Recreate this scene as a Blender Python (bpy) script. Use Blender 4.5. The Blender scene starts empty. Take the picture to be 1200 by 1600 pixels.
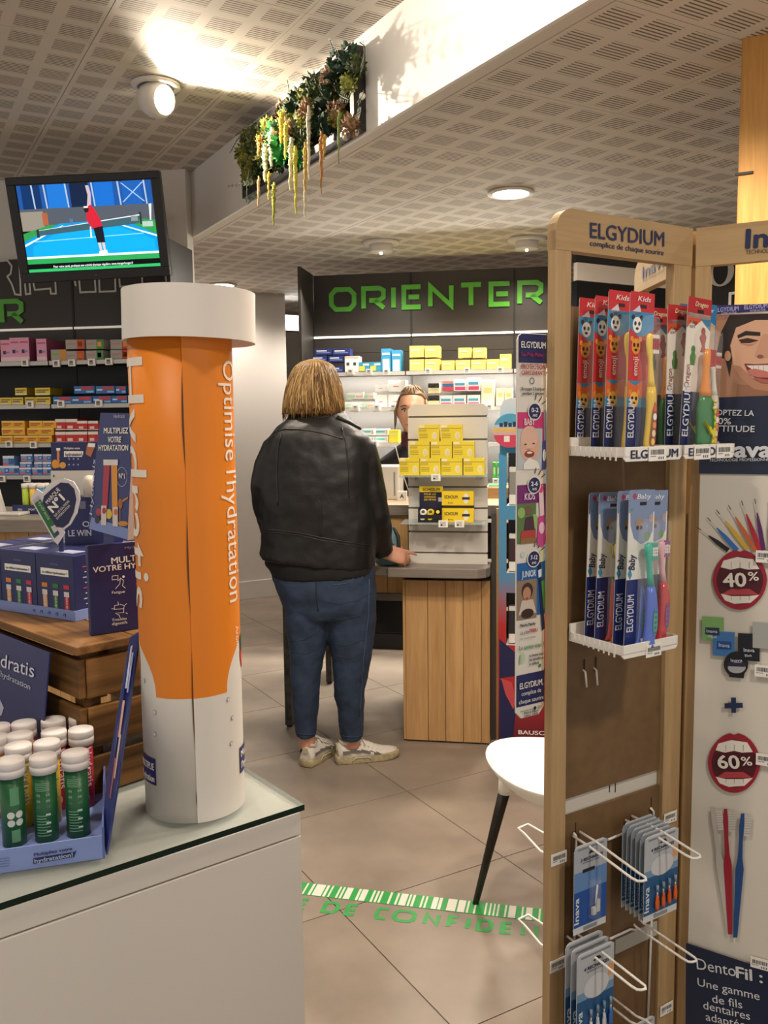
import bpy, bmesh, math, random
from math import sin, cos, pi, radians
from mathutils import Vector as V, Matrix
from mathutils.bvhtree import BVHTree
S = bpy.context.scene
COL = S.collection
random.seed(7)

# ------------------------------------------------------------------ camera
FPX, PITCH, ROLL, EYE = 1364.0, radians(5.9), radians(-.656), V((0, 0, 1.45))
_F, _U, _R = V((0, cos(PITCH), -sin(PITCH))), V((0, sin(PITCH), cos(PITCH))), V((1, 0, 0))
_c, _s = cos(ROLL), sin(ROLL)
cam = bpy.data.cameras.new('camera')
cam.sensor_fit, cam.sensor_width, cam.lens = 'AUTO', 36.0, FPX / 1600 * 36
cam.clip_start = .02
co = bpy.data.objects.new('camera', cam); COL.objects.link(co)
cx, cy, cz = _R * _c + _U * _s, _R * -_s + _U * _c, -_F
co.matrix_world = Matrix(((cx.x, cy.x, cz.x, EYE.x), (cx.y, cy.y, cz.y, EYE.y), (cx.z, cy.z, cz.z, EYE.z), (0, 0, 0, 1)))
S.camera = co

# ------------------------------------------------------------------ light
vs = S.view_settings
vs.view_transform, vs.look, vs.gamma, vs.use_curve_mapping = 'Standard', 'None', 1, False
vs.exposure = 0.22
w = bpy.data.worlds.new('shop_surroundings'); S.world = w
w.use_nodes = True
w.node_tree.nodes['Background'].inputs[0].default_value = (1.0, .92, .84, 1)
w.node_tree.nodes['Background'].inputs[1].default_value = .60
DOWN = [  # ceiling downlights: x, y, z, power; visible ones first, rest unseen, added for light
    (.603, 4.166, 2.5, 85), (0, 5.258, 2.47, 30), (.849, 5.215, 2.47, 30), (.85, 1.85, 2.5, 70),
    (-1.0, 1.9, 2.85, 30), (-.6, .5, 2.85, 40), (.9, .2, 2.5, 46), (2.0, 1.3, 2.5, 36), (-2.4, 3.2, 2.85, 40),
    (-.2, 7.2, 2.5, 60), (2.3, 3.8, 2.5, 30), (-1.2, 6.75, 2.5, 40), (.2, 1.95, 2.85, 95)]

# ------------------------------------------------------------------ pixel helpers (only used to find real positions)
def ray(px, py):
    a, b = px - 600, py - 800
    return _R * ((_c * a + _s * b) / FPX) - _U * ((-_s * a + _c * b) / FPX) + _F
def WZ(px, py, z=0.0):
    r = ray(px, py); return EYE + r * ((z - EYE.z) / r.z)
def WY(px, py, y):
    r = ray(px, py); return EYE + r * (y / r.y)
def P(M, px, py, d=0.0):
    """pixel -> local point on the plane y=d of frame M"""
    I = M.inverted(); o = I @ EYE; r = I.to_3x3() @ ray(px, py)
    return o + r * ((d - o.y) / r.y)
def frame(o, ang=0, tilt=0, roll=0):
    return Matrix.Translation(V(o)) @ Matrix.Rotation(radians(ang), 4, 'Z') @ Matrix.Rotation(radians(tilt), 4, 'X') @ Matrix.Rotation(radians(roll), 4, 'Y')

# ------------------------------------------------------------------ materials
_mats = {}
def lin(h):
    h = h.lstrip('#'); out = []
    for i in (0, 2, 4):
        c = int(h[i:i + 2], 16) / 255
        out.append(c / 12.92 if c <= .04045 else ((c + .055) / 1.055) ** 2.4)
    return (*out, 1)
def mat(h, rough=.5, metal=0, emit=0, trans=0, alpha=1, noise=0, nscale=30, bump=0, bscale=80, spec=.5, coat=0, vary=0, stretch=None):
    key = (h, rough, metal, emit, trans, alpha, noise, nscale, bump, bscale, spec, coat, vary, stretch)
    if key in _mats: return _mats[key]
    m = bpy.data.materials.new('paint_' + h.lstrip('#')); m.use_nodes = True; _mats[key] = m
    nt = m.node_tree; b = nt.nodes['Principled BSDF']; I = b.inputs
    c = lin(h)
    I['Base Color'].default_value = c; I['Roughness'].default_value = rough; I['Metallic'].default_value = metal
    I['Specular IOR Level'].default_value = spec; I['Coat Weight'].default_value = coat
    I['Transmission Weight'].default_value = trans; I['Alpha'].default_value = alpha
    if emit:
        I['Emission Color'].default_value = c; I['Emission Strength'].default_value = emit
    def coord(sc):
        t = nt.nodes.new('ShaderNodeTexCoord'); mp = nt.nodes.new('ShaderNodeMapping')
        mp.inputs['Scale'].default_value = stretch or (1, 1, 1)
        nt.links.new(t.outputs['Object'], mp.inputs[0])
        n = nt.nodes.new('ShaderNodeTexNoise'); n.inputs['Scale'].default_value = sc; n.inputs['Detail'].default_value = 5
        nt.links.new(mp.outputs[0], n.inputs['Vector']); return n
    src = None
    if noise:
        n = coord(nscale)
        r = nt.nodes.new('ShaderNodeMapRange'); r.inputs[1].default_value = .3; r.inputs[2].default_value = .7
        r.inputs[3].default_value = 1 - noise; r.inputs[4].default_value = 1 + noise
        nt.links.new(n.outputs[0], r.inputs[0])
        x = nt.nodes.new('ShaderNodeVectorMath'); x.operation = 'SCALE'; x.inputs[0].default_value = c[:3]
        nt.links.new(r.outputs[0], x.inputs['Scale']); src = x.outputs[0]
    if vary:
        oi = nt.nodes.new('ShaderNodeObjectInfo'); r = nt.nodes.new('ShaderNodeMapRange')
        r.inputs[3].default_value = 1 - vary; r.inputs[4].default_value = 1 + vary
        nt.links.new(oi.outputs['Random'], r.inputs[0])
        x = nt.nodes.new('ShaderNodeVectorMath'); x.operation = 'SCALE'; x.inputs[0].default_value = c[:3]
        if src: nt.links.new(src, x.inputs[0])
        nt.links.new(r.outputs[0], x.inputs['Scale']); src = x.outputs[0]
    if src: nt.links.new(src, I['Base Color'])
    if bump:
        n = coord(bscale); bp = nt.nodes.new('ShaderNodeBump'); bp.inputs['Strength'].default_value = bump; bp.inputs['Distance'].default_value = .004
        nt.links.new(n.outputs[0], bp.inputs['Height']); nt.links.new(bp.outputs[0], I['Normal'])
    return m
def wood(h1, h2, axis='Z', rough=.5, sc=1.0, vary=.06, bump=.15):
    """straight grained timber, grain along the object's own axis"""
    key = ('wood', h1, h2, axis, rough, sc, vary)
    if key in _mats: return _mats[key]
    m = bpy.data.materials.new('timber'); m.use_nodes = True; _mats[key] = m
    nt = m.node_tree; b = nt.nodes['Principled BSDF']; b.inputs['Roughness'].default_value = rough; b.inputs['Specular IOR Level'].default_value = .3
    t = nt.nodes.new('ShaderNodeTexCoord'); mp = nt.nodes.new('ShaderNodeMapping'); oi = nt.nodes.new('ShaderNodeObjectInfo')
    st = {'X': (.06, 1, 1), 'Y': (1, .06, 1), 'Z': (1, 1, .06)}[axis]
    mp.inputs['Scale'].default_value = [a * sc for a in st]
    ad = nt.nodes.new('ShaderNodeVectorMath'); ad.operation = 'ADD'
    ml = nt.nodes.new('ShaderNodeMath'); ml.operation = 'MULTIPLY'; ml.inputs[1].default_value = 9
    L = nt.links.new
    L(oi.outputs['Random'], ml.inputs[0]); L(t.outputs['Object'], mp.inputs[0]); L(mp.outputs[0], ad.inputs[0]); L(ml.outputs[0], ad.inputs[1])
    n1 = nt.nodes.new('ShaderNodeTexNoise'); n1.inputs['Scale'].default_value = 22; n1.inputs['Detail'].default_value = 8; n1.inputs['Distortion'].default_value = .8
    n2 = nt.nodes.new('ShaderNodeTexNoise'); n2.inputs['Scale'].default_value = 140; n2.inputs['Detail'].default_value = 3
    L(ad.outputs[0], n1.inputs['Vector']); L(ad.outputs[0], n2.inputs['Vector'])
    mx = nt.nodes.new('ShaderNodeMix'); mx.data_type = 'FLOAT'; mx.inputs[0].default_value = .35
    L(n1.outputs[0], mx.inputs[2]); L(n2.outputs[0], mx.inputs[3])
    r = nt.nodes.new('ShaderNodeValToRGB'); r.color_ramp.elements[0].position = .33; r.color_ramp.elements[1].position = .66
    r.color_ramp.elements[0].color = lin(h1); r.color_ramp.elements[1].color = lin(h2)
    L(mx.outputs[0], r.inputs[0])
    mr = nt.nodes.new('ShaderNodeMapRange'); mr.inputs[3].default_value = 1 - vary; mr.inputs[4].default_value = 1 + vary
    x = nt.nodes.new('ShaderNodeVectorMath'); x.operation = 'SCALE'
    L(oi.outputs['Random'], mr.inputs[0]); L(r.outputs[0], x.inputs[0]); L(mr.outputs[0], x.inputs['Scale']); L(x.outputs[0], b.inputs['Base Color'])
    bp = nt.nodes.new('ShaderNodeBump'); bp.inputs['Strength'].default_value = bump; bp.inputs['Distance'].default_value = .003
    L(mx.outputs[0], bp.inputs['Height']); L(bp.outputs[0], b.inputs['Normal'])
    return m

# ------------------------------------------------------------------ mesh building
class MB:
    def __init__(s): s.v, s.f, s.m, s.mats, s.sm = [], [], [], [], []
    def _mi(s, m):
        if m not in s.mats: s.mats.append(m)
        return s.mats.index(m)
    def face(s, idx, m, sm=False): s.f.append(idx); s.m.append(s._mi(m)); s.sm.append(sm)
    def add(s, pts, faces, m, sm=False):
        n = len(s.v); s.v += [tuple(p) for p in pts]
        for f in faces: s.face([i + n for i in f], m, sm)
        return s
    def box(s, a, b, m, M=None, top=None, front=None):
        x0, y0, z0 = a; x1, y1, z1 = b
        p = [V(q) for q in ((x0, y0, z0), (x1, y0, z0), (x1, y1, z0), (x0, y1, z0), (x0, y0, z1), (x1, y0, z1), (x1, y1, z1), (x0, y1, z1))]
        if M: p = [M @ q for q in p]
        n = len(s.v); s.v += [tuple(q) for q in p]
        for f, mm in (((3, 2, 1, 0), m), ((4, 5, 6, 7), top or m), ((0, 1, 5, 4), front or m), ((2, 3, 7, 6), m), ((1, 2, 6, 5), m), ((3, 0, 4, 7), m)):
            s.face([i + n for i in f], mm)
        return s
    def poly(s, pts, m): return s.add(pts, [list(range(len(pts)))], m)
    def prism(s, pts, y0, y1, m, side=None):
        """outline in local x,z given counter-clockwise seen from the front (-y)"""
        n = len(pts); k = len(s.v)
        s.v += [(p[0], y0, p[1]) for p in pts] + [(p[0], y1, p[1]) for p in pts]
        s.face([k + i for i in range(n)], m); s.face([k + n + i for i in reversed(range(n))], m)
        for i in range(n):
            j = (i + 1) % n; s.face([k + j, k + i, k + n + i, k + n + j], side or m)
        return s
    def tube(s, pts, r, m, n=8, closed=False, flat=1.0):
        pts = [V(p) for p in pts]; N = len(pts); rs = r if isinstance(r, (list, tuple)) else [r] * N
        rings = []; up = None
        for i in range(N):
            a = pts[i - 1] if (i or closed) else pts[0]; b = pts[(i + 1) % N] if (i < N - 1 or closed) else pts[-1]
            t = (b - a).normalized()
            if up is None: up = V((0, 0, 1)) if abs(t.z) < .9 else V((0, 1, 0))
            x = t.cross(up).normalized(); up = x.cross(t).normalized()
            rings.append([pts[i] + (x * cos(2 * pi * k / n) + up * sin(2 * pi * k / n) * flat) * rs[i] for k in range(n)])
        return s.loft(rings, m, closed=closed)
    def loft(s, rings, m, closed=False, caps=True, sm=True):
        k = len(s.v); n = len(rings[0]); N = len(rings)
        for R in rings: s.v += [tuple(p) for p in R]
        for i in range(N if closed else N - 1):
            j = (i + 1) % N
            for q in range(n):
                w = (q + 1) % n; s.face([k + i * n + q, k + i * n + w, k + j * n + w, k + j * n + q], m, sm)
        if caps and not closed:
            s.face([k + q for q in reversed(range(n))], m); s.face([k + (N - 1) * n + q for q in range(n)], m)
        return s
    def lathe(s, prof, m, n=24, c=(0, 0, 0), caps=True, sm=True):
        return s.loft([[V((c[0] + r * cos(2 * pi * k / n), c[1] + r * sin(2 * pi * k / n), c[2] + z)) for k in range(n)] for r, z in prof], m, caps=caps, sm=sm)
    def ball(s, c, r, m, n=10, k=7):
        r = (r, r, r) if not isinstance(r, (tuple, list)) else r
        return s.loft([[V((c[0] + r[0] * sin(pi * (i + .15) / (k + .3)) * cos(2 * pi * q / n), c[1] + r[1] * sin(pi * (i + .15) / (k + .3)) * sin(2 * pi * q / n), c[2] - r[2] * cos(pi * (i + .15) / (k + .3)))) for q in range(n)] for i in range(k + 1)], m)
    # flat print: pixel outline laid on the plane y=d of frame M
    def pp(s, M, pts, m, d=-.0006): return s.poly([P(M, x, y, d) for x, y in pts], m)
    def pr(s, M, x0, y0, x1, y1, m, d=-.0006): return s.pp(M, [(x0, y1), (x1, y1), (x1, y0), (x0, y0)], m, d)
    def pe(s, M, x, y, rx, ry, m, d=-.0008, n=20, rot=0):
        c, q = cos(rot), sin(rot)
        return s.pp(M, [(x + rx * cos(t) * c + ry * sin(t) * q, y + rx * cos(t) * q - ry * sin(t) * c) for t in [2 * pi * i / n for i in range(n)]], m, d)
    def mesh(s, name):
        me = bpy.data.meshes.new(name); me.from_pydata(s.v, [], s.f)
        for m in s.mats: me.materials.append(m)
        me.polygons.foreach_set('material_index', s.m); me.polygons.foreach_set('use_smooth', s.sm); me.update()
        return me
    def build(s, name, parent=None, bevel=0, M=None, kind=None, label=None, fix=False, seg=2):
        me = s.mesh(name)
        if fix:
            b = bmesh.new(); b.from_mesh(me); bmesh.ops.recalc_face_normals(b, faces=b.faces); b.to_mesh(me); b.free()
        return put(name, me, parent, bevel, M, kind, label, seg)
def put(name, me, parent=None, bevel=0, M=None, kind=None, label=None, seg=2):
    o = bpy.data.objects.new(name, me); COL.objects.link(o)
    if parent: o.parent = parent
    if M: o.matrix_local = M
    if bevel:
        b = o.modifiers.new('edge', 'BEVEL'); b.width = bevel; b.segments = seg; b.limit_method = 'ANGLE'; b.angle_limit = radians(50)
    if kind: o['kind'] = kind
    if label: o['label'] = label
    return o
def tag(o, label, cat, group=None):
    o['label'] = label; o['category'] = cat
    if group: o['group'] = group
    return o
def thing(name, label, cat, M, group=None):
    o = bpy.data.objects.new(name, None); COL.objects.link(o); o.matrix_world = M; o.empty_display_size = .05
    return tag(o, label, cat, group)
def evaluated(o, name):
    dg = bpy.context.evaluated_depsgraph_get(); dg.update()
    return bpy.data.meshes.new_from_object(o.evaluated_get(dg), depsgraph=dg)
def baked(mb, name, parent, mods, M=None, label=None):
    """build, apply modifiers, keep the result as one plain mesh"""
    o = mb.build(name, None, fix=True)
    for kind, kw in mods:
        m = o.modifiers.new(kind.lower(), kind)
        for k, v in kw.items(): setattr(m, k, v)
    me = evaluated(o, name); src = o.data
    bpy.data.objects.remove(o); bpy.data.meshes.remove(src)
    for p in me.polygons: p.use_smooth = True
    return put(name, me, parent, M=M, label=label)

# ------------------------------------------------------------------ lettering
_txt = {}
def textmesh(s, bold=0, shear=0, space=1.0, m=None):
    key = (s, bold, shear, space, m)
    if key in _txt: return _txt[key]
    c = bpy.data.curves.new('lettering', 'FONT'); c.body = s; c.size = 1; c.shear = shear; c.space_character = space
    c.resolution_u = 3; c.extrude = 0; c.fill_mode = 'FRONT'
    o = bpy.data.objects.new('lettering', c); COL.objects.link(o)
    me = evaluated(o, 'lettering'); bpy.data.objects.remove(o); bpy.data.curves.remove(c)
    if bold:                                  # heavier weight: the outline overprinted with small shifts
        b = bmesh.new(); d = bold * .013
        for oi, (ox, oy) in enumerate(((0, 0), (-d, 0), (d, 0), (0, -d * .8), (0, d * .8), (-d * .7, d * .5), (d * .7, -d * .5))):
            n0 = len(b.verts); b.from_mesh(me); b.verts.ensure_lookup_table()
            for v in b.verts[n0:]: v.co.x += ox; v.co.y += oy; v.co.z += oi * .00005
        b.to_mesh(me); b.free()
    me.name = 'lettering'
    me.materials.clear(); me.materials.append(m)
    xs = [v.co.x for v in me.vertices] or [0, 1]
    for v in me.vertices: v.co.x -= min(xs)
    _txt[key] = (me, max(xs) - min(xs)); return _txt[key]
CAP = .73
def txt(parent, s, x, z, h, m, w=None, y=-.0012, align='L', rot=0, bold=0, shear=0, space=1.0, name='lettering'):
    """lettering in the local x,z plane facing -y; h = capital height, w = fitted width, rot counter-clockwise in degrees"""
    me, W = textmesh(s, bold, shear, space, m)
    sy = h / CAP; sx = (w / W) if w else sy
    M = Matrix.Translation((x, y, z)) @ Matrix.Rotation(radians(-rot), 4, 'Y')
    dx = {'L': 0, 'C': -W * sx / 2, 'R': -W * sx}[align]
    M = M @ Matrix.Translation((dx, 0, 0)) @ Matrix.Rotation(pi / 2, 4, 'X') @ Matrix.Diagonal((sx, sy, 1, 1))
    return put(name, me, parent, M=M)
def ptxt(parent, M, s, a, b, hpx, m, d=-.0012, bold=0, shear=0, space=1.0):
    """baseline from pixel a to pixel b on the plane y=d of frame M, capitals hpx tall"""
    A, B = P(M, *a, d), P(M, *b, d)
    q = P(M, a[0], a[1] - 10, d)
    h = (q - A).length * hpx / 10
    if h < 0: h = -h
    o = txt(parent, s, A.x, A.z, h, m, w=(B - A).length, y=d, rot=math.degrees(math.atan2(B.z - A.z, B.x - A.x)), bold=bold, shear=shear, space=space)
    o.matrix_basis = wm(parent).inverted() @ M @ o.matrix_basis
    return o
def wm(o):
    """world matrix from the parent chain (no depsgraph update needed)"""
    return (wm(o.parent) @ o.matrix_basis) if o.parent else o.matrix_basis.copy()
# wide stroke letters used by the shop signage
_STROKE = {'O': ([(.2, 0), (.8, 0), (1, .25), (1, .75), (.8, 1), (.2, 1), (0, .75), (0, .25)], 1), 'I': ([(0, 0), (0, 1)], 0), 'T': [([(0, 1), (1, 1)], 0), ([(.5, .93), (.5, 0)], 0)],
    'R': [([(0, 0), (0, 1), (.78, 1), (.98, .88), (.98, .55), (.78, .4), (.28, .4)], 0), ([(.55, .4), (1, 0)], 0)], 'E': [([(1, 1), (0, 1), (0, 0), (1, 0)], 0), ([(.28, .5), (.92, .5)], 0)],
    'N': ([(0, 0), (0, 1), (1, 0), (1, 1)], 0), 'Z': ([(0, 1), (1, 1), (0, 0), (1, 0)], 0), 'D': ([(0, 0), (0, 1), (.75, 1), (1, .75), (1, .25), (.75, 0)], 1), 'C': ([(1, 1), (.2, 1), (0, .75), (0, .25), (.2, 0), (1, 0)], 0),
    'F': [([(0, 0), (0, 1), (1, 1)], 0), ([(.28, .5), (.9, .5)], 0)], 'A': [([(0, 0), (.5, 1), (1, 0)], 0), ([(.25, .3), (.75, .3)], 0)], 'L': ([(0, 1), (0, 0), (1, 0)], 0)}
def stroke2d(pts, closed, t):
    """mitred ribbon quads along a 2-D polyline"""
    N = len(pts); L = []; pts = [V(p) for p in pts]
    for i in range(N):
        if closed or 0 < i < N - 1:
            a = (pts[i] - pts[i - 1]).normalized(); b = (pts[(i + 1) % N] - pts[i]).normalized()
        elif i == 0: a = b = (pts[1] - pts[0]).normalized()
        else: a = b = (pts[-1] - pts[-2]).normalized()
        n = (V((-a.y, a.x)) + V((-b.y, b.x)))
        n = n / max(.35, n.length_squared / 2) if n.length > 1e-6 else V((-a.y, a.x))
        L.append((pts[i] + n * t / 2, pts[i] - n * t / 2))
    return [(L[i][0], L[i][1], L[(i + 1) % N][1], L[(i + 1) % N][0]) for i in range(N if closed else N - 1)]
def stroke_letter(ch, wd, ht, t):
    d = _STROKE[ch]; d = d if isinstance(d, list) else [d]; q = []
    for pts, cl in d:
        q += stroke2d([(p[0] * (wd - t) + t / 2, p[1] * (ht - t) + t / 2) for p in pts], cl, t)
    return q

# ================================================================== SETTING
RA = 30.03
RM = frame((0, 0, 0), RA)            # local x runs along the bulkhead's normal, local y along the bulkhead
WHITE = mat('#e6e1da', .6); FASCIA = mat('#ece8e2', .55)
def struct(o): o['kind'] = 'structure'; return o
def perforated(h, name):
    """plasterboard with 4 x 4 fields of slits per panel (panel-local coordinates)"""
    m = bpy.data.materials.new(name); m.use_nodes = True
    nt = m.node_tree; L = nt.links.new; b = nt.nodes['Principled BSDF']; b.inputs['Roughness'].default_value = .75; b.inputs['Specular IOR Level'].default_value = .2
    t = nt.nodes.new('ShaderNodeTexCoord'); sp = nt.nodes.new('ShaderNodeSeparateXYZ'); L(t.outputs['Object'], sp.inputs[0])
    def mth(op, a, bb=None):
        n = nt.nodes.new('ShaderNodeMath'); n.operation = op
        for i, q in enumerate((a, bb)):
            if q is None: continue
            if isinstance(q, (int, float)): n.inputs[i].default_value = q
            else: L(q, n.inputs[i])
        return n.outputs[0]
    fx = mth('ABSOLUTE', mth('SUBTRACT', mth('FRACT', mth('DIVIDE', sp.outputs[0], .15)), .5))
    fy = mth('ABSOLUTE', mth('SUBTRACT', mth('FRACT', mth('DIVIDE', sp.outputs[1], .15)), .5))
    patch = mth('MULTIPLY', mth('LESS_THAN', fx, .36), mth('LESS_THAN', fy, .345))
    sl = mth('LESS_THAN', mth('ABSOLUTE', mth('SUBTRACT', mth('FRACT', mth('MULTIPLY', sp.outputs[1], 1 / .015)), .5)), .2)
    k = mth('MULTIPLY', patch, sl)
    mx = nt.nodes.new('ShaderNodeMix'); mx.data_type = 'RGBA'; L(k, mx.inputs[0]); mx.inputs[6].default_value = lin(h); mx.inputs[7].default_value = lin('#7a6d5f')
    L(mx.outputs[2], b.inputs['Base Color'])
    return m
CEIL = perforated('#ded6cb', 'perforated_plasterboard')
def ceiling(name, b0, nb, a0, na, pb, pa, z, x0, x1, y0, y1):
    s = struct(MB().box((x0, y0, z + .014), (x1, y1, z + .06), mat('#a59b8e', .8)).build(name, M=RM))
    me = MB().box((.0015, .0015, 0), (pb - .0015, pa - .0015, .0125), CEIL).mesh('ceiling_panel')
    for i in range(nb):
        for j in range(na):
            put('panel', me, s, M=Matrix.Translation((b0 + i * pb, a0 + j * pa, z)))
    return s
ceiling('ceiling', 1.68, 8, -.69, 14, .606, .6, 2.5, 1.632, 7, -2.5, 10)
MB().box((1.632, -.69, 2.5), (1.678, 7.71, 2.5125), mat('#ded6cb', .75)).build('panel', bpy.data.objects['ceiling'])
ceiling('ceiling', -3.385, 9, .5, 10, .5943, .59, 2.85, -5, 1.75, -2.5, 8)
# floor of large concrete-look tiles
fl = struct(MB().box((-5, -2.5, -.06), (7, 10, -.003), mat('#5d5449', .8)).build('floor', M=RM))
TILE = mat('#8f8275', .33, noise=.2, nscale=3.6, bump=.03, bscale=60, vary=.035, spec=.4)
tm = MB().box((.0017, .0017, -.012), (.6123, .6123, 0), TILE).mesh('tile')
for i in range(13):
    for j in range(14):
        put('tile', tm, fl, M=Matrix.Translation((1.111 + .614 * (i - 6), 2.213 + .614 * (j - 3), 0)))
# bulkhead between the two ceilings
fas = struct(MB().box((1.615, -2.5, 2.4985), (1.63, 6.2, 2.86), FASCIA).build('trim_1', M=RM))
# walls
CA = -9.5
ML = frame(WY(150, 500, 5.05) * V((1, 1, 0)), CA)       # left shelving plane
MO = frame(WY(650, 500, 5.7) * V((1, 1, 0)), CA)        # ORIENTER shelving plane
struct(MB().box((-4.2, .03, 0), (.55, .12, 2.9), WHITE).build('wall_left', M=ML))
struct(MB().box((.4, 6.745, 0), (2.98, 6.9, 2.52), mat('#d8d3cf', .6)).build('wall_back', M=RM))
struct(MB().box((.4, 6.733, 0), (2.98, 6.745, .15), mat('#dcd8d4', .5)).build('baseboard_back', M=RM, bevel=.003))
struct(MB().box((1.2, 9.6, 0), (6.8, 9.75, 2.52), mat('#d9d5d0', .6)).build('wall_far', M=RM))
struct(MB().box((6.6, -2, 0), (6.75, 9.7, 2.52), mat('#cfc9c0', .6)).build('wall_right', M=RM))
# passage door seen past the wall end
dd = struct(MB().box((3.4, 9.55, 0), (4.5, 9.6, 2.06), mat('#cfcac5', .5)).build('door_1', M=RM))
MB().box((4.38, 9.5, 1.0), (4.42, 9.55, 1.04), mat('#999999', .3, 1)).build('handle', dd)
q = WY(462, 505, 7.6)
t = thing('wall_lamp', 'bright white lamp glowing at the end of the passage beside the shelving', 'lamp', frame(q, RA))
MB().box((-.2, 0, -.05), (.07, .03, .06), mat('#ffffff', emit=9)).build('diffuser', t)
MB().box((-.21, .03, -.06), (.08, .05, .07), mat('#dddddd')).build('housing', t)
MB().box((-.01, .05, -.02), (.02, 2.2, .02), mat('#dddddd')).build('bracket', t)

# ------------------------------------------------------------------ ceiling lamps
def lamp_light(kind, loc, power, rot=(0, 0, 0), size=.09, col=(1, .88, .74), ang=150, blend=.6, parent=None):
    l = bpy.data.lights.new('lamp_light', kind); l.energy = power; l.color = col
    if kind == 'SPOT': l.spot_size = radians(ang); l.spot_blend = blend; l.shadow_soft_size = size
    elif kind == 'AREA': l.shape = 'DISK'; l.size = size * 2
    o = bpy.data.objects.new('lamp_light', l); COL.objects.link(o); o.location = loc; o.rotation_euler = rot
    return o
GLOW = mat('#fff3dd', emit=14)
for i, (x, y, z, p) in enumerate(DOWN):
    lamp_light('SPOT', (x, y, z - .045), p, size=.08)
    lab = ['round recessed downlight shining white in the lower ceiling', 'white drum ceiling spot above the O of ORIENTER, left of two', 'white drum ceiling spot above the R of ORIENTER, right of two'][i] if i < 3 else None
    t = thing('ceiling_downlight', lab or 'unseen round recessed ceiling downlight added to light the shop', 'lamp', Matrix.Translation((x, y, z)), 'ceiling downlights')
    if i in (1, 2):
        zz = 2.5 - z
        MB().lathe([(.11, zz - .001), (.112, zz - .012), (.085, zz - .02), (.08, zz - .018)], WHITE, 28).build('trim_ring', t)
        MB().lathe([(.068, zz - .012), (.07, zz - .055), (.066, zz - .06)], WHITE, 28).build('drum', t)
        MB().lathe([(.009, zz - .06), (.008, zz - .072)], mat('#fff3dd', emit=2.5), 12).build('lens', t)
    else:
        MB().lathe([(.082, .0), (.105, -.002), (.108, -.009), (.084, -.012)], WHITE, 32, caps=False).build('trim_ring', t)
        MB().lathe([(.0825, -.004), (.0825, -.0105)], GLOW, 32).build('lens', t)
# eyeball spot aimed at the planted frame
q = WZ(243, 131, 2.85)
t = thing('eyeball_spotlight', 'white swivelling eyeball spotlight in the upper ceiling above the screen', 'lamp', Matrix.Translation(q))
aim = (RM @ V((1.615, 2.75, 2.60)) - q).normalized()
MB().lathe([(.07, 0), (.098, -.002), (.1, -.012), (.074, -.016)], WHITE, 32, caps=False).build('trim_ring', t)
Rm = aim.to_track_quat('Z', 'Y').to_matrix().to_4x4()
hs = MB()
hs.lathe([(.012, -.075), (.04, -.066), (.06, -.046), (.071, -.018), (.073, .0), (.069, .03), (.06, .05), (.056, .05), (.06, .03)], WHITE, 28, caps=False)
o = hs.build('eyeball', t, M=Matrix.Translation((0, 0, -.062)) @ Rm)
MB().lathe([(.0565, .044), (.0562, .047)], mat('#fff3dd', emit=22), 24).build('lens', t, M=Matrix.Translation((0, 0, -.062)) @ Rm)
lamp_light('SPOT', q + V((0, 0, -.062)) + aim * .06, 64, rot=aim.to_track_quat('-Z', 'Y').to_euler(), size=.016, ang=140, blend=.5, col=(1, .86, .68))

q2 = RM @ V((1.0, 2.0, 2.85)); aim2 = (RM @ V((1.615, 2.2, 2.6)) - q2).normalized(); R2 = aim2.to_track_quat('Z', 'Y').to_matrix().to_4x4()  # unseen second spot, added to brighten the near end of the bulkhead
t = thing('eyeball_spotlight', 'unseen second eyeball spotlight added to brighten the bulkhead, nearer than the first', 'lamp', Matrix.Translation(q2))
MB().lathe([(.07, 0), (.098, -.002), (.1, -.012), (.074, -.016)], WHITE, 32, caps=False).build('trim_ring', t)
put('eyeball', o.data, t, M=Matrix.Translation((0, 0, -.062)) @ R2)
MB().lathe([(.0565, .044), (.0562, .047)], mat('#fff3dd', emit=22), 24).build('lens', t, M=Matrix.Translation((0, 0, -.062)) @ R2)
lamp_light('SPOT', q2 + V((0, 0, -.062)) + aim2 * .06, 15, rot=aim2.to_track_quat('-Z', 'Y').to_euler(), size=.03, ang=130, blend=.8, col=(1, .88, .74))

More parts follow.
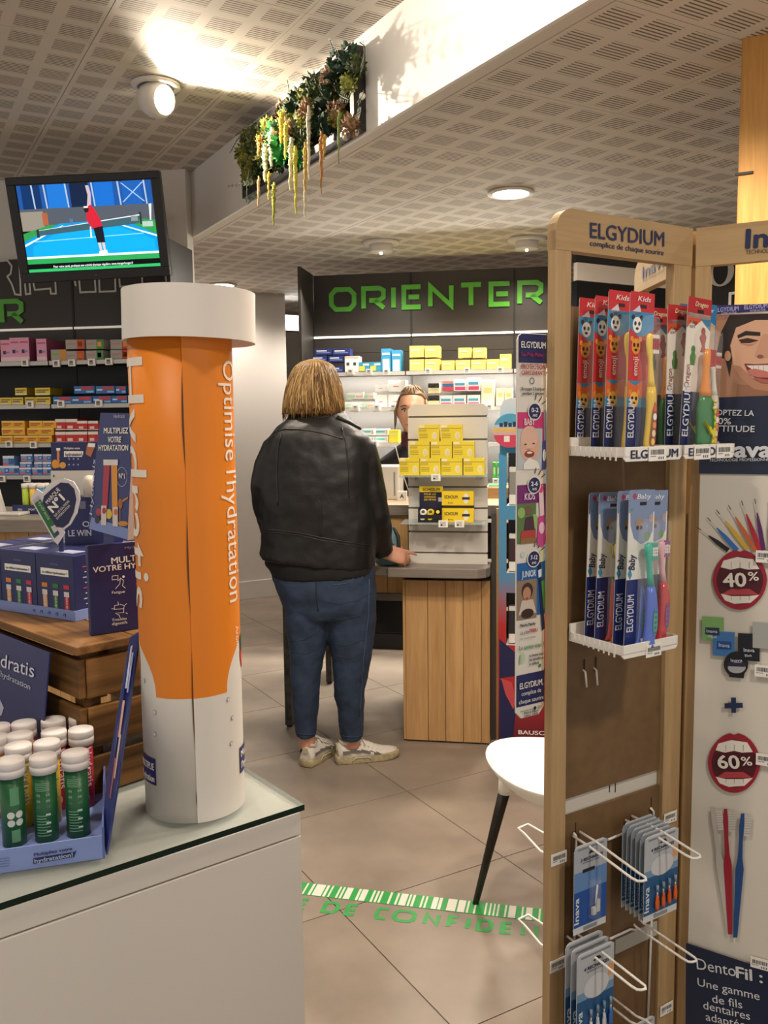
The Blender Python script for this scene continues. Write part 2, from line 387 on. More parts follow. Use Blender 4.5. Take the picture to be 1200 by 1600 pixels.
# ------------------------------------------------------------------ shelving units
BLACK = mat('#37322d', .42); DARK = mat('#0f0e0d', .5); STEEL = mat('#b9b4ae', .35, .6); GREEN = mat('#5fb83f', .22, noise=.02)
ORD = ['first', 'second', 'third', 'fourth', 'fifth', 'sixth', 'seventh', 'eighth', 'ninth', 'tenth', 'eleventh', 'twelfth', 'thirteenth', 'fourteenth', 'fifteenth', 'sixteenth', 'seventeenth', 'eighteenth']
INKW = mat('#f4f1ea', .5); INKD = mat('#2a2a33', .5)
SH = -.28                                             # shelf front edge in unit coordinates
def shelving(M, label, x0, x1, joints, shelves, tags, led, group):
    t = thing('shelving_unit', label, 'shelving', M, group)
    xs = [x0] + joints + [x1]
    for a, b in zip(xs, xs[1:]):
        MB().box((a + .006, 0, 1.9), (b - .006, .02, 2.4), BLACK).build('header_panel', t)
        MB().box((a + .003, 0, .1), (b - .003, .02, 1.897), BLACK if led else DARK).build('back_panel', t)
        MB().box((a + .006, -.012, 1.996), (b - .006, .001, 2.008), mat('#fff6e6', emit=1.6 if led else .25)).build('light_bar', t)
        for z in shelves:
            s = MB().box((a + .004, SH, z - .016), (b - .004, 0, z), mat('#191716', .5)).build('shelf', t)
            MB().box((a + .004, SH - .01, z - .024), (b - .004, SH - .0005, z - .002), STEEL if not led else mat('#d8d4cc', .4)).build('price_rail', s)
    for x in joints:
        MB().box((x - .006, -.004, .1), (x + .006, .01, 2.4), DARK).build('upright', t)
    for x in (x0 - .02, x1):
        if x > 1.2: continue
        MB().box((x, SH - .02, 0), (x + .02, .02, 2.41), mat('#3a3632', .5)).build('end_panel', t, bevel=.002)
    MB().box((x0, SH + .02, 0), (x1, .02, .1), DARK).build('plinth', t)
    for i, (px, py) in enumerate(tags):
        c = P(M, px, py, SH - .012)
        g = MB().box((c.x - .02, SH - .02, c.z - .018), (c.x + .02, SH - .011, c.z + .018), mat('#efece6', .5)); k = random.random()
        g.box((c.x - .013, SH - .0205, c.z - .012), (c.x + .009, SH - .0199, c.z + .012), mat('#8d8a86', .5) if not led else mat('#c9c6c0', .5))
        g.box((c.x - .01, SH - .0208, c.z + .002), (c.x + .005, SH - .0204, c.z + .007), INKD)
        g.build('price_tag', t)
    return t
tl = [(40, 567), (89, 568), (113, 567), (144, 566), (171, 565), (48, 632), (96, 631), (155, 630), (15, 694), (53, 695), (4, 748), (43, 748)]
uL = shelving(ML, 'black shelving unit under the television with a green letter R', P(ML, -190, 500).x, P(ML, 293, 392).x, [P(ML, 115, 500).x - .655, P(ML, 115, 500).x], [.3, .62, .9, P(ML, 43, 742, SH).z, P(ML, 60, 692, SH).z, P(ML, 100, 631, SH).z, P(ML, 100, 563, SH).z], tl, 0, 'black wall shelving units')
to = [(548, 581), (577, 581), (604, 581), (669, 580), (730, 579), (782, 578), (556, 637), (589, 637), (615, 636), (765, 636), (586, 693), (640, 692), (775, 752)]
uO = shelving(MO, 'black shelving unit with illuminated shelves under the green ORIENTER sign', P(MO, 488, 432).x, P(MO, 852, 417).x + .1, [P(MO, 642, 424).x, P(MO, 804, 418).x], [.3, .6, .85, 1.07, P(MO, 590, 692, SH).z, P(MO, 660, 636, SH).z, P(MO, 660, 579, SH).z], to, 1, 'black wall shelving units')
def sign(M, root, s, x0, x1, zb, ht, wd, t, m, gap=None, y0=-.012, y1=-.001, zr=0):
    """letters of wide strokes standing proud of the header, one mesh per letter"""
    n = len(s); adv = (x1 - x0 - wd[-1]) / max(1, n - 1) if not gap else None
    x = x0
    for i, ch in enumerate(s):
        g = MB()
        for quad in stroke_letter(ch, wd[i], ht, t):
            g.prism([(p.x + x, p.y + zb) for p in quad], y0, y1, m)
        g.build('letter', root, fix=True)
        x += wd[i] + gap
a, b = P(MO, 515, 489), P(MO, 845, 482)
wd = [1.05, .95, .2, .8, .95, .9, .85, .95]; W = b.x - a.x; ht = P(MO, 516, 452).z - a.z
sign(MO, uO, 'ORIENTER', a.x, b.x, a.z + .004, ht + .005, [v * W / 7.88 for v in wd], .03, GREEN, gap=W / 7.88 * .19)
a, b = P(ML, 2, 508), P(ML, 40, 507)
sign(ML, uL, 'R', a.x, b.x, a.z, P(ML, 2, 468).z - a.z, [b.x - a.x], .028, GREEN, gap=0)
lam = mat('#d9d6d0', .4)
def outline(pts, root, M, w=.010):
    g = MB(); q = [P(M, x, y) for x, y in pts]
    for quad in stroke2d([(p.x, p.z) for p in q], False, w): g.prism([(p.x, p.y) for p in quad], -.004, -.0005, lam)
    g.build('outline_letter', root, fix=True)
for pts in ([(0, 408), (12, 407), (19, 416), (17, 428), (12, 432), (19, 444), (24, 460), (33, 461), (31, 415)], [(37, 414), (41, 460), (48, 459), (46, 434)], [(51, 434), (55, 453), (79, 451), (80, 459), (88, 459), (86, 425)], [(114, 424), (119, 447)],
            [(123, 424), (126, 457), (150, 456), (148, 425)], [(155, 425), (156, 456), (181, 455), (180, 425)], [(186, 425), (188, 448), (202, 448)], [(222, 424), (223, 445)], [(258, 423), (260, 440)]): outline(pts, uL, ML)
# lamps built into the ORIENTER unit
for x in (-.35, .3, .82):
    for z, e in ((2.0, 9.0), (P(MO, 660, 579, SH).z - .03, 9), (P(MO, 660, 636, SH).z - .03, 8), (P(MO, 660, 692, SH).z - .03, 6.0)):
        l = bpy.data.lights.new('shelf_strip', 'AREA'); l.shape = 'RECTANGLE'; l.size = .55; l.size_y = .02; l.energy = e; l.color = (1, .93, .82)
        o = bpy.data.objects.new('shelf_strip', l); COL.objects.link(o)
        yy = -.33 if z > 1.9 else SH + .02
        if z > 1.9: z = 2.3
        o.matrix_world = MO @ Matrix.Translation((x, yy, z)) @ Matrix.Rotation(radians(-32 if z > 1.9 else 25), 4, 'X')

# ------------------------------------------------------------------ cartons on the shelves
_carton = {}
def cartons(M, zs, unit, shelf, desc, rects, base, prints=(), dep=.13, sidec=None, cat='box', name='medicine_box', d=SH + .015, group=None, layer=None):
    """pixel rectangles of box fronts on the plane y=d -> one real box each; prints are fractions of the front"""
    z0s = sorted({r[3] for r in rects}, reverse=True)
    key0 = 0
    for i, (x0, y0, x1, y1) in enumerate(rects):
        A, B = P(M, x0, y1, d), P(M, x1, y0, d)
        wdt, hgt = B.x - A.x - .0012, B.z - A.z
        if layer is not None or True:
            zb = A.z
        zc = zs
        if abs(zb - zs) < .02: zb = zs
        k = (round(wdt, 2), round(hgt, 2), base, prints, dep)
        if k not in _carton:
            g = MB(); w2, h2 = k[0] - .001, k[1] - .0005
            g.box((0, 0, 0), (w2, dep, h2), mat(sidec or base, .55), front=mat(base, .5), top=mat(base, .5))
            for a, bq, c, e, col in prints:
                g.poly([(a * w2, -.0007, bq * h2), (c * w2, -.0007, bq * h2), (c * w2, -.0007, e * h2), (a * w2, -.0007, e * h2)], mat(col, .5))
            _carton[k] = g.mesh(name)
        o = bpy.data.objects.new(name, _carton[k]); COL.objects.link(o)
        o.matrix_world = M @ Matrix.Translation((A.x, d, max(zb, zs)))
        row = [r for r in rects if abs(r[3] - y1) < 6]; row.sort()
        lay = sorted({min(q[3] for q in rects if abs(q[3] - r[3]) < 6) for r in rects}, reverse=True)
        nl = len(lay); li = min(range(nl), key=lambda q: abs(lay[q] - y1))
        lname = '' if nl == 1 else (['lower', 'upper'][li] if nl == 2 else ['bottom', 'middle', 'top'][li]) + ' row, '
        pos = ORD[row.index((x0, y0, x1, y1))] + ' from left'
        tag(o, f'{desc}, {lname}{pos}, {shelf} shelf, {unit}'.replace(' from left', ' from left'), cat, group or f'{desc} cartons on the {shelf} shelf of {unit}')
zL = [P(ML, 100, 563, SH).z, P(ML, 100, 631, SH).z, P(ML, 60, 692, SH).z, P(ML, 43, 742, SH).z]
zO = [P(MO, 660, 579, SH).z, P(MO, 660, 636, SH).z, P(MO, 590, 692, SH).z, 1.07]
U1, U2 = 'left unit', 'ORIENTER unit'
pk = (('.1'), )
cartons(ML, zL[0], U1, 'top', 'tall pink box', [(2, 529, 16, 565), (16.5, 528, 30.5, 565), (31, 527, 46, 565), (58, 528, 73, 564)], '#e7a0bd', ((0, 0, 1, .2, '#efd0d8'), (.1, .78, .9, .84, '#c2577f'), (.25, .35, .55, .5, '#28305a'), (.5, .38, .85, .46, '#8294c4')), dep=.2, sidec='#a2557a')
cartons(ML, zL[0], U1, 'top', 'grey box with orange end', [(80, 546, 103, 563)], '#a8a398', ((.62, 0, 1, 1, '#d8912f'), (.08, .5, .5, .7, '#8fae5a')), dep=.08)
for xs, c, dsc in (((103, 133), '#d0502f', 'grey box with orange-red end'), ((135, 163), '#4c8f4a', 'grey box with green end'), ((173, 204), '#c33a35', 'pale grey box with red end')):
    cartons(ML, zL[0], U1, 'top', dsc, [(xs[0], 530, xs[1], 545.5), (xs[0], 546, xs[1], 562)], '#a9a69f', ((.6, 0, 1, 1, c), (.66, .25, .88, .75, '#f0a63a'), (.08, .45, .5, .62, '#c5857f')), dep=.12)
Y1 = ((.08, .62, .92, .76, '#6a5a32'), (.08, .35, .7, .5, '#4b5aa0'), (0, 0, 1, .2, '#f2e9a0'))
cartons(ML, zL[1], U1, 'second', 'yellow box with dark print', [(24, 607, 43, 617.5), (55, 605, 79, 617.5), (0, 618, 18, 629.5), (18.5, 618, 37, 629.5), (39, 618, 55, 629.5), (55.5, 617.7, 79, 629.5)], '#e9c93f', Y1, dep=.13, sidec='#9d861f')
B1 = ((.35, .5, .95, .92, '#c6414a'), (.05, .4, .35, .6, '#dfe9f4'), (.6, .1, .95, .35, '#8fc0e8'))
cartons(ML, zL[1], U1, 'second', 'blue box with red print', [(116, 602, 147, 615), (150, 602, 180, 615), (181, 602, 198, 615), (83, 617, 111, 628.5), (112, 615.5, 143, 628.5), (145, 615.5, 174, 628.5), (175, 615.5, 198, 628.5)], '#2f6fb5', B1, dep=.1)
O1 = ((.08, .5, .8, .68, '#c45a28'), (.08, .3, .6, .4, '#8a6a2a'), (0, .82, 1, 1, '#f4d679'))
cartons(ML, zL[2], U1, 'third', 'orange yellow box', [(3, 658, 20.5, 669), (21, 658, 38, 669), (46, 658, 67, 669), (67.5, 658, 87, 669), (3, 669.5, 20.5, 680), (21, 669.5, 38, 680), (43, 669.5, 63, 680), (63.5, 669.5, 83, 680), (0, 680.5, 21, 692), (21.5, 680.5, 41, 692), (42, 680.5, 60, 692), (60.5, 680.5, 81, 692)], '#ecb030', O1, dep=.12)
R1 = ((0, .72, 1, 1, '#f2e7df'), (.15, .15, .6, .4, '#f2d6cf'), (0, 0, 1, .08, '#f2e7df'))
cartons(ML, zL[2], U1, 'third', 'red and white box', [(87, 655, 102.5, 672), (103, 655, 120, 672), (121, 656, 137, 672), (138, 656, 153, 672), (87, 672.5, 102.5, 690), (103, 672.5, 120, 690), (121, 673, 137, 690), (138, 673, 153, 690)], '#c6302f', R1, dep=.12)
W1 = ((0, .1, .5, .35, '#d46a86'), (.5, .2, 1, .75, '#2f6db8'), (0, .75, 1, 1, '#e8eef6'), (.62, .35, .85, .6, '#cfe4f8'))
cartons(ML, zL[3], U1, 'fourth', 'blue and white box', [(5, 713, 22, 729), (33, 710, 51, 721), (54, 710, 67, 721), (67.5, 710, 80, 721), (32, 721.5, 50, 733), (54, 721.5, 67, 733), (67.5, 721.5, 80, 733), (0, 730, 14.5, 744), (15, 730, 30, 744), (31, 733.5, 50, 744), (51, 733.5, 67, 744), (67.5, 733.5, 80, 744)], '#7fa3d6', W1, dep=.1)
# ORIENTER unit
N1 = ((.1, .55, .7, .72, '#e8eaf4'), (.1, .25, .9, .45, '#6d7fc0'))
cartons(MO, zO[0], U2, 'top', 'navy blue box', [(492, 545, 519, 555), (520, 544, 548, 555), (487, 556, 512, 566), (513, 556, 538, 566), (487, 566.5, 512, 578), (513, 566.5, 538, 578)], '#26316f', N1, dep=.1)
cartons(MO, zO[0], U2, 'top', 'white box with two small dark squares', [(539, 552, 560, 578)], '#efede6', ((.12, .42, .32, .6, '#3a3f5c'), (.6, .42, .8, .6, '#3a3f5c'), (0, .9, 1, 1, '#d6d0c0')), dep=.1)
cartons(MO, zO[0], U2, 'top', 'teal box with a yellow circle', [(560.5, 562, 577, 577.5), (578, 562, 595, 577.5)], '#3f97b4', ((.05, .1, .55, .6, '#f0d24a'), (.4, .65, .95, .85, '#dff0f4')), dep=.08)
cartons(MO, zO[0], U2, 'top', 'tall sky blue box with pale oval', [(596, 542, 611.5, 577), (612, 542, 628, 577)], '#3f9fd0', ((.15, .0, .85, .55, '#d6ecf4'), (.1, .72, .9, .82, '#e6f2f6')), dep=.1)
PY = ((.1, .55, .7, .72, '#f6ecc0'), (0, 0, 1, .1, '#f3e08a'))
cartons(MO, zO[0], U2, 'top', 'pale yellow box', [(640, 541, 663, 558.5), (664, 541, 686, 558.5), (716, 543, 738, 559), (739, 543, 760, 559), (640, 559, 663, 576.5), (664, 559, 686, 576.5), (690, 560, 711, 576.5), (712, 560, 735, 576.5), (736, 560, 759, 576.5), (760, 560, 780, 576), (781, 551, 800, 576)], '#eed876', PY, dep=.12)
cartons(MO, zO[1], U2, 'second', 'white box with pale green print', [(541, 612, 568, 623.5), (569, 612, 584, 623.5), (536, 624, 560, 634), (561, 624, 585, 634)], '#e6e8e0', ((0, .1, .5, .6, '#a9cdb4'), (.55, .2, .95, .5, '#d8a79a')), dep=.12)
cartons(MO, zO[1], U2, 'second', 'plain white box', [(586, 612, 605.5, 633), (606.5, 594, 633, 612), (586, 601, 605, 611.5), (606.5, 612.5, 633, 633)], '#f3f1ec', ((.3, .4, .6, .5, '#c9918f'),), dep=.12)
cartons(MO, zO[1], U2, 'second', 'black and yellow box', [(669, 599, 686, 614.5), (669, 615, 686, 632)], '#f0e3b0', ((0, .55, 1, 1, '#2a2624'), (.15, .6, .85, .75, '#e8c94a')), dep=.1)
PT = ((.1, .08, .9, .36, '#dd4a78'), (.1, .48, .85, .7, '#4aa3c0'))
cartons(MO, zO[1], U2, 'second', 'white box with pink and teal bands', [(709, 592, 729.5, 611), (730, 591, 751, 611), (687, 613, 707.5, 631), (708, 612, 729.5, 631), (730, 612, 751, 631)], '#f1eeea', PT, dep=.12)
cartons(MO, zO[1], U2, 'second', 'blue and red box', [(691, 594, 708, 611)], '#e8e4de', ((0, 0, 1, .4, '#d2414e'), (0, .42, 1, .75, '#3c6f9e'), (0, .8, 1, 1, '#d97a6a')), dep=.1)
cartons(MO, zO[1], U2, 'second', 'cream box with faint yellow print', [(752, 589, 774, 632), (775, 603, 788, 632), (788.5, 603, 801, 632)], '#f2eed6', ((.2, .5, .8, .7, '#ece08e'),), dep=.12)
TE = ((.05, .45, .75, .7, '#5fc0c6'), (.8, .2, .95, .8, '#e8b9a6'))
cartons(MO, zO[2], U2, 'third', 'white and turquoise box', [(565, 670, 586, 680.3), (587, 670, 607, 680.3), (565, 681, 586, 690), (587, 681, 607, 690)], '#dfeee8', TE, dep=.1)
cartons(MO, zO[2], U2, 'third', 'bright yellow box', [(608, 669, 624, 690)], '#f2dc3a', ((.1, .6, .9, .8, '#e9ef7a'),), dep=.1)
cartons(MO, zO[2], U2, 'third', 'white box with blue corner', [(536, 669, 550, 690), (551, 672, 564, 690)], '#e8ecec', ((0, .5, .4, 1, '#4a86c0'),), dep=.1)
cartons(MO, 1.07, U2, 'fourth', 'bright green box', [(770, 722, 776, 748), (776.5, 722, 783, 748)], '#3fae3e', ((.2, .3, .8, .7, '#bfe8a0'),), dep=.06)

# ================================================================== TELEVISION
TVM = frame((-1.4239, 4.3936, 2.416), 2.65, 10.5, -2.7)
PLAST = mat('#17171a', .35)
t = thing('television', 'black flat television hanging tilted near the ceiling showing a tennis player serving', 'television', TVM)
TW, TH = .322, .2013
g = MB(); g.prism([(-TW - .048, -TH - .05), (TW + .045, -TH - .05), (TW + .045, TH + .04), (-TW - .048, TH + .04)], -.004, .05, PLAST); g.build('casing', t, bevel=.004)
for a in (((-TW - .046, -.012, TH + .004), (TW + .043, -.003, TH + .038)), ((-TW - .046, -.012, -TH - .048), (TW + .043, -.003, -TH - .004)), ((-TW - .046, -.012, -TH - .004), (-TW - .004, -.003, TH + .004)), ((TW + .004, -.012, -TH - .004), (TW + .043, -.003, TH + .004))):
    MB().box(a[0], a[1], PLAST).build('bezel', t, bevel=.002)
EM = 1.0
def em(h, k=None): return mat(h, .4, emit=k or EM, spec=.1)
def sx(u, v): return (-TW + u * 2 * TW, TH - v * 2 * TH)
g = MB(); D0 = [-.0046]
def sp(pts, h):
    D0[0] -= .0001
    g.poly([(sx(u, v)[0], D0[0], sx(u, v)[1]) for u, v in pts], em(h))
def srect(u0, v0, u1, v1, h): sp([(u0, v1), (u1, v1), (u1, v0), (u0, v0)], h)
srect(0, 0, 1, 1, '#101018')
srect(0, 0, 1, .30, '#1d4f96')
for u, h in ((.03, '#12305f'), (.22, '#1f6ec4'), (.39, '#14233f'), (.57, '#1a66c0'), (.78, '#1c59a8')): srect(u, 0, u + .14, .27, h)
for u in (.11, .2, .36, .555, .75, .945): sp([(u + .004, .3), (u + .014, .3), (u + .006, 0), (u - .006, 0)], '#9fb4cc')
for a, b in ((.77, .93), (.93, .77)): sp([(a, .24), (a + .012, .24), (b + .012, .02), (b, .02)], '#8fb0d8')
srect(0, .27, 1, .50, '#4e5560'); srect(0, .3, .17, .52, '#8a8478'); srect(.16, .32, .2, .46, '#a35a3a')
sp([(0, .82), (1, .82), (1, .46), (.92, .44), (.2, .46), (0, .55)], '#2f8f48')
sp([(0, .84), (1, .84), (1, .62), (.74, .43), (.28, .45), (0, .64)], '#0f8fd0')
sp([(.05, .82), (.98, .84), (.98, .68), (.68, .49), (.34, .49), (.06, .7)], '#10a0e0')
sp([(0, .7), (0, .675), (.3, .47), (.31, .47)], '#cfe8f0'); sp([(.66, .46), (.67, .455), (1, .63), (1, .65)], '#d8eef4')
sp([(.08, .64), (.9, .6), (.9, .61), (.08, .65)], '#7fc8e8')
sp([(.1, .53), (.1, .52), (.9, .385), (.9, .4)], '#e8eef2'); sp([(.1, .6), (.12, .6), (.12, .5), (.1, .51)], '#2a3038'); sp([(.885, .5), (.9, .5), (.9, .36), (.885, .36)], '#2a3038')
sp([(.12, .58), (.88, .49), (.88, .4), (.12, .52)], '#3a5a66')
sp([(.96, .46), (.97, .46), (.985, .27), (.965, .27)], '#cfd8dc'); srect(.9, .47, .98, .53, '#a8b8b8'); srect(.82, .4, .87, .46, '#7d8a8a')
srect(.36, .4, .385, .47, '#4a6ea0')
srect(0, .82, 1, .845, '#dfeef2'); srect(0, .845, 1, .92, '#2a9a50'); srect(0, .905, 1, .965, '#0c0c10'); srect(0, .965, 1, 1.0, '#2fae62')
# serving player
sp([(.5, .30), (.535, .28), (.545, .12), (.535, .03), (.51, .03), (.52, .14)], '#b9a8b0')
sp([(.49, .36), (.5, .28), (.53, .25), (.555, .3), (.59, .42), (.6, .5), (.53, .53), (.49, .44)], '#c22336')
sp([(.475, .3), (.49, .26), (.515, .29), (.51, .33), (.485, .34)], '#2a1c20'); srect(.478, .265, .51, .285, '#e0d8d8')
sp([(.53, .52), (.6, .5), (.605, .69), (.545, .69)], '#1a1a26')
sp([(.55, .69), (.57, .69), (.575, .82), (.56, .82)], '#d9b8b0'); sp([(.58, .69), (.6, .69), (.6, .81), (.588, .81)], '#d9b8b0'); sp([(.55, .79), (.61, .78), (.615, .83), (.55, .835)], '#e8e4e4')
sp([(.505, .5), (.515, .5), (.51, .63), (.5, .63)], '#e4e4ea')
g.build('screen', t)
a = sx(.19, .957); txt(t, 'Pour votre santé, pratiquez une activité physique régulière. www.mangerbouger.fr', a[0], a[1], .0115, em('#e8e8ec'), w=.39, y=-.009, bold=1)
txt(t, 'LG', .0, -TH - .03, .008, mat('#777777', .3, .6), y=-.0125, align='C')
br = RM @ V((1.612, P(RM @ Matrix.Rotation(radians(-90), 4, 'Z'), 268, 345, 1.612).x * -1, 0))
bw = frame(V((br.x, br.y, WY(268, 345, br.y).z)), RA - 90)
ml = TVM.inverted() @ bw
MB().box((-.045, -.018, -.075), (.045, .004, .075), PLAST).build('wall_plate', t, M=ml, bevel=.004)
q = ml @ V((0, -.015, 0))
MB().tube([q, (q.x * .5 + .1, .12, q.z * .5), (.05, .09, 0)], .014, PLAST).build('arm', t)
MB().box((-.1, .05, -.1), (.1, .07, .1), PLAST).build('mounting_plate', t)

# ================================================================== PHARMACY COUNTER
OAK = wood('#a98052', '#c9a06c', 'Z', .5); OAKX = wood('#a98052', '#c9a06c', 'X', .5)
LAM = wood('#6f675e', '#8a8076', 'X', .35, vary=.02, bump=.05); GREYM = mat('#6d675f', .45)
MC = frame(WZ(635, 1158), CA)
WD = P(MC, 766, 1000).x
t = thing('pharmacy_counter', 'oak plank pharmacy counter with grey wood ledge where the customer stands', 'counter', MC)
xs = [0] + [P(MC, x, 1000).x for x in (668.5, 696, 724, 752)] + [WD]
for a, b in zip(xs, xs[1:]): MB().box((a + .001, 0, .008), (b - .001, .02, .745), OAK).build('plank', t, bevel=.0015)
MB().box((.004, .012, .012), (WD - .002, .45, .74), mat('#4a3a28', .7)).build('carcass', t)
MB().box((-.012, .004, .008), (0, .45, .745), OAK).build('side_plank', t, bevel=.001)
MB().box((WD + .001, .07, .0), (WD + .022, .75, 1.04), mat('#57524c', .4, .3)).build('edge_strip', t)
MB().box((WD + .023, .075, .0), (WD + .05, .8, 1.06), OAK).build('end_panel', t)
zl = P(MC, 700, 904, -.11).z
c = [(-.06, .1), (-.06, -.11), (WD - .09, -.11), (WD - .05, -.105), (WD - .015, -.085), (WD + .0, -.045), (WD + .0, .1)]
g = MB(); k = [(x, y, z) for z in (zl, zl + .042) for x, y in c]; n = len(c)
g.add(k, [list(range(n))[::-1], list(range(n, 2 * n))] + [[i, (i + 1) % n, n + (i + 1) % n, n + i] for i in range(n)], LAM)
g.build('ledge', t, bevel=.004, fix=True)
MB().box((-.3, -.08, zl + .004), (-.06, .1, zl + .04), LAM).build('ledge_extension', t)
ztop = P(MC, 620, 788, .12).z
MB().box((-.6, .1, ztop - .05), (WD + .05, .75, ztop), LAM, top=mat('#b9a486', .4)).build('counter_top', t, bevel=.003)
for i in range(5):
    a = -.5 + i * .1
    MB().box((a + .001, .125, .66), (a + .099, .14, ztop - .052), OAK).build('apron_plank', t)
MB().box((-.5, .14, .655), (0, .3, .665), mat('#2a2724')).build('apron_bottom', t)
MB().box((-.4, .16, .615), (-.012, .55, .65), mat('#8f8a83', .35, .5)).build('drawer_rail', t)
MB().box((-.4, .17, .46), (-.012, .6, .612), mat('#1b1a1a', .4)).build('drawer', t, bevel=.003)
LEAF = mat('#332f2a', .5, noise=.9, nscale=26)
for (px, py) in ((451, 1137), (514, 1069)):
    q = MC.inverted() @ WZ(px, py)
    MB().box((q.x - .016, q.y, .012), (q.x + .016, q.y + .3, ztop - .052), LEAF).build('leaf_patterned_panel', t)
    MB().box((q.x - .012, q.y + .01, 0), (q.x + .012, q.y + .29, .012), DARK).build('foot', t)
# white printer and small things on the counter top
t = thing('ticket_printer', 'white boxy device standing on the counter behind the slatted display', 'printer', MC @ Matrix.Translation((-.1, .35, ztop)))
a, b = P(MC, 604, 785, .35), P(MC, 623, 728, .35)
MB().box((a.x + .1 - .06, 0, 0), (b.x + .1, .16, b.z - ztop), mat('#d9d5cd', .4)).build('body', t, bevel=.006)
MB().box((b.x + .1 - .025, -.002, .02), (b.x + .1 - .018, .001, b.z - ztop - .03), mat('#8b8780')).build('slot', t)
t = thing('small_bottle_box', 'small white box with black letter A beside the white device', 'box', MC @ Matrix.Translation((P(MC, 628, 785, .3).x, .3, ztop)))
MB().box((-.022, 0, 0), (.022, .03, .045), mat('#e8e4dc')).build('box', t); txt(t, 'A', 0, .012, .022, INKD, align='C', bold=1)
t = thing('leaflet_holder', 'wooden leaflet box with green and white papers on the counter end', 'holder', MC @ Matrix.Translation((WD + .0, .45, ztop)))
MB().box((-.06, 0, 0), (.07, .2, .05), OAKX).build('box', t); MB().box((-.05, .02, .05), (.05, .15, .056), mat('#e8e6e0')).build('papers', t); MB().box((-.03, .03, .056), (.04, .14, .061), mat('#4fb04a')).build('green_leaflet', t)

# slatted display panel on the ledge
DY = .02
zled = zl + .042
t = thing('slatwall_display', 'white slatted display panel with two glass shelves standing on the ledge', 'display', MC @ Matrix.Translation((0, DY, zled)))
MS = MC @ Matrix.Translation((0, DY, zled))
SL = mat('#d6d1c8', .45)
ys = [884, 864, 831, 794, 761, 687, 651, 631]
x0, x1 = P(MS, 638, 750).x, P(MS, 762, 750).x
for i, (ya, yb) in enumerate(zip(ys, ys[1:])):
    za, zb = P(MS, 700, ya).z + .004, P(MS, 700, yb).z - .004
    if i == 0: za = 0
    if i == len(ys) - 2:
        MB().prism([(x0, za), (x1, za), (x1, zb - .015), (x1 - .02, zb + .004), (x0 + .028, zb + .004), (x0, zb - .018)], 0, .016, SL).build('slat', t, bevel=.001)
    else: MB().box((x0, 0, za), (x1, .016, zb), SL).build('slat', t, bevel=.001)
MB().box((x0 + .004, .012, 0), (x1 - .004, .02, P(MS, 700, 640).z), mat('#8d887f', .5)).build('core', t)
GLASS = mat('#cfdedb', .08, trans=0, alpha=.35, spec=.6)
zsh = []
for py, xa, xb in ((743, 623, 760), (817, 626, 758)):
    z = P(MS, 690, py, -.13).z; zsh.append(z)
    MB().box((P(MS, xa, py, -.13).x, -.13, z - .008), (P(MS, xb, py, -.13).x, -.001, z), GLASS).build('glass_shelf', t, bevel=.001)
    for x in (x0 + .03, x1 - .035):
        MB().box((x - .012, -.09, z - .02), (x + .012, 0, z - .0085), mat('#9a968f', .3, .7)).build('shelf_bracket', t)
for px, py, sh in ((681, 746, 0), (692.5, 818.5, 1), (718, 818.5, 1)):
    c = P(MS, px, py, -.136)
    MB().box((c.x - .02, -.137, c.z - .015), (c.x + .02, -.131, c.z + .015), mat('#f0eee8')).box((c.x - .013, -.1375, c.z - .01), (c.x + .011, -.1371, c.z + .01), mat('#c4c1ba')).box((c.x - .011, -.138, c.z - .008), (c.x - .003, -.1376, c.z - .002), INKD).build('price_tag', t)
YB = '#ead336'
def ybox(x0, y0, x1, y1, lab, z):
    A, B = P(MS, x0, y1, -.1), P(MS, x1, y0, -.1)
    w, h = B.x - A.x - .002, B.z - A.z
    o = thing('foot_care_box', lab, 'box', MS @ Matrix.Translation((A.x, -.1, z)), 'yellow cartons on the upper glass shelf')
    MB().box((0, 0, 0), (w, .045, h - .0005), mat(YB, .45)).build('carton', o)
    q = lambda a, b, c, d, m: MB().poly([(a * w, -.0006, b * h), (c * w, -.0006, b * h), (c * w, -.0006, d * h), (a * w, -.0006, d * h)], m)
    pr = q(.02, .82, .3, .97, mat('#efe7b8')); pr.poly([(.02 * w, -.0006, .6 * h), (.4 * w, -.0006, .6 * h), (.4 * w, -.0006, .72 * h), (.02 * w, -.0006, .72 * h)], mat('#cdb23a'))
    for k in range(3): pr.poly([(.05 * w, -.0006, (.22 + .1 * k) * h), (.45 * w, -.0006, (.22 + .1 * k) * h), (.45 * w, -.0006, (.26 + .1 * k) * h), (.05 * w, -.0006, (.26 + .1 * k) * h)], mat('#a8922e'))
    pr.poly([((.78 + .13 * cos(a)) * w, -.0006, (.35 + .24 * sin(a)) * h) for a in [i * pi / 8 for i in range(16)]], mat('#f0e08a'))
    pr.poly([((.8 + .06 * cos(a)) * w, -.0009, (.33 + .16 * sin(a)) * h) for a in [i * pi / 6 for i in range(12)]], mat('#d9d4c0'))
    pr.poly([(.02 * w, -.0006, .76 * h), (.97 * w, -.0006, .76 * h), (.97 * w, -.0006, .79 * h), (.02 * w, -.0006, .79 * h)], mat('#8f7d2a'))
    pr.build('print', o)
hb = P(MS, 700, 714.5, -.1).z - P(MS, 700, 741, -.1).z
hb -= .001
for lv, (row, nm) in enumerate(((((624, 656), (656.5, 689), (689.5, 723), (724.5, 758)), 'bottom row'), (((640, 672), (673.5, 707), (708, 742)), 'middle row'), (((654, 687), (689, 723)), 'top row'))):
    for i, (a, b) in enumerate(row): ybox(a, 714.5, b, 741, f'yellow carton, {ORD[i]} from left in {nm} of pyramid on the slatted display', zsh[0] + lv * hb)
    if not lv: hh = hb
SY = mat('#f0cf22', .4)
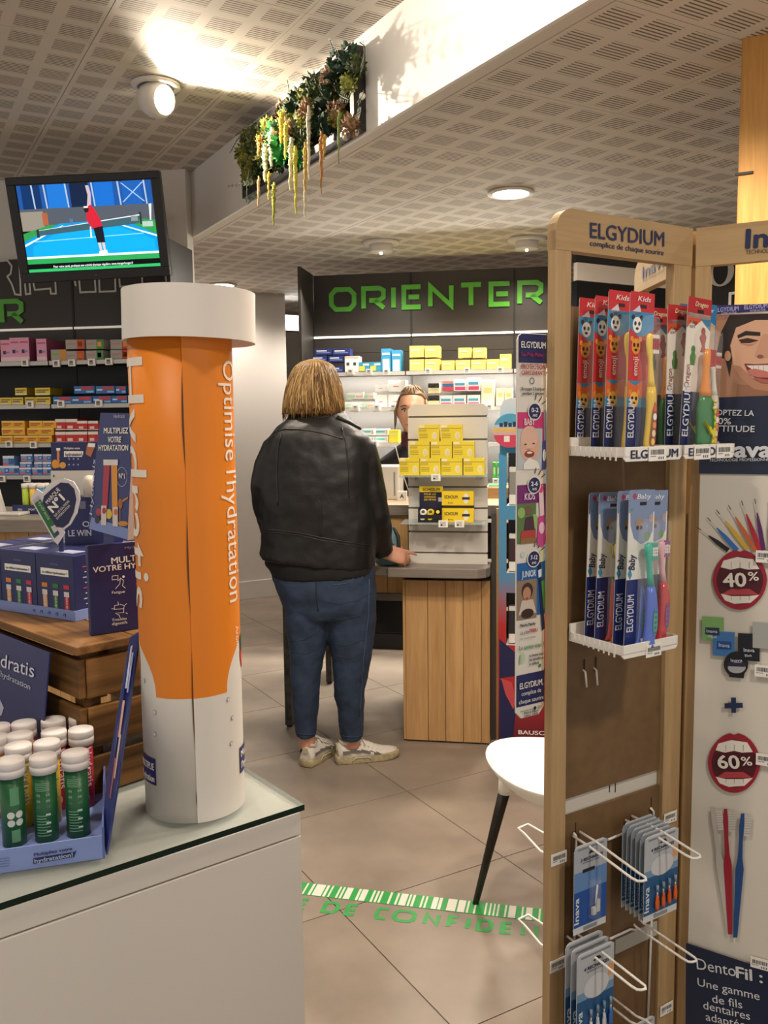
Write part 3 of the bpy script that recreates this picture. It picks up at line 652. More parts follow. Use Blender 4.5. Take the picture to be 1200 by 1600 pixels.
for i, (ya, yb) in enumerate(((791.5, 813), (767, 788.5))):
    A, B = P(MS, 690.5, 813, -.1), P(MS, 740, 791.5, -.1); w, h = B.x - A.x, B.z - A.z
    o = thing('lozenge_box', ['lower', 'upper'][i] + ' yellow SCHOUM box on the lower glass shelf', 'box', MS @ Matrix.Translation((A.x, -.1, zsh[1] + i * (h + .012))), 'yellow SCHOUM boxes')
    MB().box((0, 0, 0), (w, .05, h), SY).build('carton', o)
    if i: MB().box((.004, .004, -.0115), (w, .05, -.0005), mat('#2a2310')).build('spacer_tray', o)
    txt(o, 'SCHOUM', w * .08, h * .5, h * .24, INKD, w=w * .42, bold=1.5); txt(o, 'Boules', w * .2, h * .15, h * .1, INKD)
    MB().poly([(w * .76 + .012 * cos(a), -.0006, h * .5 + h * .38 * sin(a)) for a in [k * pi / 10 for k in range(20)]], mat('#e9e6d8')).box((w * .64, -.0012, h * .42), (w * .88, -.0007, h * .6), INKD).build('emblem', o)
A, B = P(MS, 653, 815, -.12), P(MS, 690, 760, -.12); w, h = B.x - A.x, B.z - A.z
o = thing('sweet_display_tray', 'black and yellow SCHOUM counter tray filled with round sweet tins', 'tray', MS @ Matrix.Translation((A.x, -.12, zsh[1])))
NV = mat('#1c1c3a', .45)
MB().box((0, .06, 0), (w, .065, h), NV).build('back_card', o)
MB().poly([(0, .0593, h * .83), (w, .0593, h * .83), (w, .0593, h), (0, .0593, h)], SY).build('header', o)
MB().box((0, 0, 0), (w, .004, h * .22), mat('#15131c')).box((0, .004, 0), (.003, .06, h * .4), NV).box((w - .003, .004, 0), (w, .06, h * .4), NV).box((0, 0, 0), (w, .06, .003), NV).build('tray', o)
txt(o, 'SCHOUM', w / 2, h * .87, h * .085, INKD, w=w * .72, y=.0585, align='C', bold=1.5)
for i, s in enumerate(('POUR LES', 'GOURMANDS', 'DE FÊTES')): txt(o, s, w * .45, h * (.75 - .08 * i), h * .05, SY, w=w * .5, y=.0588, align='C', bold=1)
MB().poly([(w * .8, .0592, h * .56), (w * .96, .0592, h * .56), (w * .96, .0592, h * .68), (w * .8, .0592, h * .68)], mat('#c8c8d8')).build('check_mark', o)
for i in range(6):
    c = ['#ece8dc', '#e5c92c', '#1d1a18'][i % 3]
    q = MB(); q.lathe([(.001, 0), (.015, 0), (.0165, .006), (.015, .012), (.001, .0125)], mat(c, .35), 14)
    q.lathe([(.001, .0126), (.008, .0127)], mat('#1d1a18' if i % 3 != 2 else '#e5c92c'), 10)
    oo = q.build('sweet_tin', None, M=MS @ Matrix.Translation((A.x + .02 + (i % 3) * .032, -.105 + .022 * (i // 3), zsh[1] + .02 + .018 * (i // 3))) @ Matrix.Rotation(radians(65), 4, 'X'))
    tag(oo, f'round {["white","yellow","black"][i%3]} sweet tin in the {["front","back"][i//3]} row of the SCHOUM tray', 'tin', 'sweet tins in the SCHOUM tray')

# ================================================================== BLUE AND RED EYE-CARE STAND
MBS = frame(WZ(779, 1168), -12)
t = thing('eye_care_display', 'tall cardboard display fading from blue to red with cut-out windows behind the banner', 'display', MBS)
RED, BLU = mat('#b3242b', .4), mat('#3f8fbd', .4)
bx = lambda px, py: (P(MBS, px, py).x, P(MBS, px, py).z)
xr = P(MBS, 905, 900).x
x0 = P(MBS, 779, 900).x; xi = P(MBS, 791, 900).x; xo = xi + .12
holes = [(708, 790), (812, 895), (926, 1008)]
zt, zb = P(MBS, 785, 622).z, 0.0
edges = [zt] + [z for a, b in holes for z in (P(MBS, 785, a).z, P(MBS, 785, b).z)] + [zb]
cols = ['#3f8fbd', '#3f8fbd', '#3f8fbd', '#3f8fbd', '#3f8fbd', '#8c6f86', '#b3242b']
pm = bpy.data.materials.new('blue_red_print'); pm.use_nodes = True
nt = pm.node_tree; tc = nt.nodes.new('ShaderNodeTexCoord'); sx_ = nt.nodes.new('ShaderNodeSeparateXYZ'); mr = nt.nodes.new('ShaderNodeMapRange'); rp = nt.nodes.new('ShaderNodeValToRGB')
nt.links.new(tc.outputs['Object'], sx_.inputs[0]); nt.links.new(sx_.outputs[2], mr.inputs[0]); mr.inputs[2].default_value = zt; nt.links.new(mr.outputs[0], rp.inputs[0]); nt.links.new(rp.outputs[0], nt.nodes['Principled BSDF'].inputs[0])
e = rp.color_ramp.elements; e[0].position = 0; e[0].color = lin('#4a1420'); e[1].position = 1; e[1].color = lin('#d8dde2')
for p_, c_ in ((.1, '#8f1f28'), (.2, '#b3242b'), (.36, '#b3242b'), (.43, '#94606e'), (.5, '#4f86ac'), (.9, '#3f93c0'), (.95, '#b9cfdc')): n_ = e.new(p_); n_.color = lin(c_)
for i, (a, b) in enumerate(zip(edges, edges[1:])):
    if i % 2 == 0: 
        if i == 0: MB().prism([(x0 + .004, b), (xr, b), (xr, a), (x0 + .05, a), (x0 + .018, a - .012), (x0 + .006, a - .04)], 0, .004, pm).build('printed_panel', t)
        else: MB().prism([(x0, b), (xr, b), (xr, a), (x0, a)], 0, .004, pm).build('printed_panel', t)
    else:
        MB().prism([(x0, b), (xi, b), (xi, a), (x0, a)], 0, .004, pm).build('printed_panel', t); MB().prism([(xo, b), (xr, b), (xr, a), (xo, a)], 0, .004, pm).build('printed_panel', t)
        MB().box((xi, .12, b), (xo, .124, a), mat('#2a2624')).box((xi, .004, b - .004), (xo, .12, b), mat('#c9c6c0')).build('window_recess', t)
        o = thing('eye_care_box', f'small dark carton with white label in the {ORD[i//2]} window of the blue and red display', 'box', MBS @ Matrix.Translation((xi + .01, .03, b)), 'cartons in the display windows')
        MB().box((0, 0, 0), (.09, .06, (a - b) * .72), mat(['#8c8880', '#3a2328', '#26262c'][i // 2])).build('carton', o); MB().box((0, -.0015, .004), (.06, -.0002, .045), mat('#e6e2da')).build('label', o)
        MB().box((0, -.001, (a - b) * .72 - .02), (.09, -.0002, (a - b) * .72), mat('#d8d4cc')).build('top_label', o)
MB().box((x0 + .02, .004, 0), (xr - .02, .25, .04), mat('#2a1a20')).build('base', t)
g = MB(); NVY = mat('#20204e', .4)
g.pp(MBS, [(780, 998), (800, 1015), (815, 1030), (860, 1060), (860, 1048), (780, 1060)], NVY, -.001)
g.pp(MBS, [(780, 1168), (780, 1060), (800, 1080), (806, 1112), (800, 1168)], NVY, -.0011)
g.pp(MBS, [(783, 1060), (800, 1066), (806, 1096), (802, 1108), (790, 1085)], mat('#c64a50', .4), -.0014)
g.build('print', t)
ptxt(t, MBS, 'BAUSCH', (810, 1147), (860, 1149), 6.5, INKW, bold=1.5); ptxt(t, MBS, 'LABORATOIRES', (810, 1156), (884, 1159), 4, INKW, bold=1)
for k in range(2): ptxt(t, MBS, 'information produit lire attentivement la notice', (790, 1162 + 3 * k), (870, 1164 + 3 * k), 1.4, mat('#c0a0a0'))
MD = MBS @ Matrix.Translation((0, -.05, 0))
o = MB(); c = P(MD, 797, 673); R_ = P(MD, 824, 673).x - c.x
ds = MB(); ds.prism([(R_ * cos(a), R_ * sin(a)) for a in [k * pi / 16 for k in range(32)]], 0, .003, mat('#4f9cc0', .35)); ds.build('disc', t, M=Matrix.Translation((c.x, -.05, c.z)))
ds = MB()
def band(z0, z1, col, d=-.0008):
    pts = []
    for k in range(9):
        z = z0 + (z1 - z0) * k / 8; pts.append((math.sqrt(max(0, 1 - z * z)) * R_, z * R_))
    ds.poly([(x, d, z) for x, z in pts] + [(-x, d, z) for x, z in reversed(pts)], mat(col, .35))
band(-.98, -.25, '#c4405a'); band(-.25, -.02, '#c9a9a0'); band(-.02, .12, '#e0b23a'); band(.12, .35, '#b8c4cc')
for k in range(5): ds.box((R_ * (-.62 + k * .26), -.002, R_ * .22), (R_ * (-.42 + k * .26), -.001, R_ * (.45 + .08 * (k % 2))), mat('#1d2c4a'))
ds.poly([(-.35 * R_, -.001, -.65 * R_), (-.02 * R_, -.001, -.65 * R_), (-.02 * R_, -.001, -.3 * R_), (-.35 * R_, -.001, -.3 * R_)], mat('#e6dcd8'))
ds.build('disc_print', t, M=Matrix.Translation((c.x, -.05, c.z)))
MB().box((c.x + .01, -.047, c.z - .03), (c.x + .03, 0, c.z), mat('#999999', alpha=.4)).build('disc_arm', t)

# ================================================================== WHITE CHAIR
CC = WZ(875, 1195, .46)
MCH = Matrix.Translation((CC.x, CC.y, 0))
t = thing('shell_chair', 'white moulded shell chair on dark tapered wooden legs behind the display stand', 'chair', MCH)
SHELL = mat('#f2efe9', .35)
g = MB(); n = 40; rings = []
def rim(a, k):      # k: 1 rim .. 0 centre ; low front edge, raised sides
    up = .03 * max(0, cos(a - radians(165))) ** 2 + .025 * max(0, cos(a - radians(-15))) ** 2
    r = .212 * k
    return r, .05 * k ** 2.6 + up * k ** 2.5
for k in (.05, .3, .5, .68, .82, .92, .98, 1.0): rings.append([V((rim(2 * pi * i / n, k)[0] * cos(2 * pi * i / n), rim(2 * pi * i / n, k)[0] * sin(2 * pi * i / n), .41 + rim(2 * pi * i / n, k)[1])) for i in range(n)])
for k, dz in ((1.01, -.004), (.99, -.012), (.9, -.022), (.72, -.035), (.45, -.05), (.2, -.055)): rings.append([V((rim(2 * pi * i / n, k)[0] * cos(2 * pi * i / n), rim(2 * pi * i / n, k)[0] * sin(2 * pi * i / n), .41 + dz + rim(2 * pi * i / n, min(k, 1))[1])) for i in range(n)])
g.loft(rings, SHELL); g.build('seat', t, fix=True)
g = MB(); rings = []
for i in range(9):
    u = i / 8; z = .44 + .36 * u; wdt = .17 - .05 * u * u
    rings.append([V((.17 + .05 * u + .012 * (1 if q < 8 else -1) - .06 * (((q if q < 8 else 15 - q) - 3.5) / 3.5) ** 2, wdt * ((q if q < 8 else 15 - q) - 3.5) / 3.5, z)) for q in range(16)])
g.loft(rings, SHELL); g.build('backrest', t, fix=True, M=Matrix.Rotation(radians(25), 4, 'Z'))
WEN = wood('#1d1611', '#2c221a', 'Z', .4)
ft = WZ(743, 1412) - V((CC.x, CC.y, 0)); tp = WZ(791, 1218, .40) - V((CC.x, CC.y, 0))
for k in range(4):
    R4 = Matrix.Rotation(k * pi / 2, 4, 'Z'); a, b = R4 @ V((ft.x, ft.y, 0)), R4 @ V((tp.x, tp.y, .385))
    MB().tube([a, a + (b - a) * .5, a + (b - a) * .93], [.0095, .0135, .0175], WEN, 14).build('leg', t)
    MB().tube([a + (b - a) * .93, b + V((0, 0, .02))], [.0185, .022], SHELL, 14).build('leg_socket', t)

# ================================================================== TIMBER POST AND RIGHT-HAND UNIT
PINE = wood('#b9813f', '#d9a45c', 'Z', .4, vary=.03)
q = WZ(1150, 352, 1.9)
d = 2.55
q = WY(1149, 420, d)
t = thing('timber_post', 'tall pale pine post rising to the ceiling behind the right display stand', 'post', frame((q.x, q.y, 0), -27))
for k in range(3): MB().box((k * .098, 0, 0), (k * .098 + .0965, .28, 2.5), PINE).build('plank', t, bevel=.002)
c = t.matrix_world.inverted() @ WY(1166, 272, d)
MB().box((c.x - .028, -.003, c.z - .005), (c.x + .02, .001, c.z + .004), mat('#2a1a10')).build('knot', t, bevel=.002)
MR = frame(WY(970, 430, 3.5) * V((1, 1, 0)), RA)
t = thing('black_cabinet', 'glossy black cabinet top below a pale pelmet seen through the stand opening', 'cabinet', MR)
a = P(MR, 890, 414); b = P(MR, 1052, 444)
XL, XR_ = P(MR, 902, 430).x, P(MR, 1064, 440).x
MB().box((XL, 0, P(MR, 970, 444).z), (XR_, .02, P(MR, 970, 417).z), mat('#e4ddd0', .5)).build('pelmet', t)
MB().box((XL, .002, 0), (XR_, .03, P(MR, 970, 444).z - .002), mat('#141416', .15)).build('carcass', t)
MB().box((XL, .01, P(MR, 970, 417).z), (XR_, .03, 2.2), mat('#191715', .5)).build('upper_panel', t)
txt(t, 'n', P(MR, 905, 475).x, P(MR, 905, 475).z, .04, mat('#8a8a8a'), y=.001)
MR2 = frame(WY(1125, 440, 4.2) * V((1, 1, 0)), -25)
t = thing('black_sign_panel', 'black signage panel with a serif letter O and white outline beside the pine post', 'sign', MR2)
MB().box((-.35, 0, 0), (.6, .03, 2.3), mat('#1a1816', .5)).build('panel', t)
g = MB(); ce = P(MR2, 1126, 424)
def ell(cx_, cz_, rx, rz, n=28): return [(cx_ + rx * cos(a), cz_ + rz * sin(a)) for a in [2 * pi * i / n for i in range(n)]]
rx = P(MR2, 1147, 424).x - ce.x; rz = P(MR2, 1126, 400).z - ce.z
o_, i_ = ell(ce.x, ce.z, rx, rz), ell(ce.x, ce.z, rx * .56, rz * .88)
for k in range(28): g.prism([o_[k], o_[(k + 1) % 28], i_[(k + 1) % 28], i_[k]], -.012, -.0006, mat('#b8b2aa', .4))
g.build('letter', t, fix=True)
g = MB()
for quad in stroke2d([(P(MR2, x, y).x, P(MR2, x, y).z) for x, y in ((1139, 505), (1141, 459), (1156, 457))], False, .012): g.prism([(p.x, p.y) for p in quad], -.01, -.0006, mat('#f0efe9', .4))
g.build('outline', t, fix=True)

# ================================================================== TOOTHBRUSH STAND (three wings around one hinge)
HG = WY(1078, 600, 1.35); HG = V((HG.x, HG.y, 0))
M1, M2, M3 = frame(HG, 32), frame(HG, -29), frame(HG, -89)
BEECH = wood('#a3865e', '#b89b72', 'Z', .5, sc=1.6, vary=.02, bump=.06); BEECHX = wood('#a3865e', '#b89b72', 'X', .5, sc=1.6, vary=.02, bump=.06)
BOARD = mat('#6f5435', .6, noise=.12, nscale=40, bump=.04)
NAVY = mat('#1b2350', .4); WHT = mat('#e6e1d8', .4); PLA = mat('#e9e5de', .35)
ZT = P(M1, 1078, 356).z
def Yat(M, px, py, x):
    """local y at which pixel column px meets local x"""
    lo = min(range(-400, 200), key=lambda k: abs(P(M, px, py, k * .0008).x - x)); return lo * .0008
t = stand = thing('toothbrush_stand', 'three-winged wooden stand of ELGYDIUM and Inava toothbrushes at the right', 'display', Matrix.Translation(HG))
def L(M): return t.matrix_world.inverted() @ M
xl, xp = P(M1, 866, 700).x, P(M1, 893, 400).x
xr_ = P(M1, 1051, 420).x
zb1 = P(M1, 970, 402).z
def wing(M, xa, xb, pa, pb, sgn, zbar):
    """frame of one wing: posts, rounded top bar"""
    T = .016
    MB().box((xa, 0, .02), (xa + pa, T, ZT - .02), BEECH).build('post', t, M=L(M), bevel=.001)
    MB().box((xb - pb, 0, .02), (xb, T, ZT - .02), BEECH).build('post', t, M=L(M), bevel=.001)
    r = .03; cx0 = xa if sgn < 0 else xb
    arc = [(xa + r - r * cos(a), ZT - r + r * sin(a)) for a in [k * pi / 16 for k in range(9)]] if sgn < 0 else []
    arc2 = [(xb - r + r * sin(a), ZT - r + r * cos(a)) for a in [k * pi / 16 for k in range(9)]] if sgn > 0 else []
    pts = [(xa, zbar), (xb, zbar)] + (list(reversed([(x, z) for x, z in reversed(arc2)]))[::-1] if sgn > 0 else [(xb, ZT)]) + (arc[::-1] if sgn < 0 else [(xa, ZT)])
    MB().prism(pts, -.0006, T + .0006, BEECHX).build('top_bar', t, M=L(M), fix=True)
    MB().box((xa, -.02, 0), (xb, T + .03, .02), BEECHX).build('foot', t, M=L(M))
wing(M1, xl, -.002, xp - xl, .039, -1, zb1)
wing(M2, .004, .33, .022, .035, 1, P(M2, 1140, 412).z)
wing(M3, -.29, -.02, .035, .03, -1, zb1)
ptxt(t, M1, 'ELGYDIUM', (922, 371), (1038, 385), 25, NAVY, d=-.0016, bold=.9)
ptxt(t, M1, 'complice de chaque sourire', (922, 383.5), (1037, 399), 9, NAVY, d=-.0016, bold=.6)
ptxt(t, M2, 'Inava', (1164, 388), (1275, 379), 31, NAVY, d=-.0016, bold=2.2); ptxt(t, M2, 'TECHNOLOGIE PROFESSIONNELLE', (1165, 397), (1290, 388), 6.5, mat('#3a3330'), d=-.0016)
ptxt(t, M3, 'Inava', (1003, 436), (1042, 413), 19, NAVY, d=-.0016, bold=1.5); ptxt(t, M3, 'TECHNOLOGIE', (1004, 441.5), (1038, 424), 4, mat('#6a6058'), d=-.0016)
# boards of wing 1 with a pale rail between them
zA, zB = P(M1, 891, 479, .012).z, P(M1, 960, 1222, .012).z
zC = P(M1, 960, 1247, .012).z
MB().box((xl + .02, .008, zB), (-.03, .012, zA), BOARD).build('back_board', t, M=L(M1))
MB().box((xl + .02, .0065, .08), (-.03, .011, zC), BOARD).build('back_board', t, M=L(M1))
MB().box((xl + .02, .013, zC - .03), (-.03, .015, zB + .03), mat('#cfc9be', .5)).build('pale_rail', t, M=L(M1))
MB().box((-.29, .006, .1), (-.02, .01, 1.3), BOARD).build('back_board', t, M=L(M3))
SLOT = mat('#2a2017', .8)
for px, py0, py1 in ((913, 1030, 1050), (931, 1026, 1050), (957, 1214, 1240), (966, 1214, 1240), (1037, 1195, 1232), (1040, 940, 978), (899, 1285, 1303), (1017, 1246, 1266)):
    a, b = P(M1, px, py0, .007), P(M1, px, py1, .007); g = MB(); r_ = py0 in (1210, 1214, 1195); g.box((a.x - .0008, .0125 if r_ else .0062, b.z), (a.x + .001, .0129 if r_ else .0068, a.z), SLOT); g.build('slot', t, M=L(M1))
for px, py0, py1 in ((914, 1050, 1073), (931, 1047, 1070)):
    a, b = P(M1, px, py0, .004), P(M1, px + 1, py1, .004)
    MB().tube([(a.x, .012, a.z + .004), (a.x, .003, a.z), (b.x, .002, b.z)], .0016, PLA, 8).build('hook_stub', t, M=L(M1))

# ---- trays
def barcode(parent, M, px, py, w, h, d, ang=0, onto=None):
    c = P(M, px, py, d)
    g = MB(); g.box((-w / 2, -.0008, -h / 2), (w / 2, 0, h / 2), mat('#efece6', .4)); x = -w * .4; rr = random.Random(px)
    while x < w * .38:
        q = w * rr.choice((.02, .035, .05)); g.poly([(x, -.0011, -h * .05), (x + q, -.0011, -h * .05), (x + q, -.0011, h * .3), (x, -.0011, h * .3)], INKD); x += q + w * .03
    for k in range(3): g.poly([(w * (.05 + .12 * k), -.0011, -h * .38), (w * (.1 + .12 * k), -.0011, -h * .38), (w * (.1 + .12 * k), -.0011, -h * .2), (w * (.05 + .12 * k), -.0011, -h * .2)], INKD)
    g.poly([(-w * .42, -.0011, -h * .2), (-w * .1, -.0011, -h * .2), (-w * .1, -.0011, -h * .14), (-w * .42, -.0011, -h * .14)], mat('#888480'))
    base = onto or parent
    return g.build('barcode_label', base, M=(parent.matrix_world.inverted() @ M if onto is None else onto.matrix_world.inverted() @ M) @ Matrix.Translation(c))
def tray(xa, xb, zb, zt, rows, label):
    o = thing('pack_tray', label, 'tray', M1 @ Matrix.Translation((xa, 0, zb)), 'white plastic pack trays'); w, h, D = xb - xa, zt - zb, .1
    g = MB(); th_ = .0022
    pts = [(0, h), (.0, .004), (.004, 0), (w - .004, 0), (w, .004), (w, h)]
    g.prism(pts[::1], -D, -D + th_, PLA); g.build('front_lip', o, fix=True, bevel=.0006)
    MB().box((0, -D, h * .35), (th_, 0, h), PLA).build('side_wall', o); MB().box((w - th_, -D, h * .35), (w, 0, h), PLA).build('side_wall', o)
    MB().box((0, -.004, h * .35), (w, 0, h + .012), PLA).build('back_plate', o, bevel=.0005)
    g = MB()
    for k in range(9): g.box((-.0012, -D + .012 + k * .0095, h * .05 + .0007 * k), (.0, -D + .0145 + k * .0095, h), PLA)
    g.build('rib', o)
    MB().box((w * .48, -D, h * .45), (w * .52, 0, h), PLA).build('divider', o)
    MB().box((0, -D, h * .3), (w, 0, h * .38), PLA).build('floor_plate', o)
    return o
zt1 = P(M1, 975, 699, -.1).z; zb_1 = P(M1, 975, 722, -.1).z
T1 = tray(-.25, -.138, zb_1, zt1, 1, 'white tray with barcode and ELGYDIUM lettering under the emoji toothbrushes')
T2 = tray(-.134, -.025, zb_1, zt1, 1, 'white tray with two barcodes under the dragon toothbrushes')
zt2, zb2 = P(M1, 974, 1010, -.1).z, P(M1, 974, 1031, -.1).z
T3 = tray(-.247, -.137, zb2, zt2, 1, 'white tray with one barcode under the baby toothbrushes')
txt(T1, 'ELGYDIUM', .012, .004, .0115, NAVY, w=.092, y=-.1008, bold=1.5)
txt(T2, 'ELGYDIUM', .01, .004, .0115, NAVY, w=.088, y=-.1008, bold=1.5)
barcode(T1, M1, 1027, 709, .034, .019, -.1012); barcode(T2, M1, 1097, 707, .034, .019, -.1012); barcode(T2, M1, 1131, 705, .032, .019, -.1012); barcode(T3, M1, 1021, 1016, .03, .017, -.1006)

# ---- toothbrush packs
CLEAR = mat('#f4f7fa', .04, alpha=.07, spec=.8)
def ell_ring(cx_, cy_, z, rx, ry, n=12): return [V((cx_ + rx * cos(2 * pi * k / n), cy_ + ry * sin(2 * pi * k / n), z)) for k in range(n)]
def brush(parent, x, y, z0, H, cols, kind):
    """handle (two colours), neck, head with bristles; axis along z"""
    o = None
    hc, nc, bc, dc = cols
    g = MB()
    if kind == 'emoji':
        pr = [(0, .0055, .004), (.02, .0085, .0055), (.12, .0088, .006), (.25, .0082, .006), (.38, .0075, .006), (.48, .0078, .0065), (.56, .0062, .0055)]
        sh = lambda u: .004 * sin(u * 4.5)
    elif kind == 'dragon':
        pr = [(0, .008, .005), (.03, .0125, .006), (.12, .0165, .0068), (.28, .0185, .007), (.42, .018, .007), (.5, .0135, .0068), (.56, .0095, .006)]
        sh = lambda u: .003 * sin(u * 6)
    else:
        pr = [(0, .0135, .008), (.02, .0125, .008), (.06, .0095, .007), (.2, .0105, .007), (.36, .0105, .007), (.48, .0085, .0065), (.58, .006, .0055)]
        sh = lambda u: .005 * sin(u * 5.0)
    g.loft([ell_ring(x + sh(u), y, z0 + u * H, a, b) for u, a, b in pr], mat(hc, .3, coat=.3)); o = g.build('handle', parent)
    g = MB(); pr2 = [(.55, .0062, .0055), (.62, .0048, .0042), (.72, .0036, .0033), (.8, .0036, .003), (.84, .0058, .0032), (.92, .0072, .0034), (.98, .006, .003), (1.0, .003, .002)]
    if kind == 'baby': pr2 = [(.57, .006, .005), (.68, .0045, .0042), (.8, .0042, .004), (.86, .0062, .0045), (.93, .0085, .005), (.98, .0075, .0045), (1.0, .003, .002)]
    if kind == 'dragon': pr2 = [(.54, .0105, .0075), (.6, .0095, .007), (.68, .0062, .0055), (.8, .005, .0045), (.88, .0066, .005), (.97, .0075, .0045), (1.0, .004, .003)]
    g.loft([ell_ring(x + sh(u), y, z0 + u * H, a, b) for u, a, b in pr2], mat(nc, .3, coat=.3)); nk = g.build('neck', parent)
    g = MB(); bx_ = x + sh(.92)
    for i in range(5):
        for j in range(3):
            cxx, czz = bx_ + .0035 + j * .0035, z0 + H * (.855 + .03 * i); g.box((cxx - .0014, y - .005, czz - .0028), (cxx + .0016, y + .003, czz + .0028), mat(bc if i in (1, 2, 3) or kind == 'dragon' else dc, .6))
    g.build('bristles', nk)
    g = MB(); dm = mat(dc, .35)
    if kind == 'emoji':
        f = lambda u, v: (x + sh(u) + v, y - .0065, z0 + u * H)
        g.poly([f(.06, -.0035), f(.1, -.0055), (f(.35, -.0045)), f(.44, 0), f(.35, .0045), f(.1, .0055), f(.06, .0035)], mat('#8f3a2e', .35))
        for i, c in enumerate(('#f0c84a', '#e9d9b0', '#e0913a', '#f2f0e6', '#d94a3a')):
            u = .1 + .07 * i; g.poly([(x + sh(u) + .0035 * cos(a), y - .0068, z0 + u * H + .0048 * sin(a)) for a in [k * pi / 5 for k in range(10)]], mat(c, .35))
        g.build('animal_print', o)
    elif kind == 'dragon':
        for i in range(6): g.ball((x + sh(.1 + .06 * i) + .0165, y - .001, z0 + H * (.1 + .06 * i)), (.004, .004, .005), mat('#d9cf3a', .35), 8, 5)
        g.prism([(x - .012, z0 + .3 * H), (x + .004, z0 + .17 * H), (x + .014, z0 + .18 * H), (x + .009, z0 + .225 * H), (x + .004, z0 + .205 * H), (x + .001, z0 + .25 * H), (x - .004, z0 + .235 * H)], y - .0118, y - .0085, mat('#e0cf34', .35))
        g.build('wing_fin', o, fix=True)
        g = MB(); g.ball((x + .009, y - .0095, z0 + .43 * H), .0032, mat('#d8d470', .25), 10, 6).ball((x + .012, y - .007, z0 + .5 * H), .0032, mat('#d8d470', .25), 10, 6); g.build('eye_stud', o)
    else:
        g.poly([(x + sh(.24) + .0045 * cos(a), y - .0075, z0 + (.24 + .13 * sin(a)) * H) for a in [k * pi / 10 for k in range(20)]], dm)
        for i in range(5): g.poly([(x + sh(.24) + .0022 * cos(a), y - .0079, z0 + (.14 + .05 * i) * H + .002 * sin(a)) for a in [k * pi / 3 for k in range(6)]], mat('#4a6a9a', .4))
        g.build('grip_print', o)
def card_prints(g, kind, w, h):
    R = lambda a, b, c, d, col, y=-.0005: g.poly([(a * w, y, b * h), (c * w, y, b * h), (c * w, y, d * h), (a * w, y, d * h)], mat(col, .35))
    E = lambda cx_, cz_, rx, rz, col, y=-.0008: g.poly([(cx_ * w + rx * cos(a), y, cz_ * h + rz * sin(a)) for a in [k * pi / 10 for k in range(20)]], mat(col, .35))
    PL_ = lambda pts, col, y=-.0006: g.poly([(a * w, y, b * h) for a, b in pts], mat(col, .35))
    if kind == 'emoji':
        R(0, 0, 1, .3, '#1c2a62'); R(0, .3, 1, .46, '#2f86b8'); PL_([(0, .36), (1, .36), (1, .44), (.7, .47), (.3, .43), (0, .46)], '#d8632c'); R(0, .46, 1, .78, '#c23034', -.00055); PL_([(0, .78), (.45, .72), (1, .78), (1, .88), (0, .88)], '#2f86b8'); R(0, .88, 1, 1, '#c2252f')
        PL_([(.1, .88), (.3, .84), (.45, .88), (.38, .92)], '#cfcad8')
        for (c, z, col, er) in ((.3, .8, '#ecebe6', '#26242a'), (.28, .67, '#e3953a', '#e3953a'), (.28, .345, '#e9b24a', '#d98a3a')):
            E(c, z, .0085, .0105, col, -.0009); E(c - .17, z + .045, .0032, .0035, er, -.0008); E(c + .17, z + .045, .0032, .0035, er, -.0008)
            E(c - .08, z + .008, .0022, .0028, '#2a2226', -.0011); E(c + .08, z + .008, .0022, .0028, '#2a2226', -.0011); E(c, z - .022, .0028, .0018, '#2a2226', -.0011)
    elif kind == 'dragon':
        R(0, 0, 1, .4, '#1b2450'); R(0, .4, 1, .9, '#e6e0d6'); R(0, .87, 1, 1, '#b3222a'); PL_([(0, .87), (1, .87), (.85, .83), (.6, .86), (.35, .82), (.2, .85), (0, .8)], '#d2502c', -.00065); PL_([(.55, .87), (1, .87), (1, .8), (.8, .83)], '#3a7fb0', -.0008)
        PL_([(.55, .75), (.7, .8), (.85, .76), (.8, .7), (.88, .66), (.62, .66), (.68, .7)], '#a8483a', -.0009); E(.7, .79, .0045, .006, '#a8483a', -.001); PL_([(.2, .62), (.32, .68), (.45, .63), (.42, .57), (.24, .57)], '#4f8a4c', -.0009); E(.32, .67, .0042, .0055, '#4f8a4c', -.001)
    elif kind == 'junior':
        R(0, 0, 1, 1, '#2272a8'); PL_([(.1, .86), (.5, .9), (.95, .86), (.95, .45), (.6, .5), (.2, .45)], '#bfa27a', -.0006); R(0, 0, 1, .38, '#1b2450', -.0007)
    else:
        R(0, 0, 1, .44, '#1d2b6a'); R(0, .44, 1, .86, '#e4e2de'); R(0, .86, 1, 1, '#7c8fb5'); PL_([(.05, .86), (.95, .86), (.95, .74), (.8, .68), (.5, .66), (.22, .7), (.08, .78)], '#7c8fb5', -.0006)
        E(.42, .79, .0075, .0085, '#a08a78', -.0009); E(.35, .765, .0025, .003, '#3a3236', -.001); E(.49, .765, .0025, .003, '#3a3236', -.001); E(.74, .71, .006, .0055, '#5f8f4a', -.0009); E(.86, .82, .004, .006, '#b09aa0', -.0009)
        PL_([(.12, .965), (.2, .985), (.28, .96), (.2, .94)], '#b0345a', -.0009); PL_([(.03, .48), (.12, .52), (.2, .47), (.12, .44)], '#3f8fb5', -.0009); E(.12, .88, .002, .002, '#3fa0a0', -.0009)
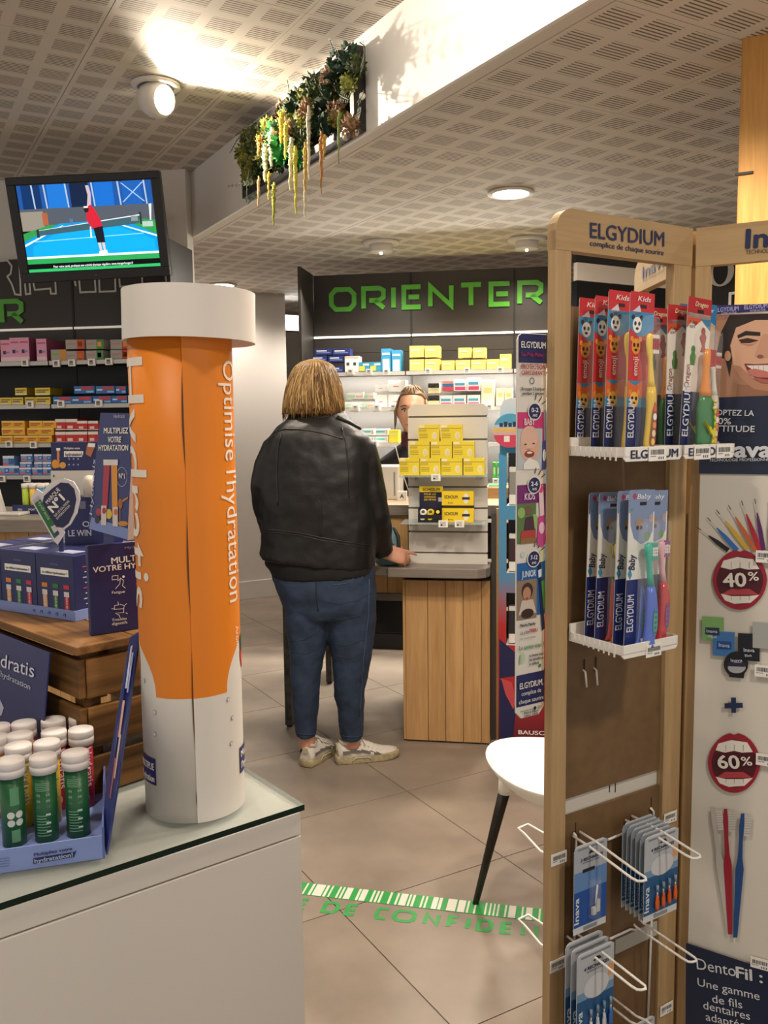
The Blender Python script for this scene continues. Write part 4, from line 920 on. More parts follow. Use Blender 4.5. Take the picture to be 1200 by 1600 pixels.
def pack(x, y, zb, w, h, kind, label, cols, bx_=.66, roll=1.6, full=True, brand=True):
    x += .17 * -y * 1.1; y *= .83
    M = M1 @ Matrix.Translation((x, y, zb)) @ Matrix.Rotation(radians(roll), 4, 'Y')
    o = thing('toothbrush_pack', label, 'toothbrush', M, {'emoji': 'red kids toothbrush packs', 'dragon': 'dragon toothbrush packs', 'junior': 'blue junior toothbrush packs', 'baby': 'grey baby toothbrush packs'}[kind])
    g = MB(); r = .003
    out = [(r, 0), (w - r, 0), (w, r), (w, h - r), (w - r, h), (r, h), (0, h - r), (0, r)]
    g.prism(out, 0, .0006, mat('#d9d4cc', .4)); g.build('card', o)
    g = MB(); card_prints(g, kind, w, h); g.build('card_print', o)
    g = MB(); g.box((w * .42, -.0013, h * .905), (w * .66, -.0008, h * .925), mat('#1b1517')).build('hanging_hole', o)
    if brand and kind != 'junior': txt(o, 'ELGYDIUM', w * .3, .024, w * .26, mat('#d9dcea', .4), w=h * (.235 if kind != 'dragon' else .33), rot=90, y=-.001, bold=1.3)
    m = {'emoji': ('Kids', '#f0d8d8'), 'dragon': ('Dragon', '#f0d8b0'), 'junior': ('Junior', '#d0e2f0'), 'baby': ('Baby', '#e4e8f2')}[kind]
    txt(o, m[0], w * .55, h * .945, h * .032, mat(m[1], .4), w=w * .55, align='C', y=-.0012, bold=1, shear=.2)
    if kind == 'emoji': txt(o, 'emoji', w * .36, h * .49, w * .2, mat('#f0d6d0', .4), w=h * .115, rot=90, y=-.0012, bold=1)
    if kind == 'dragon': txt(o, 'Dragon', w * .22, h * .43, w * .2, mat('#8a5a58', .4), w=h * .14, rot=90, y=-.0012); txt(o, 'TRIPLE', w * .1, h * .83, h * .018, NAVY, y=-.0012); txt(o, 'SOFT', w * .1, h * .805, h * .018, NAVY, y=-.0012)
    if kind == 'baby': txt(o, 'Baby', w * .28, h * .5, w * .24, NAVY, w=h * .1, rot=90, y=-.0012, bold=1.2, shear=.25)
    if full:
        brush(o, w * bx_, -.012, h * .015, h * (.66 if kind != 'emoji' else .73), cols, 'baby' if kind == 'baby' else ('dragon' if kind == 'dragon' else 'emoji'))
        g = MB(); zz = [.012, .03, .3, .55, .68, .76, .8, .82] if kind != 'emoji' else [.012, .03, .3, .55, .72, .8, .84, .86]
        rw = [.006, .0125, .013, .0125, .016, .016, .011, .004]
        if kind == 'dragon': rw = [.012, .0195, .0205, .017, .018, .018, .012, .004]
        g.loft([[V((min(max(w * bx_ + q * cos(a), .001), w + .004), -.001 - .021 * sin(a) * (1 if 0 < i < 7 else .4), h * z)) for a in [k * pi / 9 for k in range(10)]] for i, (z, q) in enumerate(zip(zz, rw))], CLEAR, caps=False)
        g.build('blister', o)
    return o
PKH = P(M1, 956, 450, -.057).z - zt1 + .012
EC = ('#e0bb35', '#e8c94a', '#a8323a', '#e8e0d8'); DC = ('#1f7a3a', '#e08a2a', '#b3262a', '#c23030'); WCOL = ('#d5cfc6', '#e4ddd2', '#b8403c', '#d9d2cc')
zp = zt1 - .012
xe = -.2435
for i, (y, n_) in enumerate(((-.004, 'furthest back of four in the tray'), (-.033, 'second from back of four'), (-.057, 'third from back of four, tallest'), (-.095, 'front of four, at tray lip'))):
    pack(xe, y, zp, .046, PKH * (.975 if i != 2 else 1.0), 'emoji', 'red panda Kids toothbrush pack, ' + n_, EC)
for i, y in enumerate((-.0225, -.063, -.088)):
    pack(-.128, y, zp, .05, PKH * (.94, .94, .985)[i], 'dragon', ('dragon toothbrush pack with green handle, behind the other two', 'green dragon toothbrush pack in the middle of three', 'foremost green dragon toothbrush pack with orange neck')[i], DC, roll=(1, .2, 3.5)[i], bx_=.7)
pack(-.074, -.036, zp, .043, PKH * .97, 'junior', 'blue junior toothbrush pack between the two front dragon packs', WCOL, roll=1)
pack(-.076, -.066, zp, .043, PKH * .965, 'junior', 'blue junior toothbrush pack at far right behind the foremost dragon pack', WCOL, roll=2)
BH = P(M1, 987, 768, -.0985).z - zt2 + .012
zp2 = zt2 - .012
BC = [('#c94a3a', '#d8c24a', '#e8e4d0', '#b8a03a'), ('#e0742a', '#d8c24a', '#e8e4d0', '#b08a3a'), ('#3f6fd0', '#3fb5a0', '#d8e8e4', '#3f9a90'), ('#4468cc', '#35b09a', '#dce8e4', '#4fa89a')]
for i, y in enumerate((-.026, -.045, -.0785, -.0985)):
    pack(-.243, y, zp2, .05, BH * (.97, .975, .99, 1)[i], 'baby', ('baby toothbrush pack furthest back with yellow neck', 'baby toothbrush pack with orange handle and yellow neck', 'baby toothbrush pack just behind the blue handled one', 'front baby toothbrush pack with blue handle and green neck')[i], BC[i], bx_=.68)
pack(-.188, -.076, zp2, .048, BH * .98, 'baby', 'baby toothbrush pack with red handle and pink neck', ('#c8323a', '#e6b5bd', '#f0dcdc', '#9a5a9a'), bx_=.62)
pack(-.186, -.04, zp2, .048, BH * .98, 'baby', 'plain baby toothbrush pack behind the pink necked one', ('#c8323a', '#e6b5bd', '#f0dcdc', '#9a5a9a'), full=False)

# ---- wire hooks and hanging refill packs
def hook(pa, pb, pc, y0, lab=None):
    """double wire prong: starts at pixel pa on y0, ends in a loop through pixels pb, pc"""
    a = P(M1, *pa, y0); x0, z0 = a.x, a.z
    ye = Yat(M1, pb[0], pb[1], x0); e = P(M1, *pb, ye); f = P(M1, pc[0], pc[1], ye - .012)
    wv = .014
    g = MB(); g.tube([(x0, .004, z0 + .006), (x0, y0, z0 + .004), (x0, ye + .012, e.z + .001), (x0 + .002, ye + .003, e.z), (x0 + .006, ye - .001, e.z + .0005), (x0 + wv - .003, ye - .004, e.z + .002), (x0 + wv, ye, e.z + .003), (x0 + wv, ye + .012, e.z + .004), (x0 + wv, y0, z0 + .007), (x0 + wv, .004, z0 + .009)], .0019, PLA, 8)
    g.build('wire_hook', stand, M=L(M1)); return x0, ye
hook((921, 1327), (997, 1379), (1021, 1370), -.03)
hook((1029, 1313), (1083, 1343), (1105, 1335), -.06)
hook((926, 1497), (997, 1549), (1019, 1541), -.05)
hook((995, 1453), (1077, 1505), (1100, 1498), -.002)
hook((984, 1600), (1010, 1612), (1030, 1606), -.05)
def wire(pts, d=.003): 
    MB().tube([(P(M1, x, y, d).x, d, P(M1, x, y, d).z) for x, y in pts], .0019, PLA, 8).build('grid_wire', stand, M=L(M1))
wire([(897, 1302), (900, 1306), (899, 1400), (897, 1480)]); wire([(1017, 1263), (1021, 1268), (1018, 1440), (1012, 1600)])
wire([(950, 1312), (980, 1300)]); wire([(953, 1467), (985, 1452), (995, 1453)])
MB().box((P(M1, 965, 1475).x, .004, P(M1, 990, 1478, .004).z), (P(M1, 1030, 1450).x, .0058, P(M1, 990, 1456, .004).z), mat('#c9c4ba', alpha=.7)).build('clear_rail', stand, M=L(M1))
def refill(p0, p1, p2, p3, d, lab, n='4', kind=0):
    A, B, Cc, D = [P(M1, *q, d) for q in (p0, p1, p2, p3)]
    w = (B.x - A.x + Cc.x - D.x) / 2; h = A.z - D.z
    o = thing('refill_pack', lab, 'refill pack', M1 @ Matrix.Translation((D.x, d, D.z)), 'hanging Inava refill packs')
    r = .008; g = MB(); g.prism([(0, 0), (w, 0), (w, h - r), (w - r * .3, h - r * .3), (w - r, h), (r, h), (r * .3, h - r * .3), (0, h - r)], 0, .0008, mat('#cfd2d6', .4)); g.build('card', o)
    g = MB()
    R = lambda a, b, c, e, col, y=-.0004: g.poly([(a * w, y, b * h), (c * w, y, b * h), (c * w, y, e * h), (a * w, y, e * h)], mat(col, .35))
    if kind: R(0, .08, 1, .48, '#1c4f9c'); R(0, .48, 1, .7, '#5f86bb'); R(0, .7, 1, .98, '#a9b0ba'); R(.25, .68, .62, .72, '#1a1a1e', -.0007)
    else: R(0, .08, 1, .52, '#1d5484'); R(0, .52, 1, .6, '#6f93b5'); R(0, .6, 1, .98, '#b4b9c0'); g.poly([(w * (.52 + .34 * cos(a)), -.0007, h * (.62 + .12 * sin(a))) for a in [k * pi / 10 for k in range(20)]], mat('#c9ccd0')); R(.84, .66, .98, .78, '#d99a5a', -.0006)
    R(.1, .945, .9, .965, '#7b8089', -.0006); g.build('card_print', o)
    MB().poly([(w * .42, -.0009, h * .88), (w * .66, -.0009, h * .88), (w * .6, -.0009, h * .915), (w * .5, -.0009, h * .92)], mat('#241c16')).build('hanging_hole', o)
    txt(o, n + ' RECHARGES', w * .18, h * .815, h * .035, NAVY, w=w * .68, bold=1.5, shear=.15, y=-.001); txt(o, 'INTERDENTAIRES', w * .25, h * .785, h * .017, INKD, w=w * .5, y=-.001)
    txt(o, 'Inava', w * .14, h * .12, w * .15, mat('#d5dde8'), w=h * .3, rot=90, y=-.001, bold=1.5)
    if kind:
        g = MB(); g.loft([[V((w * .62 + .011 * cos(a), -.001 - .009 * sin(a), h * z)) for a in [k * pi / 8 for k in range(9)]] for z in (.14, .16, .5, .58)], CLEAR, caps=False); g.build('blister', o)
        MB().box((w * .5, -.006, h * .18), (w * .6, -.002, h * .26), mat('#c8ccd0', .3)).box((w * .62, -.006, h * .2), (w * .72, -.002, h * .34), mat('#c8ccd0', .3)).tube([(w * .6, -.004, h * .3), (w * .66, -.004, h * .5)], .0014, mat('#d8dade', .3)).build('plastic_holder', o)
    else:
        for k in range(4):
            x = w * (.34 + .18 * k); g = MB(); z = h * .12 + h * .012 * k
            col = '#d8601f' if kind == 0 and d > -.07 and p0[1] < 1400 else ('#d5d8dc' if k < 3 else '#3f6fb8')
            g.loft([ell_ring(x, -.004, z + q * h, a * w, .0025, 8) for q, a in ((0, .03), (.03, .05), (.1, .055), (.14, .03), (.17, .018))], mat(col, .35)); g.tube([(x, -.004, z + .17 * h), (x, -.004, z + .22 * h)], .0011, mat('#e6e2dc', .3), 6); g.tube([(x, -.004, z + .22 * h), (x, -.004, z + .29 * h)], .0021, mat('#7f94a8', .4), 6)
            g.build('interdental_brush', o)
    MB().box((w * .3, -.0008, h * .02), (w * .7, -.0004, h * .06), mat('#8c9096')).build('barcode', o)
    return o
refill((903, 1323), (953, 1304), (947, 1439), (896, 1463), -.03, 'blue Inava refill pack with clear holder hanging alone on the upper left hook', '3', 1)
for k in range(5, -1, -1):
    y = -.06 + .0085 * k
    if k: 
        A = P(M1, 1011, 1309, -.06); B = P(M1, 1061, 1291, -.06); D = P(M1, 1005, 1444, -.06)
        w, h = B.x - A.x, A.z - D.z; nm = ['', 'second', 'third', 'fourth', 'fifth', 'sixth'][k]
        o = thing('refill_pack', f'blue and grey Inava refill card, {nm} from front on upper right hook', 'refill pack', M1 @ Matrix.Translation((D.x, y, D.z + .001 * k)), 'hanging Inava refill packs')
        g = MB(); r = .008; g.prism([(0, 0), (w, 0), (w, h - r), (w - r, h), (r, h), (0, h - r)], 0, .0008, mat('#c2c6cb', .4)); g.poly([(0, -.0005, h * .08), (w, -.0005, h * .08), (w, -.0005, h * .52), (0, -.0005, h * .52)], mat('#1d5484', .4)).poly([(0, -.0005, h * .52), (w, -.0005, h * .52), (w, -.0005, h * .98), (0, -.0005, h * .98)], mat('#9aa5b2', .4)); g.build('card', o)
        txt(o, 'Inava', w * .14, h * .12, w * .15, mat('#9fb2c6'), w=h * .3, rot=90, y=-.001, bold=1.5)
    else: refill((1011, 1309), (1061, 1291), (1059, 1421), (1005, 1444), -.06, 'front Inava refill card with four orange brushes on the upper right hook')
for k in range(2, -1, -1):
    yy = -.055 + .011 * k
    refill((905 - 0, 1493), (961, 1475), (958, 1625), (900, 1648), yy if k == 0 else yy, ('front Inava refill card with pale brushes on the lower left hook', 'second Inava refill card from front on the lower left hook', 'rearmost Inava refill card on the lower left hook')[k]) if k == 0 else refill((905 - 9 * k, 1493 - 9 * k), (961 - 9 * k, 1475 - 9 * k), (958 - 9 * k, 1625), (900 - 9 * k, 1648), yy, ('', 'second Inava refill card from front on the lower left hook', 'rearmost Inava refill card on the lower left hook')[k])
refill((985, 1605), (1021, 1587), (1020, 1720), (984, 1740), -.045, 'dark Inava refill card just showing at the bottom right hook')
for px, py, d in ((873, 1341, -.001), (871, 1507, -.001), (1047, 1277, -.002), (1041, 1576, -.002)): barcode(stand, M1, px, py, .03, .018, d)
# hooks on the hidden back face
for py in (1319, 1467):
    x0 = P(M1, 846, py + 20, .03).x; z0 = P(M1, 846, py + 22, .03).z
    MB().tube([(x0 + .02, .018, z0 - .004), (x0 + .016, .05, z0 - .002), (x0 + .014, .085, z0 + .012), (x0 + .010, .094, z0 + .018), (x0 + .03, .094, z0 + .019), (x0 + .04, .06, z0 + .012), (x0 + .04, .018, z0 + .008)], .002, PLA, 8).build('wire_hook', stand, M=L(M1))

# ---- long banner beside wing 1
BD = .022
bn = MB(); a = [P(M1, x, y, BD) for x, y in ((807, 1122), (854, 1115), (858, 521), (808, 521))]
bx0 = P(M1, 807.5, 800, BD).x; bx1 = P(M1, 852, 800, BD).x; bz0, bz1 = P(M1, 830, 1119, BD).z, P(M1, 830, 521, BD).z
r = .01
bn.prism([(bx0 + r, bz0), (bx1 - r, bz0), (bx1, bz0 + r), (bx1, bz1), (bx0 + r, bz1), (bx0 + .003, bz1 - .003), (bx0, bz1 - r), (bx0, bz0 + r)], BD, BD + .003, mat('#ddd8cf', .4)); bn = bn.build('side_banner', t, M=L(M1), bevel=.0005)
BW = bx1 - bx0
g = MB()
def bz(py): return P(M1, 830, py, BD).z
def bR(u0, v0, u1, v1, c, y=0): g.poly([(bx0 + u0 * BW, BD - .0008 - y, bz(v1)), (bx0 + u1 * BW, BD - .0008 - y, bz(v1)), (bx0 + u1 * BW, BD - .0008 - y, bz(v0)), (bx0 + u0 * BW, BD - .0008 - y, bz(v0))], mat(c, .4))
def bE(u, v, ru, rv, c, y=.0004): g.poly([(bx0 + u * BW + ru * BW * cos(a), BD - .0008 - y, bz(v) + rv * BW * sin(a)) for a in [k * pi / 12 for k in range(24)]], mat(c, .4))
def bP(pts, c, y=.0004): g.poly([(bx0 + u * BW, BD - .0008 - y, bz(v)) for u, v in pts], mat(c, .4))
bP([(.03, 567), (1, 567), (1, 522), (.12, 522), (.03, 526)], '#20255a', 0); bR(0, 644, 1, 669, '#c93a78'); bR(.86, 644, 1, 735, '#c93a78', .0001)
bR(0, 670, .86, 733, '#b9c2c8'); bR(0, 757, 1, 786, '#74246e'); bR(.8, 757, 1, 852, '#74246e', .0001); bR(0, 786, .66, 848, '#5a7a4a'); bR(0, 878, 1, 905, '#1f62a6'); bR(.7, 878, 1, 962, '#1f62a6', .0001); bR(0, 905, .7, 966, '#8f7a66'); bR(0, 1051, 1, 1100, '#20255a')
# baby photo
bE(.42, 697, .34, .4, '#dcae98'); bE(.4, 683, .3, .3, '#e0b8a4', .0006); bP([(.2, 733), (.2, 724), (.4, 715), (.7, 722), (.78, 733)], '#e9e4de', .0008); bE(.26, 694, .05, .02, '#6a4438', .0009); bE(.54, 693, .05, .02, '#6a4438', .0009); bE(.4, 709, .17, .09, '#8a3a34', .001); bE(.4, 707, .1, .03, '#e8dcd4', .0012); bE(.38, 702, .05, .03, '#c98f7a', .0012)
# child with basket
bE(.14, 800, .13, .14, '#8fb56a'); bE(.6, 815, .12, .2, '#9ab870', .0003); bE(.38, 797, .12, .12, '#7a5a48', .0006); bP([(.22, 830), (.28, 808), (.55, 806), (.62, 832)], '#4a3040', .0005); bP([(.1, 846), (.14, 828), (.62, 828), (.66, 846)], '#b3413e', .0008); bP([(.1, 848), (.12, 840), (.66, 840), (.66, 848)], '#8a6a42', .001)
# girl
bE(.36, 922, .2, .22, '#3f2c26', .0005); bE(.34, 926, .14, .18, '#b98a70', .0008); bP([(.05, 958), (.16, 936), (.56, 936), (.68, 958)], '#cdbfb4', .0007); bE(.36, 957, .22, .13, '#3a2420', .001); bE(.34, 934, .05, .04, '#a8483c', .0011)
# printed brushes
bP([(.88, 641), (.96, 641), (.97, 700), (.9, 700)], '#8fa3b0', .0012); bP([(.84, 735), (.86, 690), (.96, 688), (1.0, 732)], '#3a4f9a', .0013); bE(.91, 712, .06, .16, '#e2e6ee', .0015)
bP([(.72, 760), (.88, 758), (.94, 812), (.78, 812)], '#e6cdd8', .0012); bE(.8, 764, .08, .12, '#d84a86', .0015); bP([(.68, 852), (.72, 808), (.94, 806), (1, 846), (.9, 856)], '#c24a92', .0013); bE(.84, 826, .1, .16, '#e8c4d8', .0015)
bP([(.7, 874), (.8, 872), (.98, 985), (.88, 988)], '#1d2a50', .0012); bP([(.78, 862), (.92, 860), (.95, 878), (.78, 880)], '#c9cfa8', .0014); bP([(.72, 892), (.84, 890), (.84, 902), (.74, 904)], '#e0e4ea', .0015); bP([(.84, 910), (.96, 906), (1, 950), (.92, 955)], '#4f9a4a', .0016)
for v, s in ((643, '0-2'), (758, '2-6'), (873, '7-12')):
    bE(.56, v, .235, .235, '#e8e4dc', .0016); bE(.56, v, .205, .205, '#232a60', .0018)
    for k in range(3): a = .5 + .45 * k; bP([(.56 + .3 * cos(a), v - 14 * sin(a) - 4), (.56 + .46 * cos(a), v - 22 * sin(a) - 5), (.56 + .47 * cos(a + .06), v - 22.6 * sin(a + .06) - 5), (.56 + .3 * cos(a + .08), v - 14.5 * sin(a + .08) - 4)], '#2a2a33', .001)
bE(.2, 865, .08, .08, '#bcd0d4'); bE(.82, 1042, .05, .05, '#2f8f5a', .0006); bE(.2, 1025, .1, .16, '#b9cdb0', .0006)
bP([(.08, 1034), (.14, 1034), (.16, 1020), (.1, 1020)], '#9ab890', .0008); bE(.66, 1107, .05, .05, '#2a2a33', .0006); bE(.82, 1107, .05, .05, '#a8a49c', .0006)
g.build('banner_print', bn)
def bT(s, u, v, h, c, w=None, al='C', **k): txt(bn, s, bx0 + u * BW, bz(v), h * BW, mat(c, .4), w=w and w * BW, y=BD - .0028, align=al, **k)
bT('ELGYDIUM', .5, 544, .17, '#e8e6e0', .84, bold=1.3); bT("Les P'tits Malins", .46, 557, .1, '#b0305a', .74, bold=.5)
bT('PROTECTION', .5, 577, .14, '#b02f36', .82, bold=1); bT('CARIES ENFANTS', .5, 586, .11, '#b02f36', .82, bold=.8); bT('Brossage 2 fois/jour', .5, 610, .085, '#2a2a33', .8, bold=1); bT('pendant 2 minutes', .5, 617, .085, '#2a2a33', .74, bold=1)
for v, s in ((643, '0-2'), (758, '2-6'), (873, '7-12')): bT(s, .56, v + 1, .12, '#eceae4', .24, bold=1.5); bT('ANS', .56, v + 8, .07, '#eceae4', .16, bold=1)
bT('BABY', .38, 664, .18, '#f0e6ea', .36, bold=1); bT('KIDS', .4, 780, .18, '#ecdfea', .36, bold=1); bT('JUNIOR', .38, 900, .18, '#e4ecf4', .5, bold=1)
bT('Matchy Matchy', .36, 976, .08, '#2a2a33', .54, bold=1.5); bT('La p’tite', .26, 988, .11, '#3a3a44', .32, shear=.3); bT('TRIBU', .56, 987, .1, '#c23040', .3, bold=2); bT('Pour toute la famille', .36, 996, .05, '#55555c', .54)
bT('Le saviez-vous ?', .5, 1012, .13, '#3f8f66', .88, bold=.5)
for k, s in enumerate(('La bonne dose', 'de dentifrice', 'à utiliser')): bT(s, .42, 1025 + 6.5 * k, .075, '#2a2a33', None if k == 2 else .5, 'L', bold=1)
bT('ELGYDIUM,', .5, 1072, .17, '#e8e6e0', .84, bold=1); bT('complice de', .5, 1083, .12, '#e8e6e0', .7); bT('chaque sourire', .5, 1095, .12, '#e8e6e0', .88); bT('www.elgydium.fr', .36, 1108, .05, '#2a2a33', .5); bT('Pierre Fabre', .5, 1112.5, .075, '#3a3a42', .5, bold=.5); bT('ORAL CARE', .5, 1117, .06, '#3a3a42', .5, bold=.5)
# alarm clock
g = MB(); c = (bx0 + .48 * BW, bz(595)); rr_ = .085 * BW
for a, b in ((rr_, rr_ * .8),):
    o_, i_ = ell(c[0], c[1], a, a, 20), ell(c[0], c[1], b, b, 20)
    for k in range(20): g.poly([(p[0], BD - .0016, p[1]) for p in (o_[k], o_[(k + 1) % 20], i_[(k + 1) % 20], i_[k])], INKD)
g.build('clock_print', bn)

# ---- poster panel of wing 2
PD = -.012
px0 = P(M2, 1094, 740, PD).x; zt_, zb_ = P(M2, 1160, 486, PD).z, .35
pm0 = MB().box((px0, PD, zb_), (.325, PD + .004, zt_), mat('#d8d2c6', .4)).build('poster', t, M=L(M2))
g = MB(); D0 = [PD - .0006]
def pf(pts, c, dd=None): D0[0] -= .00005; g.pp(M2, pts, mat(c, .4), D0[0] if dd is None else dd)
def pel(x, y, rx, ry, c, rot=0, n=24): 
    q, s = cos(rot), sin(rot); pf([(x + rx * cos(a) * q + ry * sin(a) * s, y + rx * cos(a) * s - ry * sin(a) * q) for a in [2 * pi * k / n for k in range(n)]], c)
XR = 1262
pf([(1096, 622), (XR, 617), (XR, 488), (1097, 492)], '#a97d62')
pf([(1097, 492), (XR, 482), (XR, 472), (1097, 478)], '#2a2a6a')
pf([(1118, 560), (1126, 520), (1140, 492), (1230, 489), (1236, 505), (1190, 508), (1160, 520), (1146, 550), (1140, 590), (1133, 560)], '#2a1d1a')
pf([(1150, 622), (1152, 600), (1210, 606), (1225, 618)], '#9a6a50')
pf([(1141, 540), (1150, 512), (1180, 500), (1230, 500), (1240, 560), (1232, 600), (1205, 612), (1178, 608), (1158, 592), (1146, 570)], '#d9a98c')
pf([(1143, 570), (1158, 592), (1178, 608), (1205, 612), (1200, 598), (1176, 590), (1156, 572)], '#b78468')
pel(1137, 556, 5, 8, '#c08f72')
pf([(1152, 524), (1165, 517), (1188, 519), (1188, 525), (1166, 524), (1153, 529)], '#2c1c18'); pf([(1206, 522), (1226, 517), (1236, 522), (1236, 527), (1206, 528)], '#2c1c18')
pf([(1154, 531), (1168, 528), (1186, 532), (1172, 536), (1158, 536)], '#3c241e'); pf([(1154, 536), (1172, 538), (1184, 535), (1172, 541)], '#b98468'); pel(1220, 533, 10, 2.4, '#3c241e')
pf([(1192, 522), (1200, 522), (1206, 556), (1190, 560), (1180, 556)], '#cc9a7e'); pel(1188, 557, 5, 3, '#8a5a48')
pf([(1163, 568), (1180, 569), (1225, 567), (1222, 590), (1206, 594), (1180, 590), (1168, 580)], '#7a2f2e'); pf([(1166, 571), (1222, 570), (1219, 580), (1190, 582), (1176, 578)], '#e9e2da')
for k in range(6): pf([(1177 + 8 * k, 571), (1177.6 + 8 * k, 571), (1177.8 + 8 * k, 580), (1177 + 8 * k, 580)], '#b0a49c')
pf([(1168, 578), (1180, 576), (1206, 582), (1208, 590), (1186, 590), (1172, 586)], '#c8776c'); pf([(1176, 590), (1206, 594), (1222, 590), (1210, 599), (1190, 598)], '#b06258')
pf([(1092, 740), (XR, 742), (XR, 616), (1094, 622)], '#1c2740')
g.build('face_print', pm0)
g = MB()
# mouths
def mouth(x, y, rx, ry):
    pf([(x + rx * cos(a) * (1 - .05 * abs(sin(a))), y - ry * sin(a) + (3 if abs(a - pi / 2) < .12 else 0)) for a in [2 * pi * k / 36 for k in range(36)]], '#9c1f33')
    pf([(x + rx * .86 * cos(a), y + 1 - ry * .8 * sin(a)) for a in [2 * pi * k / 30 for k in range(30)]], '#4f1420')
    pf([(x - rx * .7, y - ry * .42), (x - rx * .6, y - ry * .64), (x - rx * .1, y - ry * .76), (x + rx * .5, y - ry * .68), (x + rx * .72, y - ry * .36), (x + rx * .3, y - ry * .34), (x, y - ry * .4), (x - rx * .35, y - ry * .34)], '#ece6dc')
    pf([(x - rx * .7, y + ry * .5), (x - rx * .35, y + ry * .3), (x + rx * .35, y + ry * .3), (x + rx * .7, y + ry * .5)], '#b8404a')
    pf([(x - rx * .7, y + ry * .46), (x - rx * .3, y + ry * .54), (x + rx * .3, y + ry * .54), (x + rx * .72, y + ry * .5), (x + rx * .4, y + ry * .76), (x - rx * .2, y + ry * .8), (x - rx * .55, y + ry * .68)], '#ece6dc')
    for k in (-.32, 0, .34): pf([(x + rx * k, y + ry * .54), (x + rx * k + .7, y + ry * .54), (x + rx * k + .5, y + ry * .68), (x + rx * k, y + ry * .68)], '#8a7a74'); pf([(x + rx * k, y - ry * .6), (x + rx * k + .7, y - ry * .6), (x + rx * k + .5, y - ry * .38), (x + rx * k, y - ry * .38)], '#8a7a74')
for (x0, y0, x1, y1, wd, c) in ((1138, 860, 1107, 837, 7, '#1c1a1c'), (1152, 860, 1120, 825, 7, '#2f6fc0'), (1168, 858, 1133, 814, 7, '#d8b23a'), (1180, 860, 1149, 808, 7, '#cf6a34'), (1188, 862, 1166, 803, 7.5, '#b82038'), (1193, 860, 1183, 801, 7, '#5a1f62'), (1204, 862, 1203, 803, 8, '#1f6a34')):
    n_ = V((y1 - y0, -(x1 - x0), 0)).normalized() * wd / 2; ux = V((x1 - x0, y1 - y0, 0)).normalized()
    a, b = V((x0, y0, 0)), V((x1, y1, 0)); m_ = a.lerp(b, .55)
    pf([tuple(q)[:2] for q in (a + n_, a - n_, m_ - n_, b - n_ * .3, b + n_ * .3, m_ + n_)], c)
    e_ = b + ux * 14; f_ = b + ux * 22
    pf([tuple(q)[:2] for q in (b - n_ * .25, b + n_ * .25, e_ + n_ * .2, e_ - n_ * .2)], '#c9c6c0'); pf([tuple(q)[:2] for q in (e_ - n_ * .2, e_ + n_ * .2, f_ + n_ * .15, f_ - n_ * .15)], '#3a3638')
mouth(1156, 906, 42.5, 47); mouth(1147, 1192, 41, 47)
for p_, c in (((1097, 963, 1131, 1000), '#7fb06a'), ((1114, 986, 1148, 1024), '#3f78b8'), ((1153, 989, 1187, 1031), '#161a24'), ((1176, 972, 1212, 1012), '#a8aaa8')): pf([(p_[0], p_[3]), (p_[2], p_[3] + 3), (p_[2], p_[1] + 2), (p_[0], p_[1])], c)
pf([(1102, 980), (1124, 981), (1124, 993), (1102, 991)], '#1f3a50'); pf([(1120, 1001), (1143, 1003), (1143, 1015), (1120, 1014)], '#1d4f96')
pel(1150, 1038, 19, 20, '#16161e'); pf([(1135, 1045), (1165, 1045), (1162, 1060), (1140, 1058)], '#16161e'); pel(1151, 1043, 14, 9, '#aeb0b4'); pf([(1137, 1035), (1165, 1036), (1164, 1042), (1137, 1041)], '#2a2a4a')
pf([(1142, 1090), (1150, 1090), (1150, 1114), (1143, 1114)], '#1c2c50'); pf([(1132, 1099), (1160, 1098), (1161, 1106), (1132, 1107)], '#1c2c50')
for (x, y, xb, yb, c, c2) in ((1113, 1262, 1139, 1455, '#bdb9b2', '#d4d0c8'), (1133, 1264, 1141, 1460, '#a01f33', '#cfcac4'), (1160, 1271, 1149, 1465, '#1f4a86', '#cfcac4')):
    dx = (xb - x) / 200; f = lambda u, w_: (x + (xb - x) * u + w_, y + (yb - y) * u)
    pf([f(1, -3.5), f(1, 3), f(.45, 7), f(.36, 4), f(.2, 3), f(.1, 4), f(0, 3), f(0, -2), f(.1, -4), f(.2, -3), f(.36, -3.5), f(.45, -6)], c)
    pf([f(.18, 4), f(.18, 14), f(.015, 15), f(.01, 4)], c2)
    for k in range(8): pf([f(.02 + .02 * k, 4), f(.02 + .02 * k, 14), f(.024 + .02 * k, 14), f(.024 + .02 * k, 4)], '#a5a19b')
pf([(1071, 1612), (XR, 1640), (XR, 1536), (1072, 1473)], '#16233e')
pf([(1070, 1900), (XR, 1900), (XR, 1640), (1071, 1612)], '#16233e')
g.build('poster_print', pm0)
def T2x(s, a, b, h, c='#d9dbe2', **k): ptxt(pm0, M2, s, a, b, h, mat(c, .4), d=D0[0] - .0006, **k)
D0[0] -= .0003
for x in (1118, 1163): T2x('ELGYDIUM', (x, 488 - (x - 1118) * .1), (x + 36, 485 - (x - 1118) * .1), 7, '#b9b4d8', bold=1); T2x('INTER-ACTIVE', (x + 9, 492 - (x - 1118) * .1), (x + 33, 490 - (x - 1118) * .1), 3.5, '#b9b4d8', bold=1)
T2x('ADOPTEZ LA', (1100, 648), (1178, 650), 9, bold=1); T2x('100%', (1107, 662), (1142, 663), 10, bold=1); T2x('ATTITUDE', (1107, 674), (1179, 675), 10, bold=1)
T2x('Inava', (1116, 714), (1206, 714), 25, bold=3); T2x('TECHNOLOGIE PROFESSIONNELLE', (1108, 721), (1212, 720), 4.5)
